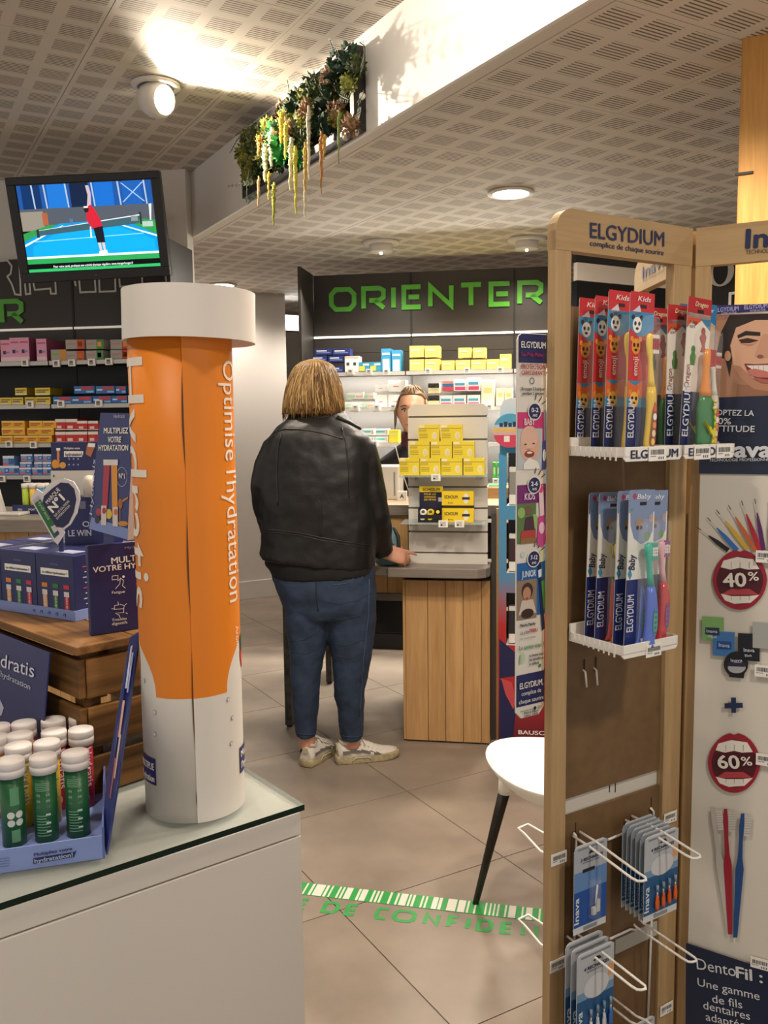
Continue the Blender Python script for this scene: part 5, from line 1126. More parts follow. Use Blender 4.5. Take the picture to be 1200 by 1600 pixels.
T2x('40', (1130, 917), (1167, 916), 22, '#ece6dc', bold=2); T2x('%', (1169, 907), (1186, 907), 14, '#ece6dc', bold=1); T2x('60', (1122, 1200), (1157, 1201), 21, '#ece6dc', bold=2); T2x('%', (1159, 1196), (1176, 1196), 14, '#ece6dc', bold=1)
for s, a, b, h in (('Inava', (1104, 988), (1121, 989), 5), ('Inava', (1123, 1010), (1140, 1012), 6), ('Inava', (1162, 1018), (1179, 1019), 6), ('Black', (1164, 1026), (1175, 1026), 4), ('Plus', (1107, 996), (1120, 997), 4), ('Inava', (1142, 1034), (1160, 1034), 5)): T2x(s, a, b, h, '#cfd4e0', bold=1)
T2x('Dento', (1089, 1514), (1150, 1526), 18); T2x('Fil :', (1150, 1527), (1192, 1536), 18, bold=2)
for s, a, b in (('Une gamme', (1090, 1540), (1187, 1563)), ('de fils', (1113, 1566), (1160, 1576)), ('dentaires', (1099, 1576), (1172, 1594)), ('adaptée', (1103, 1594), (1165, 1608)), ('à tous les', (1100, 1612), (1172, 1628))): T2x(s, a, b, 13)
barcode(stand, M2, 1198, 870, .03, .018, PD - .006); barcode(stand, M2, 1196, 1049, .03, .018, PD - .006); barcode(stand, M2, 1198, 1188, .03, .018, PD - .006); barcode(stand, M2, 1188, 1506, .028, .017, PD - .006)

# ================================================================== WHITE GLASS-TOPPED COUNTER, FRONT LEFT
HC = .85
MK = frame(WZ(472, 1256, HC) * V((1, 1, 0)), 37.6)
CW = mat('#d3cec7', .45)
t = thing('white_counter', 'white sales counter with a green-edged glass top in the left corner', 'counter', MK)
zs_ = [P(MK, 300, y, .0).z for y in (1368,)]
zq = P(MK, 400, 1329, 0).z
MB().box((-1.3, 0, zq + .001), (-.003, .62, HC - .0125), CW).build('upper_front', t, bevel=.0015)
MB().box((-1.3, 0, .06), (-.003, .62, zq - .0012), CW).build('lower_front', t, bevel=.0015)
MB().box((-1.28, .03, 0), (-.03, .6, .06), mat('#55504a')).build('plinth', t)
MB().box((-1.29, .004, HC - .0126), (-.007, .616, HC - .0095), mat('#e6e4da', .5)).build('white_top_board', t)
GT = mat('#dfe8e0', .03, alpha=.22, spec=.7); GE = mat('#10241c', .15)
g = MB(); z0, z1 = HC - .0095, HC
g.poly([(-1.3, -.004, z1), (0.002, -.004, z1), (0.002, .63, z1), (-1.3, .63, z1)], GT)
g.poly([(-1.3, -.004, z0), (0.002, -.004, z0), (0.002, -.004, z1), (-1.3, -.004, z1)], GE); g.poly([(.002, -.004, z0), (.002, .63, z0), (.002, .63, z1), (.002, -.004, z1)], GE)
g.poly([(-1.3, .63, z0), (0.002, .63, z0), (0.002, -.004, z0), (-1.3, -.004, z0)], GT); g.poly([(.002, .63, z0), (-1.3, .63, z0), (-1.3, .63, z1), (.002, .63, z1)], GE); g.poly([(-1.3, .63, z0), (-1.3, -.004, z0), (-1.3, -.004, z1), (-1.3, .63, z1)], GE)
g.build('glass_top', t)

# ================================================================== GIANT CARDBOARD TUBE
cc = WY(305.5, 1255, 1.338)
MT = frame((cc.x, cc.y, HC + .0005), 12.6)
TR = .0765
t = tube = thing('giant_tube_standee', 'giant orange and white cardboard Hydratis tube with white cap standing on the counter', 'display', MT)
ORG, TWH = '#e2811b', '#dcd7d0'
om = bpy.data.materials.new('tube_print'); om.use_nodes = True
nt = om.node_tree; LN = nt.links.new; pb = nt.nodes['Principled BSDF']; pb.inputs['Roughness'].default_value = .5
tc = nt.nodes.new('ShaderNodeTexCoord'); sp = nt.nodes.new('ShaderNodeSeparateXYZ'); LN(tc.outputs['Object'], sp.inputs[0])
def mth(op, a, b=None):
    n = nt.nodes.new('ShaderNodeMath'); n.operation = op
    for i, q in enumerate((a, b)):
        if q is None: continue
        if isinstance(q, (int, float)): n.inputs[i].default_value = q
        else: LN(q, n.inputs[i])
    return n.outputs[0]
arc = mth('MULTIPLY', mth('ARCTAN2', sp.outputs[0], mth('MULTIPLY', sp.outputs[1], -1)), TR)
du = mth('SUBTRACT', mth('ABSOLUTE', arc), .134); dv = mth('SUBTRACT', sp.outputs[2], 1.046 - HC)
inc = mth('LESS_THAN', mth('SQRT', mth('ADD', mth('MULTIPLY', du, du), mth('MULTIPLY', dv, dv))), .077)
low = mth('LESS_THAN', sp.outputs[2], 1.043 - HC)
wh = mth('MAXIMUM', inc, low)
mx = nt.nodes.new('ShaderNodeMix'); mx.data_type = 'RGBA'; mx.inputs[6].default_value = lin(ORG); mx.inputs[7].default_value = lin(TWH)
LN(wh, mx.inputs[0]); LN(mx.outputs[2], pb.inputs['Base Color'])
def shell(R, a0, a1, z0, z1, m, n=48, k=6, th_=0.0):
    g = MB(); pts = [[(R * sin(radians(a0 + (a1 - a0) * i / n)), -R * cos(radians(a0 + (a1 - a0) * i / n)), z0 + (z1 - z0) * j / k) for i in range(n + 1)] for j in range(k + 1)]
    for j in range(k):
        for i in range(n):
            g.add([pts[j][i], pts[j][i + 1], pts[j + 1][i + 1], pts[j + 1][i]], [[0, 1, 2, 3]], m, True)
    return g
g = MB(); g.lathe([(TR, 0), (TR, .2), (TR, .5), (TR, .735)], om, 72); g.build('wrapped_body', t)
g = shell(TR + .0016, 2.0, 170, -.0, .735, om, 60); a = radians(2.0)
g.poly([((TR) * sin(a), -(TR) * cos(a), 0), ((TR + .0016) * sin(a), -(TR + .0016) * cos(a), 0), ((TR + .0016) * sin(a), -(TR + .0016) * cos(a), .735), ((TR) * sin(a), -TR * cos(a), .735)], om)
g.build('overlapping_flap', t)
def zt_of(py): return P(MT, 305, py, -TR).z
for (ya, yb, wv) in ((575, 735, .0028), (803, 958, .0024), (1018, 1172, .002), (1235, 1262, .0012)):
    g = MB(); za, zb = zt_of(ya), zt_of(yb)
    pts = [(2.0 - math.degrees(wv / TR) * sin(pi * k / 10), za + (zb - za) * k / 10) for k in range(11)]
    g.poly([((TR + .0017) * sin(radians(p)), -(TR + .0017) * cos(radians(p)), z) for p, z in pts] + [((TR + .0017) * sin(radians(2.1)), -(TR + .0017) * cos(radians(2.1)), z) for z in (zb, za)], mat('#5a3a1c', .7)); g.build('seam_slit', t)
CR = .0985
g = MB(); g.lathe([(TR + .0005, .728), (CR - .002, .722), (CR, .722), (CR, .7222), (CR, .7958), (CR, .796), (CR - .0025, .7962), (CR - .0027, .796), (CR - .003, .785), (.002, .784)], mat('#e3dcd4', .55), 72)
g.build('cap', t, M=Matrix.Rotation(radians(1.2), 4, 'Y'))
g = MB(); g.box((.02, -.02, .79), (.092, .045, .7935), mat('#d8d0c6', .6)); g.build('cap_flap', t, M=Matrix.Rotation(radians(2), 4, 'X'))
def cyl_text(s, R, a0, z_top, zlen, cap, m, bold=.3):
    """lettering that reads downwards round the tube, letter tops towards larger angles; a0 = baseline arc in metres"""
    me0, W = textmesh(s, bold, 0, 1.0, m); b = bmesh.new(); b.from_mesh(me0)
    ys = [v.co.y for v in b.verts]; k = -0.3
    while k < 1.1:
        bmesh.ops.bisect_plane(b, geom=b.verts[:] + b.edges[:] + b.faces[:], plane_co=(0, k, 0), plane_no=(0, 1, 0)); k += .06
    for v in b.verts:
        arc_ = a0 + v.co.y / CAP * cap; z = z_top - v.co.x / W * zlen; a = arc_ / TR
        v.co = V(((R + v.co.z) * sin(a), -(R + v.co.z) * cos(a), z))
    me = bpy.data.meshes.new('lettering'); b.to_mesh(me); b.free(); me.materials.append(m)
    return put('lettering', me, tube)
def cyl_poly(pts, R, m, name='print', parent=None):
    b = bmesh.new(); b.faces.new([b.verts.new((x, z, 0)) for x, z in pts]); k = min(p[0] for p in pts)
    while k < max(p[0] for p in pts):
        bmesh.ops.bisect_plane(b, geom=b.verts[:] + b.edges[:] + b.faces[:], plane_co=(k, 0, 0), plane_no=(1, 0, 0)); k += .005
    for v in b.verts: a = v.co.x / TR; v.co = V((R * sin(a), -R * cos(a), v.co.y))
    me = bpy.data.meshes.new(name); b.to_mesh(me); b.free(); me.materials.append(m)
    return put(name, me, tube)
PW = mat('#efe4d6', .5)
RL, RR = TR + .0008, TR + .0026
cyl_text('Hydratis', RL, -.125, zt_of(556), zt_of(556) - zt_of(957), .072, PW, .4)
cyl_text("Optimise l'hydratation", RR, .068, zt_of(560), zt_of(560) - zt_of(951), .036, PW, .2)
cyl_text('Arôme', RR, .082, zt_of(992), .04, .012, PW, 0)
for sgn in (-1, 1):
    R = RL if sgn < 0 else RR
    x0 = -.108 if sgn < 0 else .083
    cyl_poly([(x0, zt_of(1232)), (x0 + .045, zt_of(1232)), (x0 + .045, zt_of(1190)), (x0, zt_of(1190))], R, mat('#262a63', .5))
def hor_text(s, R, arc0, z, h, wd, m, bold=1):
    me0, W = textmesh(s, bold, 0, 1.0, m); b = bmesh.new(); b.from_mesh(me0); k = 0
    while k < W:
        bmesh.ops.bisect_plane(b, geom=b.verts[:] + b.edges[:] + b.faces[:], plane_co=(k, 0, 0), plane_no=(1, 0, 0)); k += .25
    for v in b.verts: a = (arc0 + v.co.x / W * wd) / TR; v.co = V(((R + v.co.z) * sin(a), -(R + v.co.z) * cos(a), z + v.co.y / CAP * h))
    me = bpy.data.meshes.new('lettering'); b.to_mesh(me); b.free(); me.materials.append(m); put('lettering', me, tube)
hor_text('MULTIPLIE', RL + .0008, -.107, zt_of(1208), .011, .041, INKW, 1.5); hor_text("l'hydration", RL + .0008, -.107, zt_of(1227), .011, .041, INKW, 1.5)
hor_text('MULTIPLIE', RR + .0008, .086, zt_of(1206), .011, .06, INKW, 1.5); hor_text("l'hydration", RR + .0008, .086, zt_of(1224), .011, .06, INKW, 1.5)
def cdot(arc_, z, rx, rz, c, R): cyl_poly([(arc_ + rx * cos(a), z + rz * sin(a)) for a in [2 * pi * k / 18 for k in range(18)]], R, mat(c, .5), 'fruit_print')
cdot(.117, zt_of(1040), .02, .028, '#c83a34', RR); cdot(.105, zt_of(1023), .007, .014, '#2f5a34', RR + .0004); cdot(-.12, zt_of(1045), .018, .03, '#d98a34', RL)
for arc_, py in ((-.085, 1070), (.058, 1103), (.066, 1135), (-.06, 1115), (-.062, 1150), (.062, 1175)): cdot(arc_, zt_of(py), .0032, .0036, '#8d92a6', RL if arc_ < 0 else RR); cdot(arc_, zt_of(py), .0024, .0027, '#dcd7d0', (RL if arc_ < 0 else RR) + .0004)

# ================================================================== WOODEN CRATE
ROUGH = wood('#33200f', '#956a3a', 'X', .55, sc=.55, vary=.2, bump=.7); ROUGHY = wood('#33200f', '#956a3a', 'Y', .55, sc=.55, vary=.2, bump=.7); ROUGHZ = wood('#33200f', '#80592f', 'Z', .6, sc=.55, vary=.15, bump=.4)
kc = WZ(133, 1250, HC)
MCR = frame((kc.x, kc.y, HC + .0005), -44)
t = thing('wooden_crate', 'brown slatted wooden crate on the white counter carrying blue product boxes', 'crate', MCR)
CH = WY(133, 1010, kc.y).z - HC
zr = [(.165, .228), (.082, .148), (.004, .066)]
for i, (a, b) in enumerate(zr):
    MB().box((-.52, 0, a), (-.002, .012, b), ROUGH).build('slat', t, bevel=.0015)
    MB().box((-.012, .013, a - .002), (0, .31, b - .001), ROUGHY).build('slat', t, bevel=.0015)
    MB().box((-.52, .298, a), (-.014, .31, b), ROUGH).build('slat', t, bevel=.0015)
for x, y in ((-.045, .013), (-.045, .265), (-.5, .013), (-.5, .265)): MB().box((x, y, 0), (x + .03, y + .03, CH - .016), ROUGHZ).build('corner_post', t, bevel=.001)
for i, (a, b) in enumerate(((-.006, .098), (.1, .205), (.207, .314))): MB().box((-.53, a, CH - .0145 - .001 * (i % 2)), (.006 - .004 * i, b, CH), ROUGH).build('top_plank', t, bevel=.002)
CT = HC + .0005 + CH + .0005
NVB = mat('#242a5c', .4); PERI = mat('#7f93cc', .45)

# blue tray of cartons on the crate
qq = WZ(118, 971, CT)
MTY = frame(qq, -31)
t = thing('carton_tray', 'light blue cardboard tray of navy cartons on top of the wooden crate', 'tray', MTY)
MB().box((-.34, 0, 0), (0, .003, .018), PERI).build('front_lip', t); MB().box((-.003, .003, 0), (0, .2, .018), PERI).build('side_lip', t); MB().box((-.34, .003, 0), (-.003, .2, .002), PERI).build('tray_floor', t); MB().box((-.34, .197, .002), (-.003, .2, .018), PERI).build('back_lip', t)
for k in range(5):
    x = -.115 + .021 * k; g = MB(); g.tube([(x, -.0004, .007), (x + .002, -.0004, .011), (x + .006, -.0004, .011), (x + .005, -.0004, .006)], .0007, mat('#4a5a9a'), 5).build('icon_print', t)
W1_ = P(MTY, 115, 930, .004).x - P(MTY, 57, 930, .004).x; BHt = P(MTY, 100, 868, .004).z - .002
def tubes_carton(i, j):
    x = -.004 - W1_ * (i + 1) - .0015 * i
    o = thing('hydration_carton', f'navy hydration carton, {["right","second from right","third from right","fourth from right"][i]} in the {["front","rear"][j]} row of the blue tray', 'box', MTY @ Matrix.Translation((x, .004 + j * .096, .0022)), 'navy cartons in the blue tray')
    MB().box((0, 0, 0), (W1_, .092, BHt), NVB).build('carton', o, bevel=.0008)
    MB().box((W1_ * .3, .02, BHt), (W1_ * .75, .05, BHt + .0006), mat('#b9bcd4', .3)).build('top_print', o)
    if j: return
    txt(o, 'Hydratis', W1_ / 2, BHt * .83, .0045, mat('#7a80b8'), align='C', y=-.0006)
    MB().poly([(W1_ * .13, -.0006, BHt * .66), (W1_ * .87, -.0006, BHt * .66), (W1_ * .87, -.0006, BHt * .77), (W1_ * .13, -.0006, BHt * .77)], INKW).build('label', o)
    txt(o, 'Le réflexe hydratation !', W1_ / 2, BHt * .69, .0042, NVB, w=W1_ * .66, align='C', y=-.0011, bold=1.5)
    for k, c in enumerate(('#d98436', '#2f7a44', '#c2304a')):
        xx = W1_ * (.22 + .29 * k); g = MB()
        g.poly([(xx - .0075, -.0006, BHt * .46), (xx + .0075, -.0006, BHt * .46), (xx + .0075, -.0006, BHt * .53), (xx - .0075, -.0006, BHt * .53)], mat(c, .4))
        g.poly([(xx - .006, -.0006, .002), (xx + .006, -.0006, .002), (xx + .006, -.0006, BHt * .37), (xx - .006, -.0006, BHt * .37)], mat(c if k else '#d9a878', .4)); g.poly([(xx - .007, -.0008, BHt * .34), (xx + .007, -.0008, BHt * .34), (xx + .007, -.0008, BHt * .42), (xx - .007, -.0008, BHt * .42)], mat('#d9d6dc', .4)); g.build('tube_print', o)
        txt(o, 'Hydratis', xx + .0022, .006, .0055, INKW, w=BHt * .28, rot=90, y=-.0012)
    for k in range(9): MB().box((W1_, .02 + .004 * (k % 2), BHt * (.12 + .085 * k)), (W1_ + .0005, .075 - .01 * (k % 3), BHt * (.135 + .085 * k)), mat('#c4c6da' if k % 4 else '#c2505a')).build('side_print', o)
for i in range(3):
    for j in range(2): tubes_carton(i, j)

# navy box with display card on top
bq = WZ(143, 994, CT)
MBX = frame(bq, 37)
zb_ = P(MBX, 137, 853, 0).z
t = thing('navy_display_panel', 'navy panel with white Fatigue and Troubles digestifs icons on the crate beside the orange tube', 'panel', MBX)
bw_ = .105
MB().box((0, 0, 0), (bw_, .012, zb_), NVB).build('panel', t, bevel=.001); MB().box((.03, .0121, 0), (bw_, .05, .004), NVB).build('foot', t)
ptxt(t, MBX, 'Hydratis', (195, 858), (228, 854), 4.5, mat('#9aa0cc'))
ptxt(t, MBX, 'MULTIPLIEZ', (174, 881), (252, 871), 10, INKW, bold=1.6); ptxt(t, MBX, 'VOTRE HYDRATATION', (145, 895), (288, 878), 9, INKW, bold=1.6)
ptxt(t, MBX, 'Fatigue', (175, 928), (195, 926), 4.5, INKW); ptxt(t, MBX, 'Troubles', (175, 971), (198, 968), 4.5, INKW); ptxt(t, MBX, 'digestifs', (175, 977), (199, 974), 4.5, INKW)
g = MB()
def icon(pts, w=.0009): 
    for quad in stroke2d([(P(MBX, x, y).x, P(MBX, x, y).z) for x, y in pts], False, w): g.poly([(p.x, -.0008, p.y) for p in quad], INKW)
icon([(175, 900), (184, 899), (184, 905), (175, 906), (175, 900)]); icon([(180, 920), (187, 912), (188, 903), (193, 907), (191, 915), (196, 919)]); icon([(188, 904), (183, 908)]); g.pe(MBX, 193, 901, 2, 2, INKW)
icon([(184, 940), (185, 945), (179, 946), (178, 952), (193, 951), (194, 946), (187, 944)], .001); icon([(193, 951), (193, 957), (180, 958), (186, 961), (187, 965)], .001); icon([(174, 951), (177, 951)]); icon([(195, 945), (198, 943)]); icon([(196, 957), (199, 959)])
g.build('icon_print', t, fix=True)
sd = thing('hydration_standee', 'navy MULTIPLIEZ VOTRE HYDRATATION card with red and yellow tubes, above the icon panel', 'display', frame(WY(157, 832, 1.475), -40))
MSD = sd.matrix_world.copy(); zo = P(MSD, 170, 835).z
pts = [(P(MSD, x, y).x, P(MSD, x, y).z) for x, y in ((138, 826), (199, 844), (209, 646), (157, 645))]
MB().prism(pts, 0, .0025, mat('#2c3570', .4)).build('card', sd)
a, b = P(MSD, 209, 646), P(MSD, 199, 844)
MB().add([(a.x, .0, a.z), (b.x, 0, b.z), (b.x + .01, .06, b.z), (a.x + .006, .02, a.z)], [[0, 1, 2, 3]], mat('#d5d2d4', .5)).build('folded_side', sd)
MB().box((.004, .003, CT - MSD.translation.z), (.035, .02, .06), mat('#2c3570', .4)).build('foot', sd)
g = MB(); g.pp(MSD, [(139, 826), (199, 843), (200, 826), (143, 808)], mat('#7f93cc', .45))
for (x0, y0, x1, y1, c) in ((167, 722, 162, 820, '#b02a40'), (178, 722, 180, 822, '#e0962a')):
    g.pp(MSD, [(x0 - 4.5, y0), (x1 - 4, y1), (x1 + 4, y1 + 1), (x0 + 5, y0)], mat(c, .4), -.001); g.pp(MSD, [(x0 - 5.5, y0 - 4), (x0 - 5.5, y0 + 5), (x0 + 6, y0 + 5), (x0 + 6, y0 - 4)], mat('#e0dcda', .4), -.0014); g.pp(MSD, [(x1 - 4, y1 - 30), (x1 - 4, y1), (x1 + 4, y1 + 1), (x1 + 4, y1 - 30)], mat('#d9d2cc', .4), -.0013); g.pe(MSD, x1 + .5, y1 - 22, 3, 5, mat('#a8323c' if x0 < 170 else '#d9661f', .4), -.0016)
g.pe(MSD, 170, 803, 5, 8, mat('#d9c23a', .4), -.0009); g.pe(MSD, 152, 812, 4, 6, mat('#3a2030', .4), -.0009); g.pe(MSD, 154, 800, 4, 6, mat('#b0304a', .4), -.0009); g.pe(MSD, 192, 818, 8, 4, mat('#c98a2a', .4), -.0009); g.pe(MSD, 188, 787, 3.5, 8, mat('#a8622a', .4), -.0009); g.pp(MSD, [(187, 815), (188, 815), (188, 792), (187, 792)], mat('#c98a2a', .4), -.0009); g.pp(MSD, [(189, 782), (200, 776), (200, 779), (190, 786)], mat('#b9824a', .4), -.0009)
g.build('print', sd)
for pts_ in ([(191 + 8 * cos(a), 745 + 15 * sin(a)) for a in [2 * pi * k / 20 for k in range(20)]],):
    g = MB()
    for quad in stroke2d([(P(MSD, x, y).x, P(MSD, x, y).z) for x, y in pts_], True, .0005): g.poly([(p.x, -.0008, p.y) for p in quad], INKW)
    g.build('badge_print', sd, fix=True)
ptxt(sd, MSD, 'N°1', (186, 747), (195, 748), 8, INKW, bold=1.5)
ptxt(sd, MSD, 'Hydratis', (178, 653), (195, 653), 6, mat('#b9bcd8')); ptxt(sd, MSD, 'MULTIPLIEZ', (162, 677), (201, 677), 9, INKW, bold=2, shear=.15); ptxt(sd, MSD, 'VOTRE', (169, 691), (190, 691), 9, INKW, bold=2, shear=.15); ptxt(sd, MSD, 'HYDRATATION', (154, 704), (201, 704), 9, INKW, bold=2, shear=.15)
P0, P1_ = P(MSD, 145, 805), P(MSD, 150, 718)
txt(sd, 'Hydratis', P0.x, P0.z, .009, mat('#c4c7de'), w=(P1_ - P0).length, rot=math.degrees(math.atan2(P1_.z - P0.z, P1_.x - P0.x)))

# display behind: header card, white body, navy base
MHD = frame(WY(115, 860, 1.68), -4)
t = thing('hydration_display', 'navy and white cardboard display behind the number one card on the crate', 'display', frame((WY(115, 860, 1.68).x, 1.68, CT), -4))
MHD = t.matrix_world.copy()
X = lambda x, y: (P(MHD, x, y).x, P(MHD, x, y).z)
def bxp(x0, y0, x1, y1, dep, m, name, d=0, z0=None):
    a, b = P(MHD, x0, y1, d), P(MHD, x1, y0, d); MB().box((a.x, d, a.z if z0 is None else z0), (b.x, d + dep, b.z), m).build(name, t, bevel=.001)
bxp(104, 776, 165, 900, .1, NVB, 'base_carton', z0=0)
bxp(81, 735, 148, 780, .02, mat('#d6d0c6', .5), 'white_panel', .03); bxp(81, 690, 156, 735.5, .004, NVB, 'header_card', .03)
bxp(84, 780, 104, 905, .03, mat('#c9c3ba'), 'back_support', .045, 0)
g = MB(); g.pp(MHD, [(100, 714), (128, 714), (130, 709), (130, 705), (100, 705)], INKW, .029); g.pp(MHD, [(89, 702), (93, 702), (93, 731), (89, 731)], mat('#d08a54', .4), .029); g.pp(MHD, [(88, 700), (94, 700), (94, 704), (88, 704)], INKW, .0285); g.pe(MHD, 86, 725, 5, 7, mat('#e0972f', .4), .0289); g.pe(MHD, 98, 727, 5, 5, mat('#e0a53f', .4), .0289); g.pp(MHD, [(136, 694), (149, 696), (142, 714), (134, 710)], mat('#b5714a', .4), .0288); g.pp(MHD, [(138, 692), (149, 693), (148, 699), (137, 698)], INKW, .0285)
for i in range(3):
    for j in range(2): g.pe(MHD, 108 + 7 * i, 717 + 9 * j, 1.5, 1.5, mat('#8f96cc'), .029)
g.pp(MHD, [(83, 742), (85, 742), (85, 745), (83, 745)], INKD, .0285); g.build('print', t)
ptxt(t, MHD, 'Multipliez votre', (100, 702), (125, 702), 3.6, INKW, d=.0285, bold=1); ptxt(t, MHD, 'hydratation!', (102, 712.5), (128, 712), 5, NVB, d=.0275, bold=1.5)
MB().lathe([(.012, 0), (.012, .032), (.008, .04), (.002, .042)], mat('#cfc8b8', .4), 18, c=(P(MHD, 141, 778, 0).x, -.0, P(MHD, 128, 778, .0).z + .002)).build('dispenser_dome', t)
ptxt(t, MHD, 'OSEZ', (129, 823), (165, 823), 9, mat('#c9cad6'), d=-.0015, bold=1); ptxt(t, MHD, 'LE WIN', (107, 838), (143, 837), 10, mat('#c9cad6'), d=-.0015, bold=1.2); MB().pr(MHD, 124, 783, 134, 795, mat('#6a6e86')).build('code_panel', t)

# number one card
t = thing('number_one_card', 'white-edged MARQUE N°1 speech bubble card with green tube behind the navy cartons', 'card', frame((WY(90, 850, 1.58).x, 1.58, CT), 2))
MN = t.matrix_world.copy()
Zp = lambda l: [(P(MN, .25 * x, 620 + .25 * y).x, P(MN, .25 * x, 620 + .25 * y).z) for x, y in l]
out = [(190, 640), (340, 905), (360, 925), (395, 870), (405, 850), (385, 825), (400, 830), (440, 800), (480, 730), (500, 640), (495, 590), (460, 530), (400, 510), (330, 525), (290, 560), (268, 600), (228, 575)]
MB().prism(Zp(out), 0, .003, mat('#d9d5d8', .45)).build('card', t, fix=True)
g = MB(); nv = [(330, 570), (275, 620), (266, 660), (280, 695), (330, 775), (350, 812), (395, 818), (430, 790), (462, 720), (478, 640), (465, 575), (430, 540), (380, 535)]
g.poly([(x, -.0006, z) for x, z in Zp(nv)], mat('#23264f', .4))
g.poly([(x, -.0009, z) for x, z in Zp([(213, 662), (340, 885), (372, 852), (250, 632)])], mat('#2a6b3c', .4)); g.poly([(x, -.0012, z) for x, z in Zp([(204, 648), (216, 668), (254, 637), (242, 616)])], mat('#b9b4bc', .4)); g.poly([(x, -.0012, z) for x, z in Zp([(318, 812), (340, 852), (362, 834), (345, 800)])], mat('#c9c4c4', .4)); g.poly([(x, -.0013, z) for x, z in Zp([(340, 852), (352, 872), (370, 856), (360, 836)])], mat('#3a3a72', .4)); g.build('print', t)
def rt(s, a, b, hz, m, **k): ptxt(t, MN, s, (.25 * a[0], 620 + .25 * a[1]), (.25 * b[0], 620 + .25 * b[1]), hz * .25, m, d=-.0016, **k)
rt('MARQUE', (300, 672), (378, 582), 26, INKW); rt('N°1', (330, 728), (412, 636), 52, INKW, bold=3, shear=.1); rt('SUR LES SOLUTIONS', (345, 752), (436, 655), 15, INKW); rt("D'HYDRATATION", (360, 768), (440, 684), 15, INKW); rt('Hydratis', (228, 648), (300, 770), 20, mat('#b9d0b4'))
MB().box((P(MN, 92, 840).x - .002, .003, 0), (P(MN, 92, 840).x + .006, .006, P(MN, 88, 800).z), NVB).build('strut', t); MB().box((P(MN, 88, 840).x - .012, 0, 0), (P(MN, 88, 840).x + .03, .06, .002), mat('#d9d5d8')).build('foot', t)

# sign leaning on the crate
MSG = frame(WY(77, 1020, 1.372), -44, -8)
top_ = MSG.translation.copy()
t = thing('hydration_sign', 'dark blue Hydratis sign leaning against the front of the crate behind the tubes', 'sign', MSG)
hh_ = (top_.z - HC) / cos(radians(8)) - .001
MB().prism([(-.3, -hh_), (0, -hh_), (0, 0), (-.3, 0)], 0, .003, mat('#23295f', .4)).build('card', t, bevel=.0005)
ptxt(t, MSG, 'Hydratis', (-24, 1033), (53, 1059), 21, mat('#d5d6e6'), bold=.3); ptxt(t, MSG, "Optimise l'hydratation", (-40, 1038), (47, 1078), 8.5, mat('#c4c6da'))
g = MB(); g.pp(MSG, [(-20, 1120), (2, 1118), (6, 1106), (0, 1093), (-20, 1085)], mat('#b9bcd4', .4)); g.build('print', t)

# ================================================================== TUBE DISPLAY TRAY
MTD = frame(WZ(161, 1342, HC) + V((0, 0, .0005)), 17)
t = thing('tube_display', 'periwinkle cardboard display tray full of small tablet tubes on the white counter', 'display', MTD)
lz = P(MTD, 163, 1305, 0).z
MB().box((-.3, 0, 0), (0, .0025, lz), PERI).build('front_lip', t, bevel=.0006)
MB().box((-.3, .0025, .012), (0, .036, .0145), PERI).build('step', t); MB().box((-.3, .036, .0), (0, .25, .003), PERI).build('tray_floor', t)
MB().box((0, 0, 0), (.0025, .25, lz + .012), mat('#5a6aa8', .45)).build('side_wall', t); MB().box((-.3, .25, 0), (0, .2525, .09), NVB).build('back_wall', t)
g = MB(); q = [MTD.inverted() @ WY(*p) for p in ((203, 995, 1.335), (219, 985, 1.345), (184, 1225, 1.26), (166, 1336, 1.165), (160, 1300, 1.2), (166, 1218, 1.25))]
nrm = V((.0025, 0, 0)); k = len(q)
g.add([p for p in q] + [p + nrm for p in q], [list(range(k)), list(range(k, 2 * k))[::-1]] + [[(i + 1) % k, i, i + k, (i + 1) % k + k] for i in range(k)], mat('#3a4580', .4)); g.build('side_panel', t, fix=True)
g = MB()
for (u0, u1, v0, v1, c) in ((.06, .28, .3, .5, '#b9bcd8'), (.1, .3, .55, .72, '#9aa0cc'), (.34, .52, .3, .55, '#d0a090'), (.5, .7, .5, .7, '#c9b0a8'), (.62, .8, .35, .5, '#b06a6a')):
    f = lambda u, v: (q[0].lerp(q[4], u)).lerp(q[1].lerp(q[3], u), v) + V((-.0012, -.0006, 0))
    g.poly([f(u0, v0), f(u1, v0 + .06), f(u1, v1 + .06), f(u0, v1)], mat(c, .4))
g.build('panel_print', t)
ptxt(t, MTD, 'Multipliez votre', (53, 1338), (113, 1328), 5, NVB, bold=1.6)
MB().pp(MTD, [(52, 1350), (116, 1339), (120, 1328), (116, 1331), (52, 1341)], NVB).build('label', t); ptxt(t, MTD, 'hydratation!', (54, 1348.5), (114, 1338), 6.5, mat('#a9b6de'), d=-.002, bold=1.6)
for k in range(4): ptxt(t, MTD, 'solutions hydratation', (-20, 1346 + 4 * k), (15, 1341 + 4 * k), 2.2, NVB)
CAPM = mat('#e6dfdb', .4)
TB, TC = .0165, .0192
g = MB(); g.lathe([(TC, .1015), (TC, .112), (TC - .0006, .1125), (TC, .113), (TC, .1225), (TC - .001, .1245), (.001, .1248)], CAPM, 28); capm = g.mesh('cap')
bodies = {}
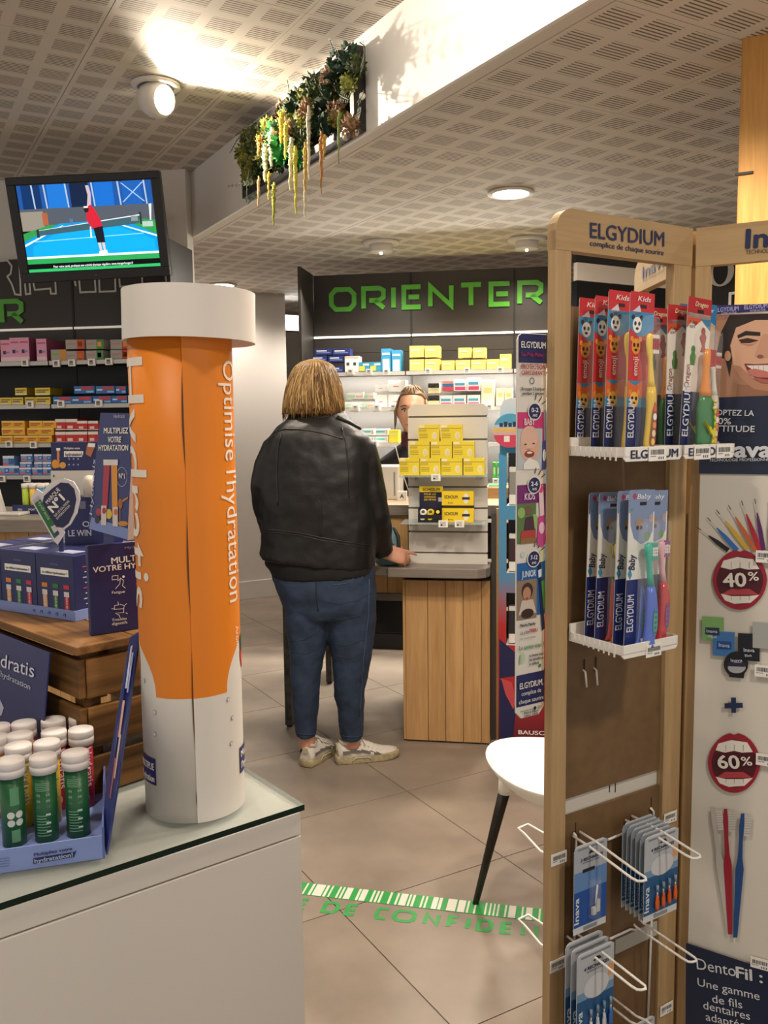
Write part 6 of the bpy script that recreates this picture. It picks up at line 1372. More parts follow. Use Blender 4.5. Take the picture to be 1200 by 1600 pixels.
def tablet_tube(px, py, col, lab, ang=0, prints='text'):
    p = WZ(px, py, HC + .1255 + .003)
    o = thing('tablet_tube', lab, 'tube', frame((p.x, p.y, HC + .0037 if True else 0), ang), 'white capped hydration tablet tubes')
    if col not in bodies:
        g = MB(); g.lathe([(TB - .001, 0), (TB, .001), (TB, .1015)], mat(col, .35), 28); bodies[col] = g.mesh('tube_body')
    put('tube_body', bodies[col], o); put('cap', capm, o)
    R = TB + .0003
    def cp(a0, a1, z0, z1, m):
        g = MB(); n = max(1, int((a1 - a0) / 12))
        for i in range(n):
            a, b = radians(a0 + (a1 - a0) * i / n), radians(a0 + (a1 - a0) * (i + 1) / n)
            g.poly([(R * sin(a), -R * cos(a), z0), (R * sin(b), -R * cos(b), z0), (R * sin(b), -R * cos(b), z1), (R * sin(a), -R * cos(a), z1)], m)
        return g
    if prints == 'green':
        g = MB(); lt = mat('#7aa886', .4)
        for a0 in (-38, 8):
            for k in range(5):
                for u in (0, .5): 
                    h = cp(a0 + 4 + 20 * u, a0 + 12 + 20 * u, .052 + .0088 * (k if k < 3 else 0), .0555 + .0088 * (k if k < 3 else 0), lt); g.add(h.v, h.f, lt)
        for k in range(5): h = cp(-40, 30, .088 - .0026 * k, .0892 - .0026 * k, lt); g.add(h.v, h.f, lt)
        for k in range(8): h = cp(-40, (26, 10, 20, 28)[k % 4], .04 - .0042 * k, .0416 - .0042 * k, lt); g.add(h.v, h.f, lt)
        for k in range(3): h = cp(8, 30, .0405 - .0125 * k, .0435 - .0125 * k, mat('#d9e4da', .4)); g.add(h.v, h.f, mat('#d9e4da', .4))
        g.build('label_print', o)
    if prints == 'four':
        g = MB()
        for dx in (-1, 1):
            for dz in (-1, 1):
                pts = []
                for k in range(14):
                    a = radians(18) + (dx * .0058 + .0052 * cos(2 * pi * k / 14)) / TB; pts.append((R * sin(a), -R * cos(a), .042 + dz * .0058 + .0052 * sin(2 * pi * k / 14)))
                g.poly(pts, mat('#d9ddd2', .4))
        h = cp(-2, 40, .062, .088, mat('#5f9a6e', .4)); g.add(h.v, h.f, mat('#5f9a6e', .4)); h = cp(-2, 38, .008, .026, mat('#6fa47c', .4)); g.add(h.v, h.f, mat('#6fa47c', .4))
        g.build('label_print', o)
    if prints == 'text':
        me0, W = textmesh('Hydratis', .6, 0, 1.0, INKW); b = bmesh.new(); b.from_mesh(me0)
        for v in b.verts:
            a = radians(22) + v.co.y / CAP * .0125 / TB; v.co = V(((R + .0004 + v.co.z) * sin(a), -(R + .0004 + v.co.z) * cos(a), .097 - v.co.x / W * .062))
        me = bpy.data.meshes.new('lettering'); b.to_mesh(me); b.free(); me.materials.append(INKW); put('lettering', me, o)
        g = MB(); pts = [(R * sin(radians(15) + .006 * cos(k * pi / 7) / TB), -R * cos(radians(15) + .006 * cos(k * pi / 7) / TB), .018 + .008 * sin(k * pi / 7)) for k in range(14)]; g.poly(pts, mat('#e0b0b0', .4)); g.build('fruit_print', o)
    return o
G_, Y_, R_, O_ = '#1f5a34', '#d8b52a', '#b5243f', '#d9823a'
tablet_tube(16, 1186, G_, 'green tablet tube with four white rounds printed, left of the front row', 14, 'four'); tablet_tube(67, 1180, G_, 'green tablet tube with icon print in the middle of the front row', 14, 'green'); tablet_tube(117, 1174, G_, 'green tablet tube at the right end of the front row', 12, 'green')
tablet_tube(28, 1163, Y_, 'yellow tablet tube behind the two left green tubes', 14); tablet_tube(73, 1158, Y_, 'yellow tablet tube behind the middle green tube', 14)
tablet_tube(31, 1146, O_, 'orange tablet tube in the third row at left', 14); tablet_tube(-8, 1150, O_, 'orange tablet tube at the left frame edge of the third row', 14); tablet_tube(84, 1141, R_, 'red tablet tube in the third row, middle', 14); tablet_tube(126, 1138, R_, 'red tablet tube with large lettering at the right of the tray', 14)
tablet_tube(37, 1128, R_, 'red tablet tube in the back row, second from left', 14); tablet_tube(-4, 1133, O_, 'orange tablet tube in the back row at the left frame edge', 14); tablet_tube(83, 1123, R_, 'red tablet tube in the back row, second from right', 14); tablet_tube(126, 1119, R_, 'red tablet tube at the right end of the back row', 14)

# ================================================================== FAR LEFT SALES POINT
MF = frame(WY(60, 820, 3.3) * V((1, 1, 0)), CA)
t = thing('sales_point', 'grey topped oak counter in front of the left shelving, behind the crate', 'counter', MF)
z_ = P(MF, 40, 812, 0).z
MB().box((-.6, 0, z_ - .05), (.28, .5, z_), LAM, top=mat('#8d857a', .35)).build('counter_top', t, bevel=.003)
for k in range(8): MB().box((-.56 + k * .1, .03, .0), (-.462 + k * .1, .05, z_ - .052), OAK).build('plank', t)
MB().box((-.55, .052, 0), (.23, .45, z_ - .055), mat('#4a3a28')).build('carcass', t)
MFT = MF @ Matrix.Translation((0, .2, z_ + .0005))
a, b = P(MF, 20, 806, .2), P(MF, 84, 806, .2)
t = thing('effervescent_tray', 'small navy counter tray holding coloured tubes on the far left counter', 'tray', MFT)
MB().box((a.x, 0, 0), (b.x, .006, .036), NVB).box((a.x, .006, 0), (b.x, .08, .003), NVB).build('tray', t)
for k, s in enumerate(('EAU', 'SPORT', 'FORME')): txt(t, s, a.x + .025 + .045 * k, .014, .008, INKW, y=-.001)
for k, c in enumerate(('#a9c23a', '#e0b54a', '#3f8fb8', '#a9c23a', '#e0b54a', '#3f8fb8')):
    o = thing('coloured_tube', f'{["lime green","amber","blue"][k%3]} tube with white cap, {["front","rear"][k//3]} of the small navy tray', 'tube', MFT @ Matrix.Translation((P(MF, 43 + 12 * (k % 3), 795, .23).x, .022 + .035 * (k // 3), .0035)), 'coloured tubes in the small navy tray')
    MB().lathe([(.0135, 0), (.0135, .1)], mat(c, .4), 16).build('tube_body', o); MB().lathe([(.0155, .1), (.0155, .118), (.001, .119)], CAPM, 16).build('cap', o)
a = P(MF, 4, 792, .12)
t = thing('screen_stand', 'white angled tablet stand on the far left counter', 'stand', MF @ Matrix.Translation((a.x, .12, z_ + .0005)))
MB().box((-.06, 0, 0), (.07, .08, .012), mat('#d6d2cc', .3)).build('base', t, bevel=.004); MB().box((-.03, .03, .01), (-.018, .06, .13), mat('#d6d2cc', .3)).build('arm', t, bevel=.003, M=Matrix.Rotation(radians(-14), 4, 'Y')); MB().box((-.2, .03, .04), (-.05, .045, .2), mat('#201f20', .3)).build('screen', t, M=Matrix.Rotation(radians(-14), 4, 'Y'))

# ================================================================== CUSTOMER
def pxloft(g, M, rows, m, cy=0.0, n=28, power=2.3, skew=0):
    """rows of (y_px, left_px, right_px, half depth[, depth offset]) -> closed loft round the body"""
    rings = []
    for r in rows:
        y, xl, xr, ry = r[:4]; c = r[4] if len(r) > 4 else cy; dl = r[5] if len(r) > 5 else 0
        a, b = P(M, xl, y - dl, c), P(M, xr, y + dl, c); cx_, rx = (a.x + b.x) / 2, (b.x - a.x) / 2
        ring = []
        for k in range(n):
            t_ = 2 * pi * k / n; cc_, ss = cos(t_), sin(t_)
            ring.append(V((cx_ + rx * math.copysign(abs(cc_) ** (2 / power), cc_), c + ry * math.copysign(abs(ss) ** (2 / power), ss), (a.z + b.z) / 2 + (b.z - a.z) / 2 * cc_)))
        rings.append(ring)
    return g.loft(rings, m)
def pxtube(g, M, pts, m, n=14):
    """pts of (px, py, depth, radius)"""
    return g.tube([P(M, x, y, d) for x, y, d, r in pts], [r for *_, r in pts], m, n)
SKIN = mat('#c58f76', .5, noise=.06, nscale=40); LEATH = mat('#0e0d0c', .47, bump=.35, bscale=38, noise=.25, nscale=9, spec=.45); DENIM = mat('#22324a', .8, noise=.28, nscale=14, bump=.25, bscale=160)
KNIT = mat('#0d0c0d', .85)
def cloth_tex(size): 
    tx = bpy.data.textures.new('folds', 'CLOUDS'); tx.noise_scale = size; tx.noise_depth = 2; return tx
FOLD = cloth_tex(.13); FOLD2 = cloth_tex(.07)
MW = frame((WY(497, 900, 3.6).x, 3.6, 0), 0)
W_ = thing('person', 'woman with blond bob in black leather jacket and jeans, seen from behind at the counter', 'person', MW)
def hand(g, M, m, curl, side=1, s=1.0):
    """palm and five separate bent fingers; local x along the fingers, z towards the back of the hand, y towards the thumb"""
    T = lambda *p: M @ (V(p) * s)
    g.loft([[T(x, w * cos(a), h * sin(a)) for a in [2 * pi * k / 12 for k in range(12)]] for x, w, h in ((-.05, .026, .021), (-.02, .028, .02), (0, .032, .018), (.04, .041, .017), (.075, .042, .015), (.088, .036, .011))], m)
    for i, (y, ln) in enumerate(((.030, .074), (.0105, .083), (-.010, .077), (-.029, .06))):
        a = 0; p = V((.078 - .004 * abs(i - 1), y, 0)); pts = [V((.05, y * .9, 0)), p]
        for k, f in enumerate((.45, .32, .23)):
            a += curl[i] * (1, 1.1, .7)[k]; p = p + V((cos(a), 0, -sin(a))) * ln * f; pts.append(p)
        g.tube([T(*q) for q in pts], [.0095 * s, .0092 * s, .0085 * s, .0078 * s, .0062 * s], m, 10)
    th_ = [V((.0, .022, -.004)), V((.03, .047, -.012)), V((.058, .058, -.022)), V((.08, .058, -.032))]
    g.tube([T(*q) for q in th_], [.0125 * s, .0115 * s, .0105 * s, .0075 * s], m, 10)
HD = .17
hp = P(MW, 603, 864, HD)
dirx = V((.92, .15, -.22)).normalized(); diry = V((.15, .62, .76)); diry = (diry - dirx * diry.dot(dirx)).normalized(); dirz = dirx.cross(diry)
HM = Matrix((( dirx.x, diry.x, dirz.x, hp.x), (dirx.y, diry.y, dirz.y, hp.y), (dirx.z, diry.z, dirz.z, hp.z), (0, 0, 0, 1)))
g = MB()
pxloft(g, MW, [(640, 468, 520, .06, .04), (670, 455, 540, .08, .03), (700, 440, 560, .1), (780, 440, 560, .11), (880, 440, 565, .12), (960, 452, 575, .11)], SKIN)
g.ball(P(MW, 492, 612, .035), (.078, .098, .115), SKIN, 18, 12)
pxtube(g, MW, [(492, 620, .03, .055), (494, 660, .01, .06)], SKIN)
pxtube(g, MW, [(482, 940, 0, .08), (480, 1030, 0, .055), (479, 1100, 0, .045), (479, 1140, .0, .036), (480, 1166, .0, .034)], SKIN)
pxtube(g, MW, [(548, 940, 0, .085), (550, 1030, 0, .055), (549, 1100, .01, .045), (549, 1140, .02, .036), (550, 1168, .02, .034)], SKIN)
pxtube(g, MW, [(445, 695, 0, .045), (420, 730, 0, .042), (415, 785, .02, .038), (424, 830, .16, .032), (432, 850, .24, .026)], SKIN)
hand(g, Matrix.Translation(P(MW, 436, 852, .29)) @ Matrix.Rotation(radians(70), 4, 'Z'), SKIN, (.5, .5, .55, .6))
pxtube(g, MW, [(552, 695, 0, .045), (575, 755, 0, .042), (588, 815, .03, .038), (596, 850, .12, .03), (600, 861, .155, .024)], SKIN)
hand(g, HM, SKIN, (.12, .55, .62, .68))
body = baked(g, 'body', W_, [('REMESH', dict(mode='VOXEL', voxel_size=.0055)), ('SMOOTH', dict(iterations=4, factor=.5))])
ringp = HM @ V((.098, -.012, -.006)); MB().tube([ringp + (diry * cos(a) + dirz * sin(a)) * .0095 for a in [2 * pi * k / 12 for k in range(12)]], .0018, mat('#d9a64a', .25, 1), 6, closed=True).build('ring', W_)
# jacket
g = MB()
pxloft(g, MW, [(646, 462, 532, .07, .02), (655, 450, 544, .088, .01), (666, 434, 559, .108), (682, 420, 577, .125), (710, 412, 583, .138), (750, 408, 585, .15), (800, 407, 588, .158), (845, 407, 588, .16, 0, -4), (868, 405, 587, .162, 0, 8), (878, 404, 586, .165, 0, 11)], LEATH)
pxtube(g, MW, [(444, 690, 0, .055), (430, 702, 0, .063), (421, 727, 0, .066), (417, 755, 0, .066), (420, 790, .03, .065), (426, 825, .14, .058), (432, 845, .21, .05)], LEATH)
pxtube(g, MW, [(550, 688, 0, .055), (563, 702, 0, .066), (571, 730, 0, .07), (577, 765, 0, .07), (584, 800, .01, .068), (590, 832, .07, .06), (596, 856, .125, .05), (598, 862, .14, .047)], LEATH)
jk = baked(g, 'leather_jacket', W_, [('REMESH', dict(mode='VOXEL', voxel_size=.009)), ('SMOOTH', dict(iterations=5, factor=.5)), ('DISPLACE', dict(texture=FOLD, strength=.022, mid_level=.5)), ('SMOOTH', dict(iterations=2, factor=.5))])
def proj_line(o, M, pts, r, m, name, parent, lift=.001, n=6):
    bv = BVHTree.FromPolygons([v.co for v in o.data.vertices], [p.vertices[:] for p in o.data.polygons]); I = M.inverted(); e = I @ EYE; out = []
    P2 = []
    for a, b in zip(pts, pts[1:]):
        P2 += [(a[0] + (b[0] - a[0]) * k / 6, a[1] + (b[1] - a[1]) * k / 6) for k in range(6)]
    for x, y in P2 + [pts[-1]]:
        d = (I.to_3x3() @ ray(x, y)).normalized(); h = bv.ray_cast(e, d)
        if h[0] is not None: out.append(h[0] - d * lift)
    if len(out) > 2: return MB().tube(out, r, m, n).build(name, parent)
SEAM = mat('#141211', .4, spec=.6)
proj_line(jk, MW, [(409, 690), (428, 676), (445, 670), (473, 671), (506, 677), (536, 686)], .0028, SEAM, 'yoke_seam', jk)
proj_line(jk, MW, [(414, 828), (440, 829), (469, 833), (501, 840), (567, 851), (580, 853)], .0026, SEAM, 'waist_seam', jk); proj_line(jk, MW, [(414, 832), (440, 833), (469, 837), (501, 844), (567, 855), (580, 857)], .002, SEAM, 'waist_seam', jk)
proj_line(jk, MW, [(499, 780), (499, 810), (498, 838)], .0022, SEAM, 'back_seam', jk); proj_line(jk, MW, [(503, 780), (503, 810), (502, 838)], .0018, SEAM, 'back_seam', jk)
proj_line(jk, MW, [(534, 668), (540, 690), (545, 730), (546, 780)], .003, SEAM, 'armhole_seam', jk); proj_line(jk, MW, [(440, 676), (434, 700), (432, 740), (434, 790)], .003, SEAM, 'armhole_seam', jk)
proj_line(jk, MW, [(527, 652), (545, 660), (562, 670)], .009, LEATH, 'epaulette', jk, n=8)
g = MB(); rings = []
for y, xl, xr, ry, c in ((664, 446, 549, .1, .015), (650, 456, 539, .082, .025), (641, 460, 535, .077, .03), (640, 458, 537, .08, .03), (650, 451, 544, .09, .025), (666, 440, 555, .112, .015)):
    a, b = P(MW, xl, y, c), P(MW, xr, y, c); rings.append([V(((a.x + b.x) / 2 + (b.x - a.x) / 2 * cos(t_), c + ry * sin(t_), a.z)) for t_ in [2 * pi * k / 28 for k in range(28)]])
g.loft(rings, LEATH, caps=False); g.build('collar', jk)
g = MB(); pxloft(g, MW, [(850, 415, 580, .15), (880, 414, 585, .155), (892, 422, 586, .155, 0, 4), (900, 428, 586, .152, 0, -3)], KNIT)
baked(g, 'black_sweater', W_, [('REMESH', dict(mode='VOXEL', voxel_size=.011)), ('SMOOTH', dict(iterations=3, factor=.5)), ('DISPLACE', dict(texture=FOLD2, strength=.01, mid_level=.5))])
g = MB()
pxloft(g, MW, [(860, 425, 583, .138), (900, 426, 587, .148), (925, 434, 589, .15), (948, 444, 588, .14), (962, 450, 587, .12)], DENIM)
pxloft(g, MW, [(930, 440, 520, .12), (955, 447, 518, .115), (990, 449, 514, .105), (1030, 454, 505, .09), (1055, 454, 501, .085), (1085, 456, 499, .08), (1115, 459, 496, .068), (1140, 462, 493, .058), (1149, 463, 493, .057)], DENIM)
pxloft(g, MW, [(930, 508, 589, .125), (955, 508, 588, .12), (990, 512, 585, .11), (1030, 519, 580, .095), (1055, 521, 574, .088), (1085, 523, 569, .082, .01), (1115, 527, 568, .07, .015), (1140, 531, 568, .06, .02), (1153, 532, 568, .058, .02)], DENIM)
jn = baked(g, 'jeans', W_, [('REMESH', dict(mode='VOXEL', voxel_size=.009)), ('SMOOTH', dict(iterations=4, factor=.5)), ('DISPLACE', dict(texture=FOLD2, strength=.016, mid_level=.5))])
ST = mat('#3d5270', .7)
proj_line(jn, MW, [(551, 893), (552, 905), (540, 912), (520, 914)], .0016, ST, 'pocket_seam', jn); proj_line(jn, MW, [(494, 905), (494, 930), (497, 955)], .002, mat('#182333', .8), 'centre_seam', jn); proj_line(jn, MW, [(577, 905), (576, 960), (568, 1030), (562, 1120)], .0016, ST, 'side_seam', jn)
for a in ([(464, 1146), (478, 1148), (492, 1147)], [(533, 1150), (550, 1152), (567, 1150)]): proj_line(jn, MW, a, .003, DENIM, 'hem', jn)
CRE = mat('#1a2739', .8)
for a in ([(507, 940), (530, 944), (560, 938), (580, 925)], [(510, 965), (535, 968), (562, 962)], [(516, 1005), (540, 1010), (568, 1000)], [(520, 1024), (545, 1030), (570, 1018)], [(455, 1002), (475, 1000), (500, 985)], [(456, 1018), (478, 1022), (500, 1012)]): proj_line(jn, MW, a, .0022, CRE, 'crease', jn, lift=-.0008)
# hair
hrows = [(562, 482, 500, .03, .02), (566, 470, 513, .065, .025), (574, 460, 523, .09, .03), (588, 453, 528, .105, .03), (605, 448, 533, .112, .03), (622, 445, 535, .115, .03), (638, 443, 537, .112, .03), (647, 443, 537, .105, .03)]
HB = mat('#8d6a3e', .5, noise=.3, nscale=25, stretch=(1, 1, .15))
hr = pxloft(MB(), MW, hrows, HB, n=36, power=2.1).build('hair', W_)
def hpt(u, phi, k):
    f = u * (len(hrows) - 1); i = min(int(f), len(hrows) - 2); f -= i
    A, B = hrows[i], hrows[i + 1]; y, xl, xr, ry = [A[q] + (B[q] - A[q]) * f for q in range(4)]
    a, b = P(MW, xl, y, .03), P(MW, xr, y, .03); return V(((a.x + b.x) / 2 + (b.x - a.x) / 2 * sin(phi) * k, .03 - ry * cos(phi) * k, a.z))
for tone, nn in (('#a5824f', 190), ('#7d5c34', 170), ('#c4a269', 110), ('#5e4124', 90)):
    g = MB(); m = mat(tone, .4)
    for _ in range(nn):
        phi = random.uniform(-1.9, 1.9); sw = random.uniform(-1, 1); k = random.uniform(.99, 1.03); u0 = random.uniform(0, .55); ue = random.uniform(.86, 1.05); ph = random.uniform(0, 6)
        pts = [hpt(min(u0 + (ue - u0) * q / 8, 1), phi * (.5 + .5 * (u0 + (1 - u0) * q / 8) ** .6) + .05 * sw * sin(q * .8 + ph) + .02 * sin(q * 1.9 + ph), k + .012 * sin(q * .9 + ph)) for q in range(9)]
        if ue > .97: pts[-1] = pts[-1] + V((random.uniform(-.006, .006), .006, -.03 * random.random() ** 2 - .002))
        g.tube(pts, [.0012, .0022, .0028, .003, .003, .003, .0026, .002, .0008], m, 4, flat=.45)
    g.build('hair_strands', hr, kind='stuff')
# shoes
SOLE = mat('#a99a78', .7, noise=.25, nscale=50); UPP = mat('#cfc9bd', .55, noise=.06, nscale=30); GRY = mat('#6b6560', .6); LACE = mat('#d8d3c8', .7)
def shoe(M, name):
    o = put(name, MB().loft([[V((x, w * cos(a) + yo, z)) for a in [2 * pi * k / 6 for k in range(6)]] for x, w, yo, z in ()] if False else [[V((0, 0, 0))] * 3] * 2, UPP).mesh('x'), W_) if False else None
    g = MB(); out = [(-.008, .0), (-.002, .03), (.05, .038), (.12, .043), (.19, .05), (.245, .042), (.272, .02), (.28, 0), (.272, -.022), (.245, -.04), (.19, -.046), (.12, -.04), (.05, -.037), (-.002, -.03)]
    rg = lambda s_, z, dz=0: [V((.13 + (x - .13) * s_, y * s_, z + dz * max(0, (x - .2) / .08) ** 2)) for x, y in out]
    g.loft([rg(.96, 0, .01), rg(1.0, .006, .008), rg(1.0, .03), rg(.97, .036)], SOLE); so = g.build('shoe_sole', W_, M=M, fix=True)
    g = MB(); rows = [(.004, .026, .088, .03), (.03, .035, .096, .03), (.06, .037, .088, .03), (.085, .038, .084, .03), (.11, .04, .092, .03), (.14, .042, .082, .03), (.17, .044, .066, .03), (.205, .043, .055, .03), (.24, .036, .05, .03), (.265, .018, .044, .03)]
    rings = []
    for x, w, h, b in rows: rings.append([V((x, w * cos(t_) * (1 if sin(t_) < .3 else .9 - .28 * max(0, sin(t_))), b + (h - b) * (max(0, sin(t_)) ** .8))) for t_ in [pi * k / 12 - 0.0 for k in range(13)]] + [V((x, -w * .8, b - .004)), V((x, w * .8, b - .004))])
    g.loft(rings, UPP); up = g.build('shoe_upper', W_, M=M, fix=True)
    g = MB(); g.loft([[V((.045 + .034 * cos(t_), .027 * sin(t_), .082 + .012 * cos(t_) ** 2 + d)) for t_ in [2 * pi * k / 14 for k in range(14)]] for d in (0, .012)], UPP, caps=False); g.build('shoe_collar', up)
    for sd in (-1, 1):
        g = MB(); pts = [(.02, .05), (.06, .056), (.1, .052), (.14, .044), (.165, .036)]
        for (xa, za), (xb, zb2) in zip(pts, pts[1:]): g.add([(xa, sd * .0395, za - .004), (xb, sd * .045, zb2 - .004), (xb, sd * .0435, zb2 + .007), (xa, sd * .0385, za + .012)], [[0, 1, 2, 3]], GRY)
        g.add([(.165, sd * .0455, .034), (.19, sd * .046, .034), (.165, sd * .0448, .05)], [[0, 1, 2]], GRY); g.build('side_stripe', up)
        g = MB(); g.tube([(.06, sd * .0405, .014), (.075, sd * .041, .028), (.13, sd * .0445, .028), (.145, sd * .0455, .014)], .002, mat('#cfc4a6', .6), 6); g.build('sole_groove', so)
    for k in range(5): MB().tube([(.1 + .017 * k, .03, .082 - .0075 * k), (.106 + .017 * k, 0, .097 - .008 * k), (.1 + .017 * k, -.03, .082 - .0075 * k)], .0028, LACE, 6).build('lace', up)
    MB().tube([(.1, 0, .098), (.105, .03, .105), (.12, .04, .085), (.112, .01, .1), (.12, -.035, .08)], .0022, LACE, 6).build('lace_bow', up)
    MB().box((-.002, -.013, .06), (.004, .013, .085), mat('#b9ad90', .6)).build('heel_tab', up, bevel=.002)
fl_ = WZ(477, 1199) - V((MW.translation.x, MW.translation.y, 0)); fr_ = WZ(526, 1192) - V((MW.translation.x, MW.translation.y, 0))
shoe(Matrix.Translation((fl_.x, fl_.y, 0)) @ Matrix.Rotation(radians(62), 4, 'Z'), 'shoe'); shoe(Matrix.Translation((fr_.x, fr_.y, 0)) @ Matrix.Rotation(radians(15), 4, 'Z'), 'shoe')
MB().lathe([(.036, .09), (.038, .11), (.036, .15)], mat('#d2cbc2', .8), 16, c=(P(MW, 550, 1160, .02).x, .025, 0)).build('sock', W_)
# purse in her hand
pq = WY(606, 884, 3.80); pzb = bpy.data.objects['pharmacy_counter'].location.z
t = thing('purse', 'soft teal purse with black strap held in the woman\'s right hand on the ledge', 'purse', Matrix.Translation((pq.x, 3.83, zl + .0405)))
TEAL = mat('#5f8288', .6, noise=.2, nscale=40)
g = MB(); g.loft([[V((w * cos(a) + o_, .035 * s_ * sin(a), z)) for a in [2 * pi * k / 18 for k in range(18)]] for z, w, s_, o_ in ((.0, .045, .7, 0), (.008, .058, 1, 0), (.045, .062, 1.1, .0), (.09, .05, .9, .004), (.13, .034, .6, .008), (.165, .022, .35, .012), (.175, .01, .2, .014))], TEAL)
baked(g, 'pouch', t, [('SUBSURF', dict(levels=1)), ('DISPLACE', dict(texture=FOLD2, strength=.012, mid_level=.5))])
MB().tube([(.028, -.035, .03), (.05, -.03, .08), (.048, -.02, .13), (.03, -.01, .165), (.012, .0, .172)], .0075, mat('#141314', .5), 8, flat=.4).build('strap', t)
MB().tube([(-.045, -.03, .1), (-.01, -.038, .105), (.03, -.03, .1)], .002, mat('#9aa0a0', .3, .8), 6).build('zip', t)

# ================================================================== PHARMACIST
MPH = frame((WY(645, 700, 4.5).x, 4.5, 0), -8)
PH = thing('person', 'woman in black top and red turtleneck behind the counter, half hidden by the slatted display', 'person', MPH)
SK2 = mat('#cf9a7c', .5, noise=.08, nscale=30)
zc = P(MPH, 645, 643, 0).z
def gs(x, z, cx_, cz_, sx_, sz_): return math.exp(-((x - cx_) / sx_) ** 2 - ((z - cz_) / sz_) ** 2)
g = MB(); N_, K_ = 40, 30; rings = []
for i in range(K_ + 1):
    v = pi * (i + .2) / (K_ + .4); ring = []
    for k in range(N_):
        a = 2 * pi * k / N_; x, y, z = sin(v) * cos(a), sin(v) * sin(a), -cos(v)
        jaw = 1 - .22 * max(0, -z - .15) ** 1.2
        X_, Y_, Z_ = .074 * x * jaw, .094 * y * (1 - .08 * max(0, -z)), .118 * z
        if y < 0:
            d = .022 * gs(X_, Z_, 0, -.03, .013, .022) + .008 * gs(X_, Z_, 0, .0, .009, .03) + .006 * gs(X_, Z_, 0, .03, .05, .012) + .008 * gs(X_, Z_, 0, -.066, .024, .009) + .009 * gs(X_, Z_, 0, -.1, .02, .014)
            d -= .010 * (gs(X_, Z_, .032, .004, .017, .012) + gs(X_, Z_, -.032, .004, .017, .012)); d += .006 * (gs(X_, Z_, .045, -.03, .02, .02) + gs(X_, Z_, -.045, -.03, .02, .02)); Y_ -= d
        ring.append(V((X_, Y_ - .012, Z_ + zc)))
    rings.append(ring)
g.loft(rings, SK2)
g.tube([(0, .02, zc - .08), (0, .025, zc - .14), (0, .03, zc - .2)], [.05, .052, .06], SK2, 16)
pb2 = [(zc - .19, .1, .06), (zc - .24, .17, .085), (zc - .32, .185, .1), (zc - .45, .16, .105), (zc - .6, .15, .1), (zc - .75, .17, .11), (zc - .85, .165, .11)]
g.loft([[V((w * cos(a), .03 + d * sin(a), z)) for a in [2 * pi * k / 22 for k in range(22)]] for z, w, d in pb2], SK2)
for sd in (-1, 1):
    g.tube([(sd * .16, .03, zc - .26), (sd * .2, .02, zc - .4), (sd * .2, -.02, zc - .53), (sd * .12, -.18, zc - .55)], [.05, .043, .036, .026], SK2, 12)
    hand(g, Matrix.Translation((sd * .1, -.23, zc - .55)) @ Matrix.Rotation(radians(-90 + sd * 20), 4, 'Z'), SK2, (.3, .3, .35, .4))
    g.tube([(.05 + sd * .08, .03, zc - .82), (.1 + sd * .07, .03, zc - 1.1), (.12 + sd * .065, .04, .08)], [.085, .06, .04], SK2, 14); g.tube([(.12 + sd * .065, .06, .045), (.12 + sd * .07, -.1, .04)], [.042, .036], SK2, 12)
    g.ball((sd * .073, .005, zc - .008), (.01, .018, .028), SK2, 10, 8)
baked(g, 'body', PH, [('REMESH', dict(mode='VOXEL', voxel_size=.005)), ('SMOOTH', dict(iterations=2, factor=.4))])
for sd in (-1, 1):
    MB().ball((sd * .031, -.083, zc + .003), .0115, mat('#e2dbd2', .2), 14, 10).build('eye', PH)
    MB().ball((sd * .031, -.0915, zc + .003), (.0055, .004, .0055), mat('#2c2118', .2), 12, 8).build('iris', PH)
    MB().tube([(sd * .014, -.094, zc + .011), (sd * .03, -.0985, zc + .0145), (sd * .048, -.09, zc + .008)], .0028, mat('#2e2019', .6), 6).build('eyelid_line', PH)
    MB().tube([(sd * .012, -.102, zc + .026), (sd * .03, -.103, zc + .031), (sd * .052, -.09, zc + .025)], [.003, .0036, .002], mat('#5a4230', .7), 6).build('eyebrow', PH)
MB().loft([[V((x, -.1085 + 5 * x * x + .002 * cos(a), zc - .066 + .0075 * (1 - (x / .027) ** 2) * sin(a))) for a in [2 * pi * k / 8 for k in range(8)]] for x in (-.026, -.018, -.009, 0, .009, .018, .026)], mat('#a9574e', .45)).build('lips', PH)
HB2 = mat('#7d6242', .5, noise=.35, nscale=30)
g = MB(); rings = []
for i in range(13):
    u = i / 12; v = u * 1.95; ring = []
    for k in range(28):
        a = 2 * pi * k / 28; r_ = .086 if sin(a) > -.2 else .083; back = sin(a)
        vv = min(v, .9 + 1.05 * max(0, back + .42)) if v > .9 else v
        ring.append(V((.0835 * sin(vv) * cos(a), .1045 * sin(vv) * sin(a) + .002, zc + .008 + .122 * cos(vv))))
    rings.append(ring)
g.loft(rings, HB2); hh2 = g.build('hair', PH)
g = MB(); g.ball((.01, .1, zc + .06), (.045, .04, .04), HB2, 14, 9)
for _ in range(60):
    a = random.uniform(0, 2 * pi); v0 = random.uniform(.1, .9) if sin(a) > 0 else random.uniform(.05, .38); g.tube([(.085 * sin(v) * cos(a), .106 * sin(v) * sin(a), zc + .009 + .124 * cos(v) + .004 * random.random()) for v in (v0, v0 + .25, v0 + .5)], [.0022, .003, .0015], mat(random.choice(('#a08560', '#6a5036', '#8a6d48')), .5), 5)
for sd in (-1, 1): 
    for q in range(4): g.tube([(sd * .07, -.04 + .01 * q, zc + .06), (sd * (.082 + .003 * q), -.035 + .01 * q, zc), (sd * (.08 + .004 * q), -.03 + .01 * q, zc - .06 - .01 * q)], [.004, .005, .002], HB2, 6)
g.build('hair_strands', hh2, kind='stuff')
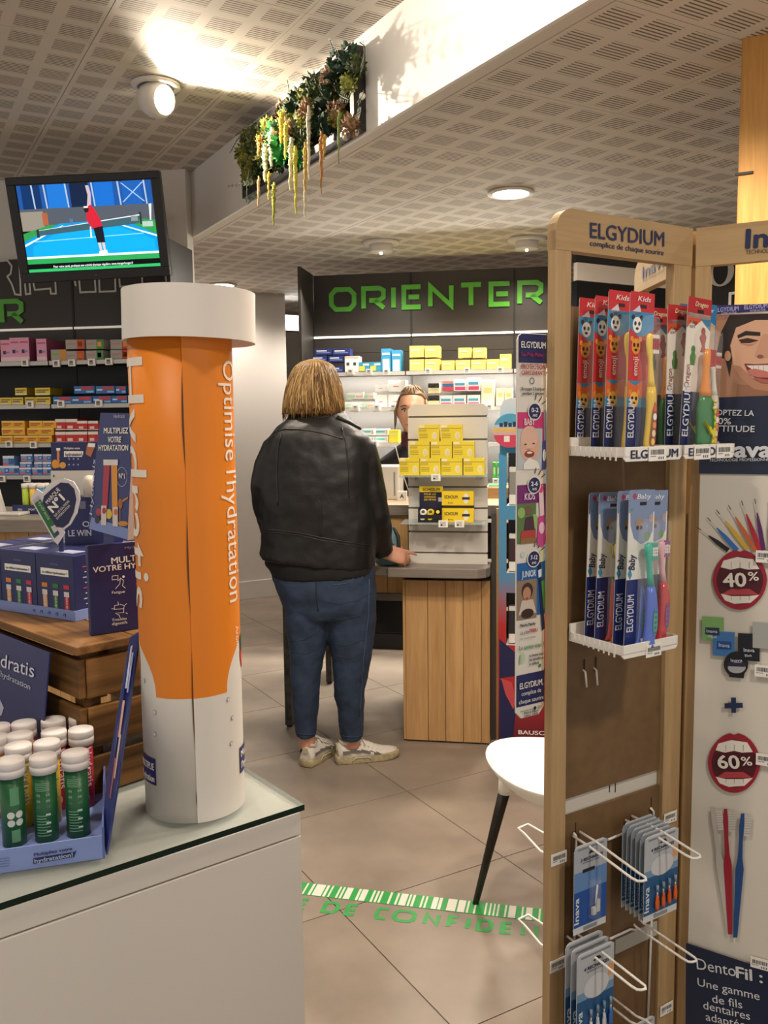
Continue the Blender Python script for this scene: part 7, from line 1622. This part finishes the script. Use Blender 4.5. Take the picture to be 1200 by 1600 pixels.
g = MB(); g.loft([[V((w * cos(a), .03 + d * sin(a), z)) for a in [2 * pi * k / 26 for k in range(26)]] for z, w, d in [(zc - .165, .07, .07), (zc - .2, .115, .08), (zc - .25, .185, .098), (zc - .33, .2, .115), (zc - .45, .178, .12), (zc - .6, .168, .115), (zc - .75, .185, .125), (zc - .9, .185, .125)]], KNIT)
for sd in (-1, 1): g.tube([(sd * .165, .03, zc - .255), (sd * .212, .02, zc - .4), (sd * .21, -.02, zc - .54), (sd * .14, -.16, zc - .555)], [.06, .054, .047, .038], KNIT, 14)
baked(g, 'black_top', PH, [('REMESH', dict(mode='VOXEL', voxel_size=.01)), ('SMOOTH', dict(iterations=3, factor=.5))])
MB().loft([[V((r_ * cos(a), .028 + r_ * 1.05 * sin(a), zc - z)) for a in [2 * pi * k / 24 for k in range(24)]] for z, r_ in ((.105, .058), (.102, .062), (.125, .0635), (.15, .063), (.19, .074))], mat('#4a1620', .8), caps=False).build('turtleneck', PH)
for sd in (-1, 1): MB().tube([(.04 + sd * .085, .03, zc - .8), (.1 + sd * .072, .03, zc - 1.1), (.12 + sd * .066, .04, .07)], [.1, .078, .066], mat('#1a1a1e', .8), 16).build('trouser_leg', PH); MB().loft([[V((.12 + sd * .067 + w * cos(a), y_ + 0, z_ + h_ * sin(a))) for a in [2 * pi * k / 10 for k in range(10)]] for y_, w, z_, h_ in ((.11, .03, .035, .035), (.04, .045, .045, .045), (-.06, .045, .04, .04), (-.15, .03, .028, .027))], mat('#151518', .5)).build('shoe', PH)
MB().tube([(-.085, -.035, zc - .175), (-.07, -.068, zc - .22), (-.04, -.098, zc - .32), (-.005, -.1, zc - .42)], .003, mat('#d2cdc2', .5), 6).build('lanyard', PH); MB().tube([(.085, -.035, zc - .175), (.07, -.068, zc - .22), (.035, -.098, zc - .32), (-.005, -.1, zc - .42)], .003, mat('#d2cdc2', .5), 6).build('lanyard', PH)

# ================================================================== FLOOR MARKINGS
fa, fb = WZ(480, 1380), WZ(842, 1420)
MFL = frame(fa, math.degrees(math.atan2(fb.y - fa.y, fb.x - fa.x)))
def PF(px, py): return MFL.inverted() @ WZ(px, py)
t = thing('floor_tape', 'green tape with white barcode stripes across the floor under the chair leg', 'floor tape', MFL)
GRN = mat('#2f9a48', .45); TW_ = mat('#dcd8cc', .45)
wv = -PF(660, 1421).y * 1.0
TWD = .068
MB().box((-.9, -TWD, .0003), (1.5, 0, .0012), GRN).build('tape', t)
zl_ = [(60, 75), (100, 107), (125, 135), (142, 180), (186, 197), (207, 214), (240, 248), (256, 264), (272, 298), (323, 333), (338, 362), (385, 394), (402, 411), (418, 427), (458, 467), (488, 497), (505, 534), (541, 549), (556, 566), (594, 602), (611, 619), (642, 664), (669, 682), (706, 744), (752, 782), (790, 798), (820, 828), (866, 873), (885, 892), (902, 909), (918, 926), (950, 958), (967, 997), (1022, 1030), (1041, 1068), (1095, 1103), (1120, 1150), (1170, 1180)]
for a, b in zl_:
    f = lambda z: PF(440 + z * .3667, 1340 + (108 + (z - 108) * .121 + 28) * .3546).x
    MB().box((f(a), -TWD + .0015, .0012), (f(b), -.0015, .0016), TW_).build('white_stripe', t)
t = thing('floor_lettering', 'green capital letters reading DE CONFIDEN along the floor tape', 'lettering', MFL)
L_ = [('E', 40, 112, 228), ('D', 165, 250, 234), ('E', 262, 330, 247), ('C', 388, 462, 267), ('O', 462, 577, 281), ('N', 596, 680, 296), ('F', 697, 765, 305), ('I', 780, 800, 310), ('D', 824, 910, 325), ('E', 925, 996, 340), ('N', 1015, 1105, 352), ('T', 1115, 1195, 365), ('I', 1215, 1235, 372), ('A', 1250, 1340, 385)]
G2 = mat('#36984a', .5, noise=.1, nscale=40)
base = PF(440 + 600 * .3667, 1340 + 296 * .3546).y; top = PF(440 + 640 * .3667, 1340 + 245 * .3546).y
ht = top - base
for ch, a, b, yb in L_:
    x0, x1 = PF(440 + a * .3667, 1340 + yb * .3546).x, PF(440 + b * .3667, 1340 + (yb + (b - a) * .1) * .3546).x
    g = MB()
    for quad in stroke_letter(ch, x1 - x0 - .008, ht, .0135): g.poly([(p.x + x0, p.y + base, .0009) for p in quad], G2)
    g.build('letter', t)

# ================================================================== PLANTED FRAME ON THE BULKHEAD
MPF = frame(RM @ V((1.6145, 2.89, 0)), RA - 90)
t = thing('plant_frame', 'black framed panel of moss, ferns and hanging amaranth on the white bulkhead', 'plant', MPF)
FZ0, FZ1, FX0 = 2.505, 2.80, -1.12
FB = mat('#16130f', .5); FD = .05
for a, b in (((FX0, -FD, FZ0), (0, 0, FZ0 + .03)), ((FX0, -FD, FZ1 - .03), (0, 0, FZ1)), ((FX0, -FD, FZ0 + .03), (FX0 + .03, 0, FZ1 - .03)), ((-.03, -FD, FZ0 + .03), (0, 0, FZ1 - .03))): MB().box(a, b, FB).build('frame_bar', t, bevel=.001)
MB().box((FX0 + .03, -.02, FZ0 + .03), (-.03, -.003, FZ1 - .03), mat('#2a2a1c', .8)).build('backing', t)
def clump(name, col, n, r, leaf):
    g = MB(); rr = random.Random(name); ms = [mat(c, .7) for c in col]
    for i in range(n):
        d = V((rr.gauss(0, 1), rr.gauss(0, 1), rr.gauss(0, 1))).normalized(); p = d * r * rr.uniform(.55, 1.0); s_ = d.cross(V((rr.random(), rr.random(), rr.random()))).normalized() * leaf * rr.uniform(.6, 1.2); u = d.cross(s_).normalized() * leaf * .5
        q = p + d * leaf * .9
        g.add([p - s_ * .5, p + u, q + s_ * .2, p - u], [[0, 1, 2, 3]], rr.choice(ms))
    g.ball((0, 0, 0), r * .62, ms[0], 8, 6)
    return g.mesh(name)
CL = [clump('moss_clump', ('#3c4a22', '#55632c', '#2c3a1c'), 110, .055, .022), clump('pale_moss', ('#8a8f3a', '#a5a348', '#6f7a30'), 110, .05, .02), clump('dark_foliage', ('#1d3a24', '#2a4f30', '#15281c'), 90, .055, .03), clump('dried_hydrangea', ('#8a6a4a', '#a5805c', '#6f5238'), 90, .05, .02), clump('bright_leaf_clump', ('#1f7a34', '#2f9a45', '#145a28'), 40, .045, .04)]
rr = random.Random(4)
for (u, z, k, s_) in [(rr.uniform(FX0 + .04, -.09), rr.uniform(FZ0 + .075, FZ1 - .05), rr.choice((0, 0, 0, 1, 1, 2, 2, 3)), rr.uniform(.6, 1.05)) for _ in range(80)]:
    if u > -.3 and k == 1 and rr.random() < .6: k = 2
    put(('moss_clump', 'pale_moss', 'dark_foliage', 'dried_hydrangea', 'bright_leaf_clump')[k], CL[k], t, M=Matrix.Translation((u, -.045 - .02 * rr.random(), z)) @ Matrix.Rotation(rr.uniform(0, 6), 4, 'Y') @ Matrix.Diagonal((s_, s_ * .8, s_, 1)))
def PP(px, py, d=-.1): return P(MPF, px, py, d)
for px, py, k, s_ in ((440, 232, 4, 1.0), (432, 210, 4, .9), (466, 245, 4, .7), (527, 106, 2, .9), (545, 95, 2, .9), (556, 104, 0, .7), (545, 130, 1, .7), (519, 118, 3, 1.0), (548, 195, 3, .8), (480, 170, 3, .8)):
    q = PP(px, py, -.08); put('leaf_cluster', CL[k], t, M=Matrix.Translation(q) @ Matrix.Diagonal((s_, s_ * .8, s_, 1)))
def amaranth(p0, p1, col, r):
    a = PP(*p0, -.115); b = PP(*p1, -.115); b = V((a.x + (b.x - a.x) * .4, a.y - .005, b.z)); n = 26; g = MB(); rq = random.Random(p0[0]); m = mat(col, .75, noise=.3, nscale=60)
    pts = [a.lerp(b, i / n) + V((.0015 * sin(i * .5), .0012 * sin(i * .8), 0)) for i in range(n + 1)]
    g.tube(pts, [.68 * r * (.55 + .45 * min(1, i / 4)) * (1 - .75 * (i / n) ** 2) * rq.uniform(.7, 1.2) for i in range(n + 1)], m, 7)
    for i in range(2, n):
        for _ in range(5): c = pts[i] + V((rq.uniform(-1, 1), rq.uniform(-1, 1), rq.uniform(-1, 1))) * r * .75 * (1.1 - .8 * i / n); g.ball(c, r * .24 * (1.1 - .7 * i / n), m, 5, 3)
    g.build('hanging_amaranth', t)
for p0, p1, c, r in (((482, 165), (485, 282), '#d8cdb4', .013), ((461, 228), (466, 336), '#c9c04a', .014), ((455, 215), (452, 300), '#e0d8b0', .015), ((477, 222), (478, 298), '#c2a040', .013), ((477, 270), (477, 343), '#d9cdb0', .011), ((502, 205), (503, 303), '#a8743a', .012), ((507, 210), (508, 250), '#b8923f', .01), ((530, 172), (530, 257), '#6f7f35', .009), ((404, 275), (404, 326), '#c9a070', .009), ((420, 268), (421, 314), '#d0b840', .009), ((428, 285), (428, 353), '#9a9a3a', .013), ((405, 212), (404, 245), '#b8823f', .015), ((440, 175), (441, 225), '#d9c84a', .018), ((425, 200), (424, 262), '#e6dfae', .022), ((415, 225), (415, 285), '#ddd6a4', .02), ((447, 190), (446, 250), '#d5c658', .014)): amaranth(p0, p1, c, r)
def frond(pts, col, leaf, n=14, rnd=False):
    P3 = [PP(x, y, d) for x, y, d in pts]; g = MB(); m = mat(col, .6); path = []
    for i in range(n + 1):
        f = i / n * (len(P3) - 1); k = min(int(f), len(P3) - 2); path.append(P3[k].lerp(P3[k + 1], f - k))
    g.tube(path, .0018, m, 5)
    for i in range(1, n + 1):
        tg = (path[i] - path[i - 1]).normalized(); s_ = tg.cross(V((0, 1, 0))).normalized(); l = 1.35 * leaf * (1 - .6 * i / n) * (1 if not rnd else .8)
        for sd in (-1, 1):
            d = s_ * sd * l + tg * l * .4; w_ = tg * l * (.22 if not rnd else .5); c = path[i]
            g.add([c, c + d * .5 + w_, c + d, c + d * .5 - w_], [[0, 1, 2, 3]], m); 
    g.build('fern_frond', t)
frond([(400, 222, -.08), (385, 213, -.13), (372, 216, -.17), (360, 238, -.2)], '#3a3a28', .018); frond([(400, 205, -.07), (382, 202, -.1), (368, 212, -.13)], '#4a4a30', .015)
frond([(402, 252, -.08), (390, 262, -.12), (386, 285, -.15), (385, 315, -.16)], '#2f3b28', .02); frond([(400, 262, -.07), (388, 280, -.1), (375, 286, -.12)], '#33402c', .018)
frond([(400, 283, -.07), (380, 287, -.12), (357, 291, -.16)], '#8a9480', .018, 7, True); frond([(408, 300, -.07), (395, 308, -.1), (388, 318, -.12)], '#3a4a34', .018, 8, True)
frond([(458, 185, -.06), (454, 160, -.09), (449, 124, -.11)], '#24402c', .024, 10, True); frond([(536, 100, -.06), (524, 84, -.1), (515, 62, -.13)], '#1d3324', .022, 12); frond([(552, 85, -.06), (545, 72, -.08), (552, 66, -.12)], '#2a3d28', .016, 8); frond([(566, 90, -.06), (570, 72, -.1), (562, 66, -.15)], '#24331f', .02, 9)
frond([(562, 110, -.06), (569, 92, -.16), (569, 72, -.22)], '#24331f', .026, 14); frond([(558, 160, -.07), (566, 150, -.14), (568, 145, -.2)], '#2c4426', .022, 6, True); frond([(556, 180, -.07), (562, 176, -.15), (564, 172, -.21)], '#33502c', .026, 6, True); frond([(530, 148, -.08), (536, 152, -.12), (546, 156, -.14)], '#5a6a4a', .02, 7)
for px, py in ((556, 208), (540, 215), (566, 150)): MB().ball(PP(px, py, -.06), .012, mat('#cfc6b4', .6), 8, 6).build('lichen_tuft', t)
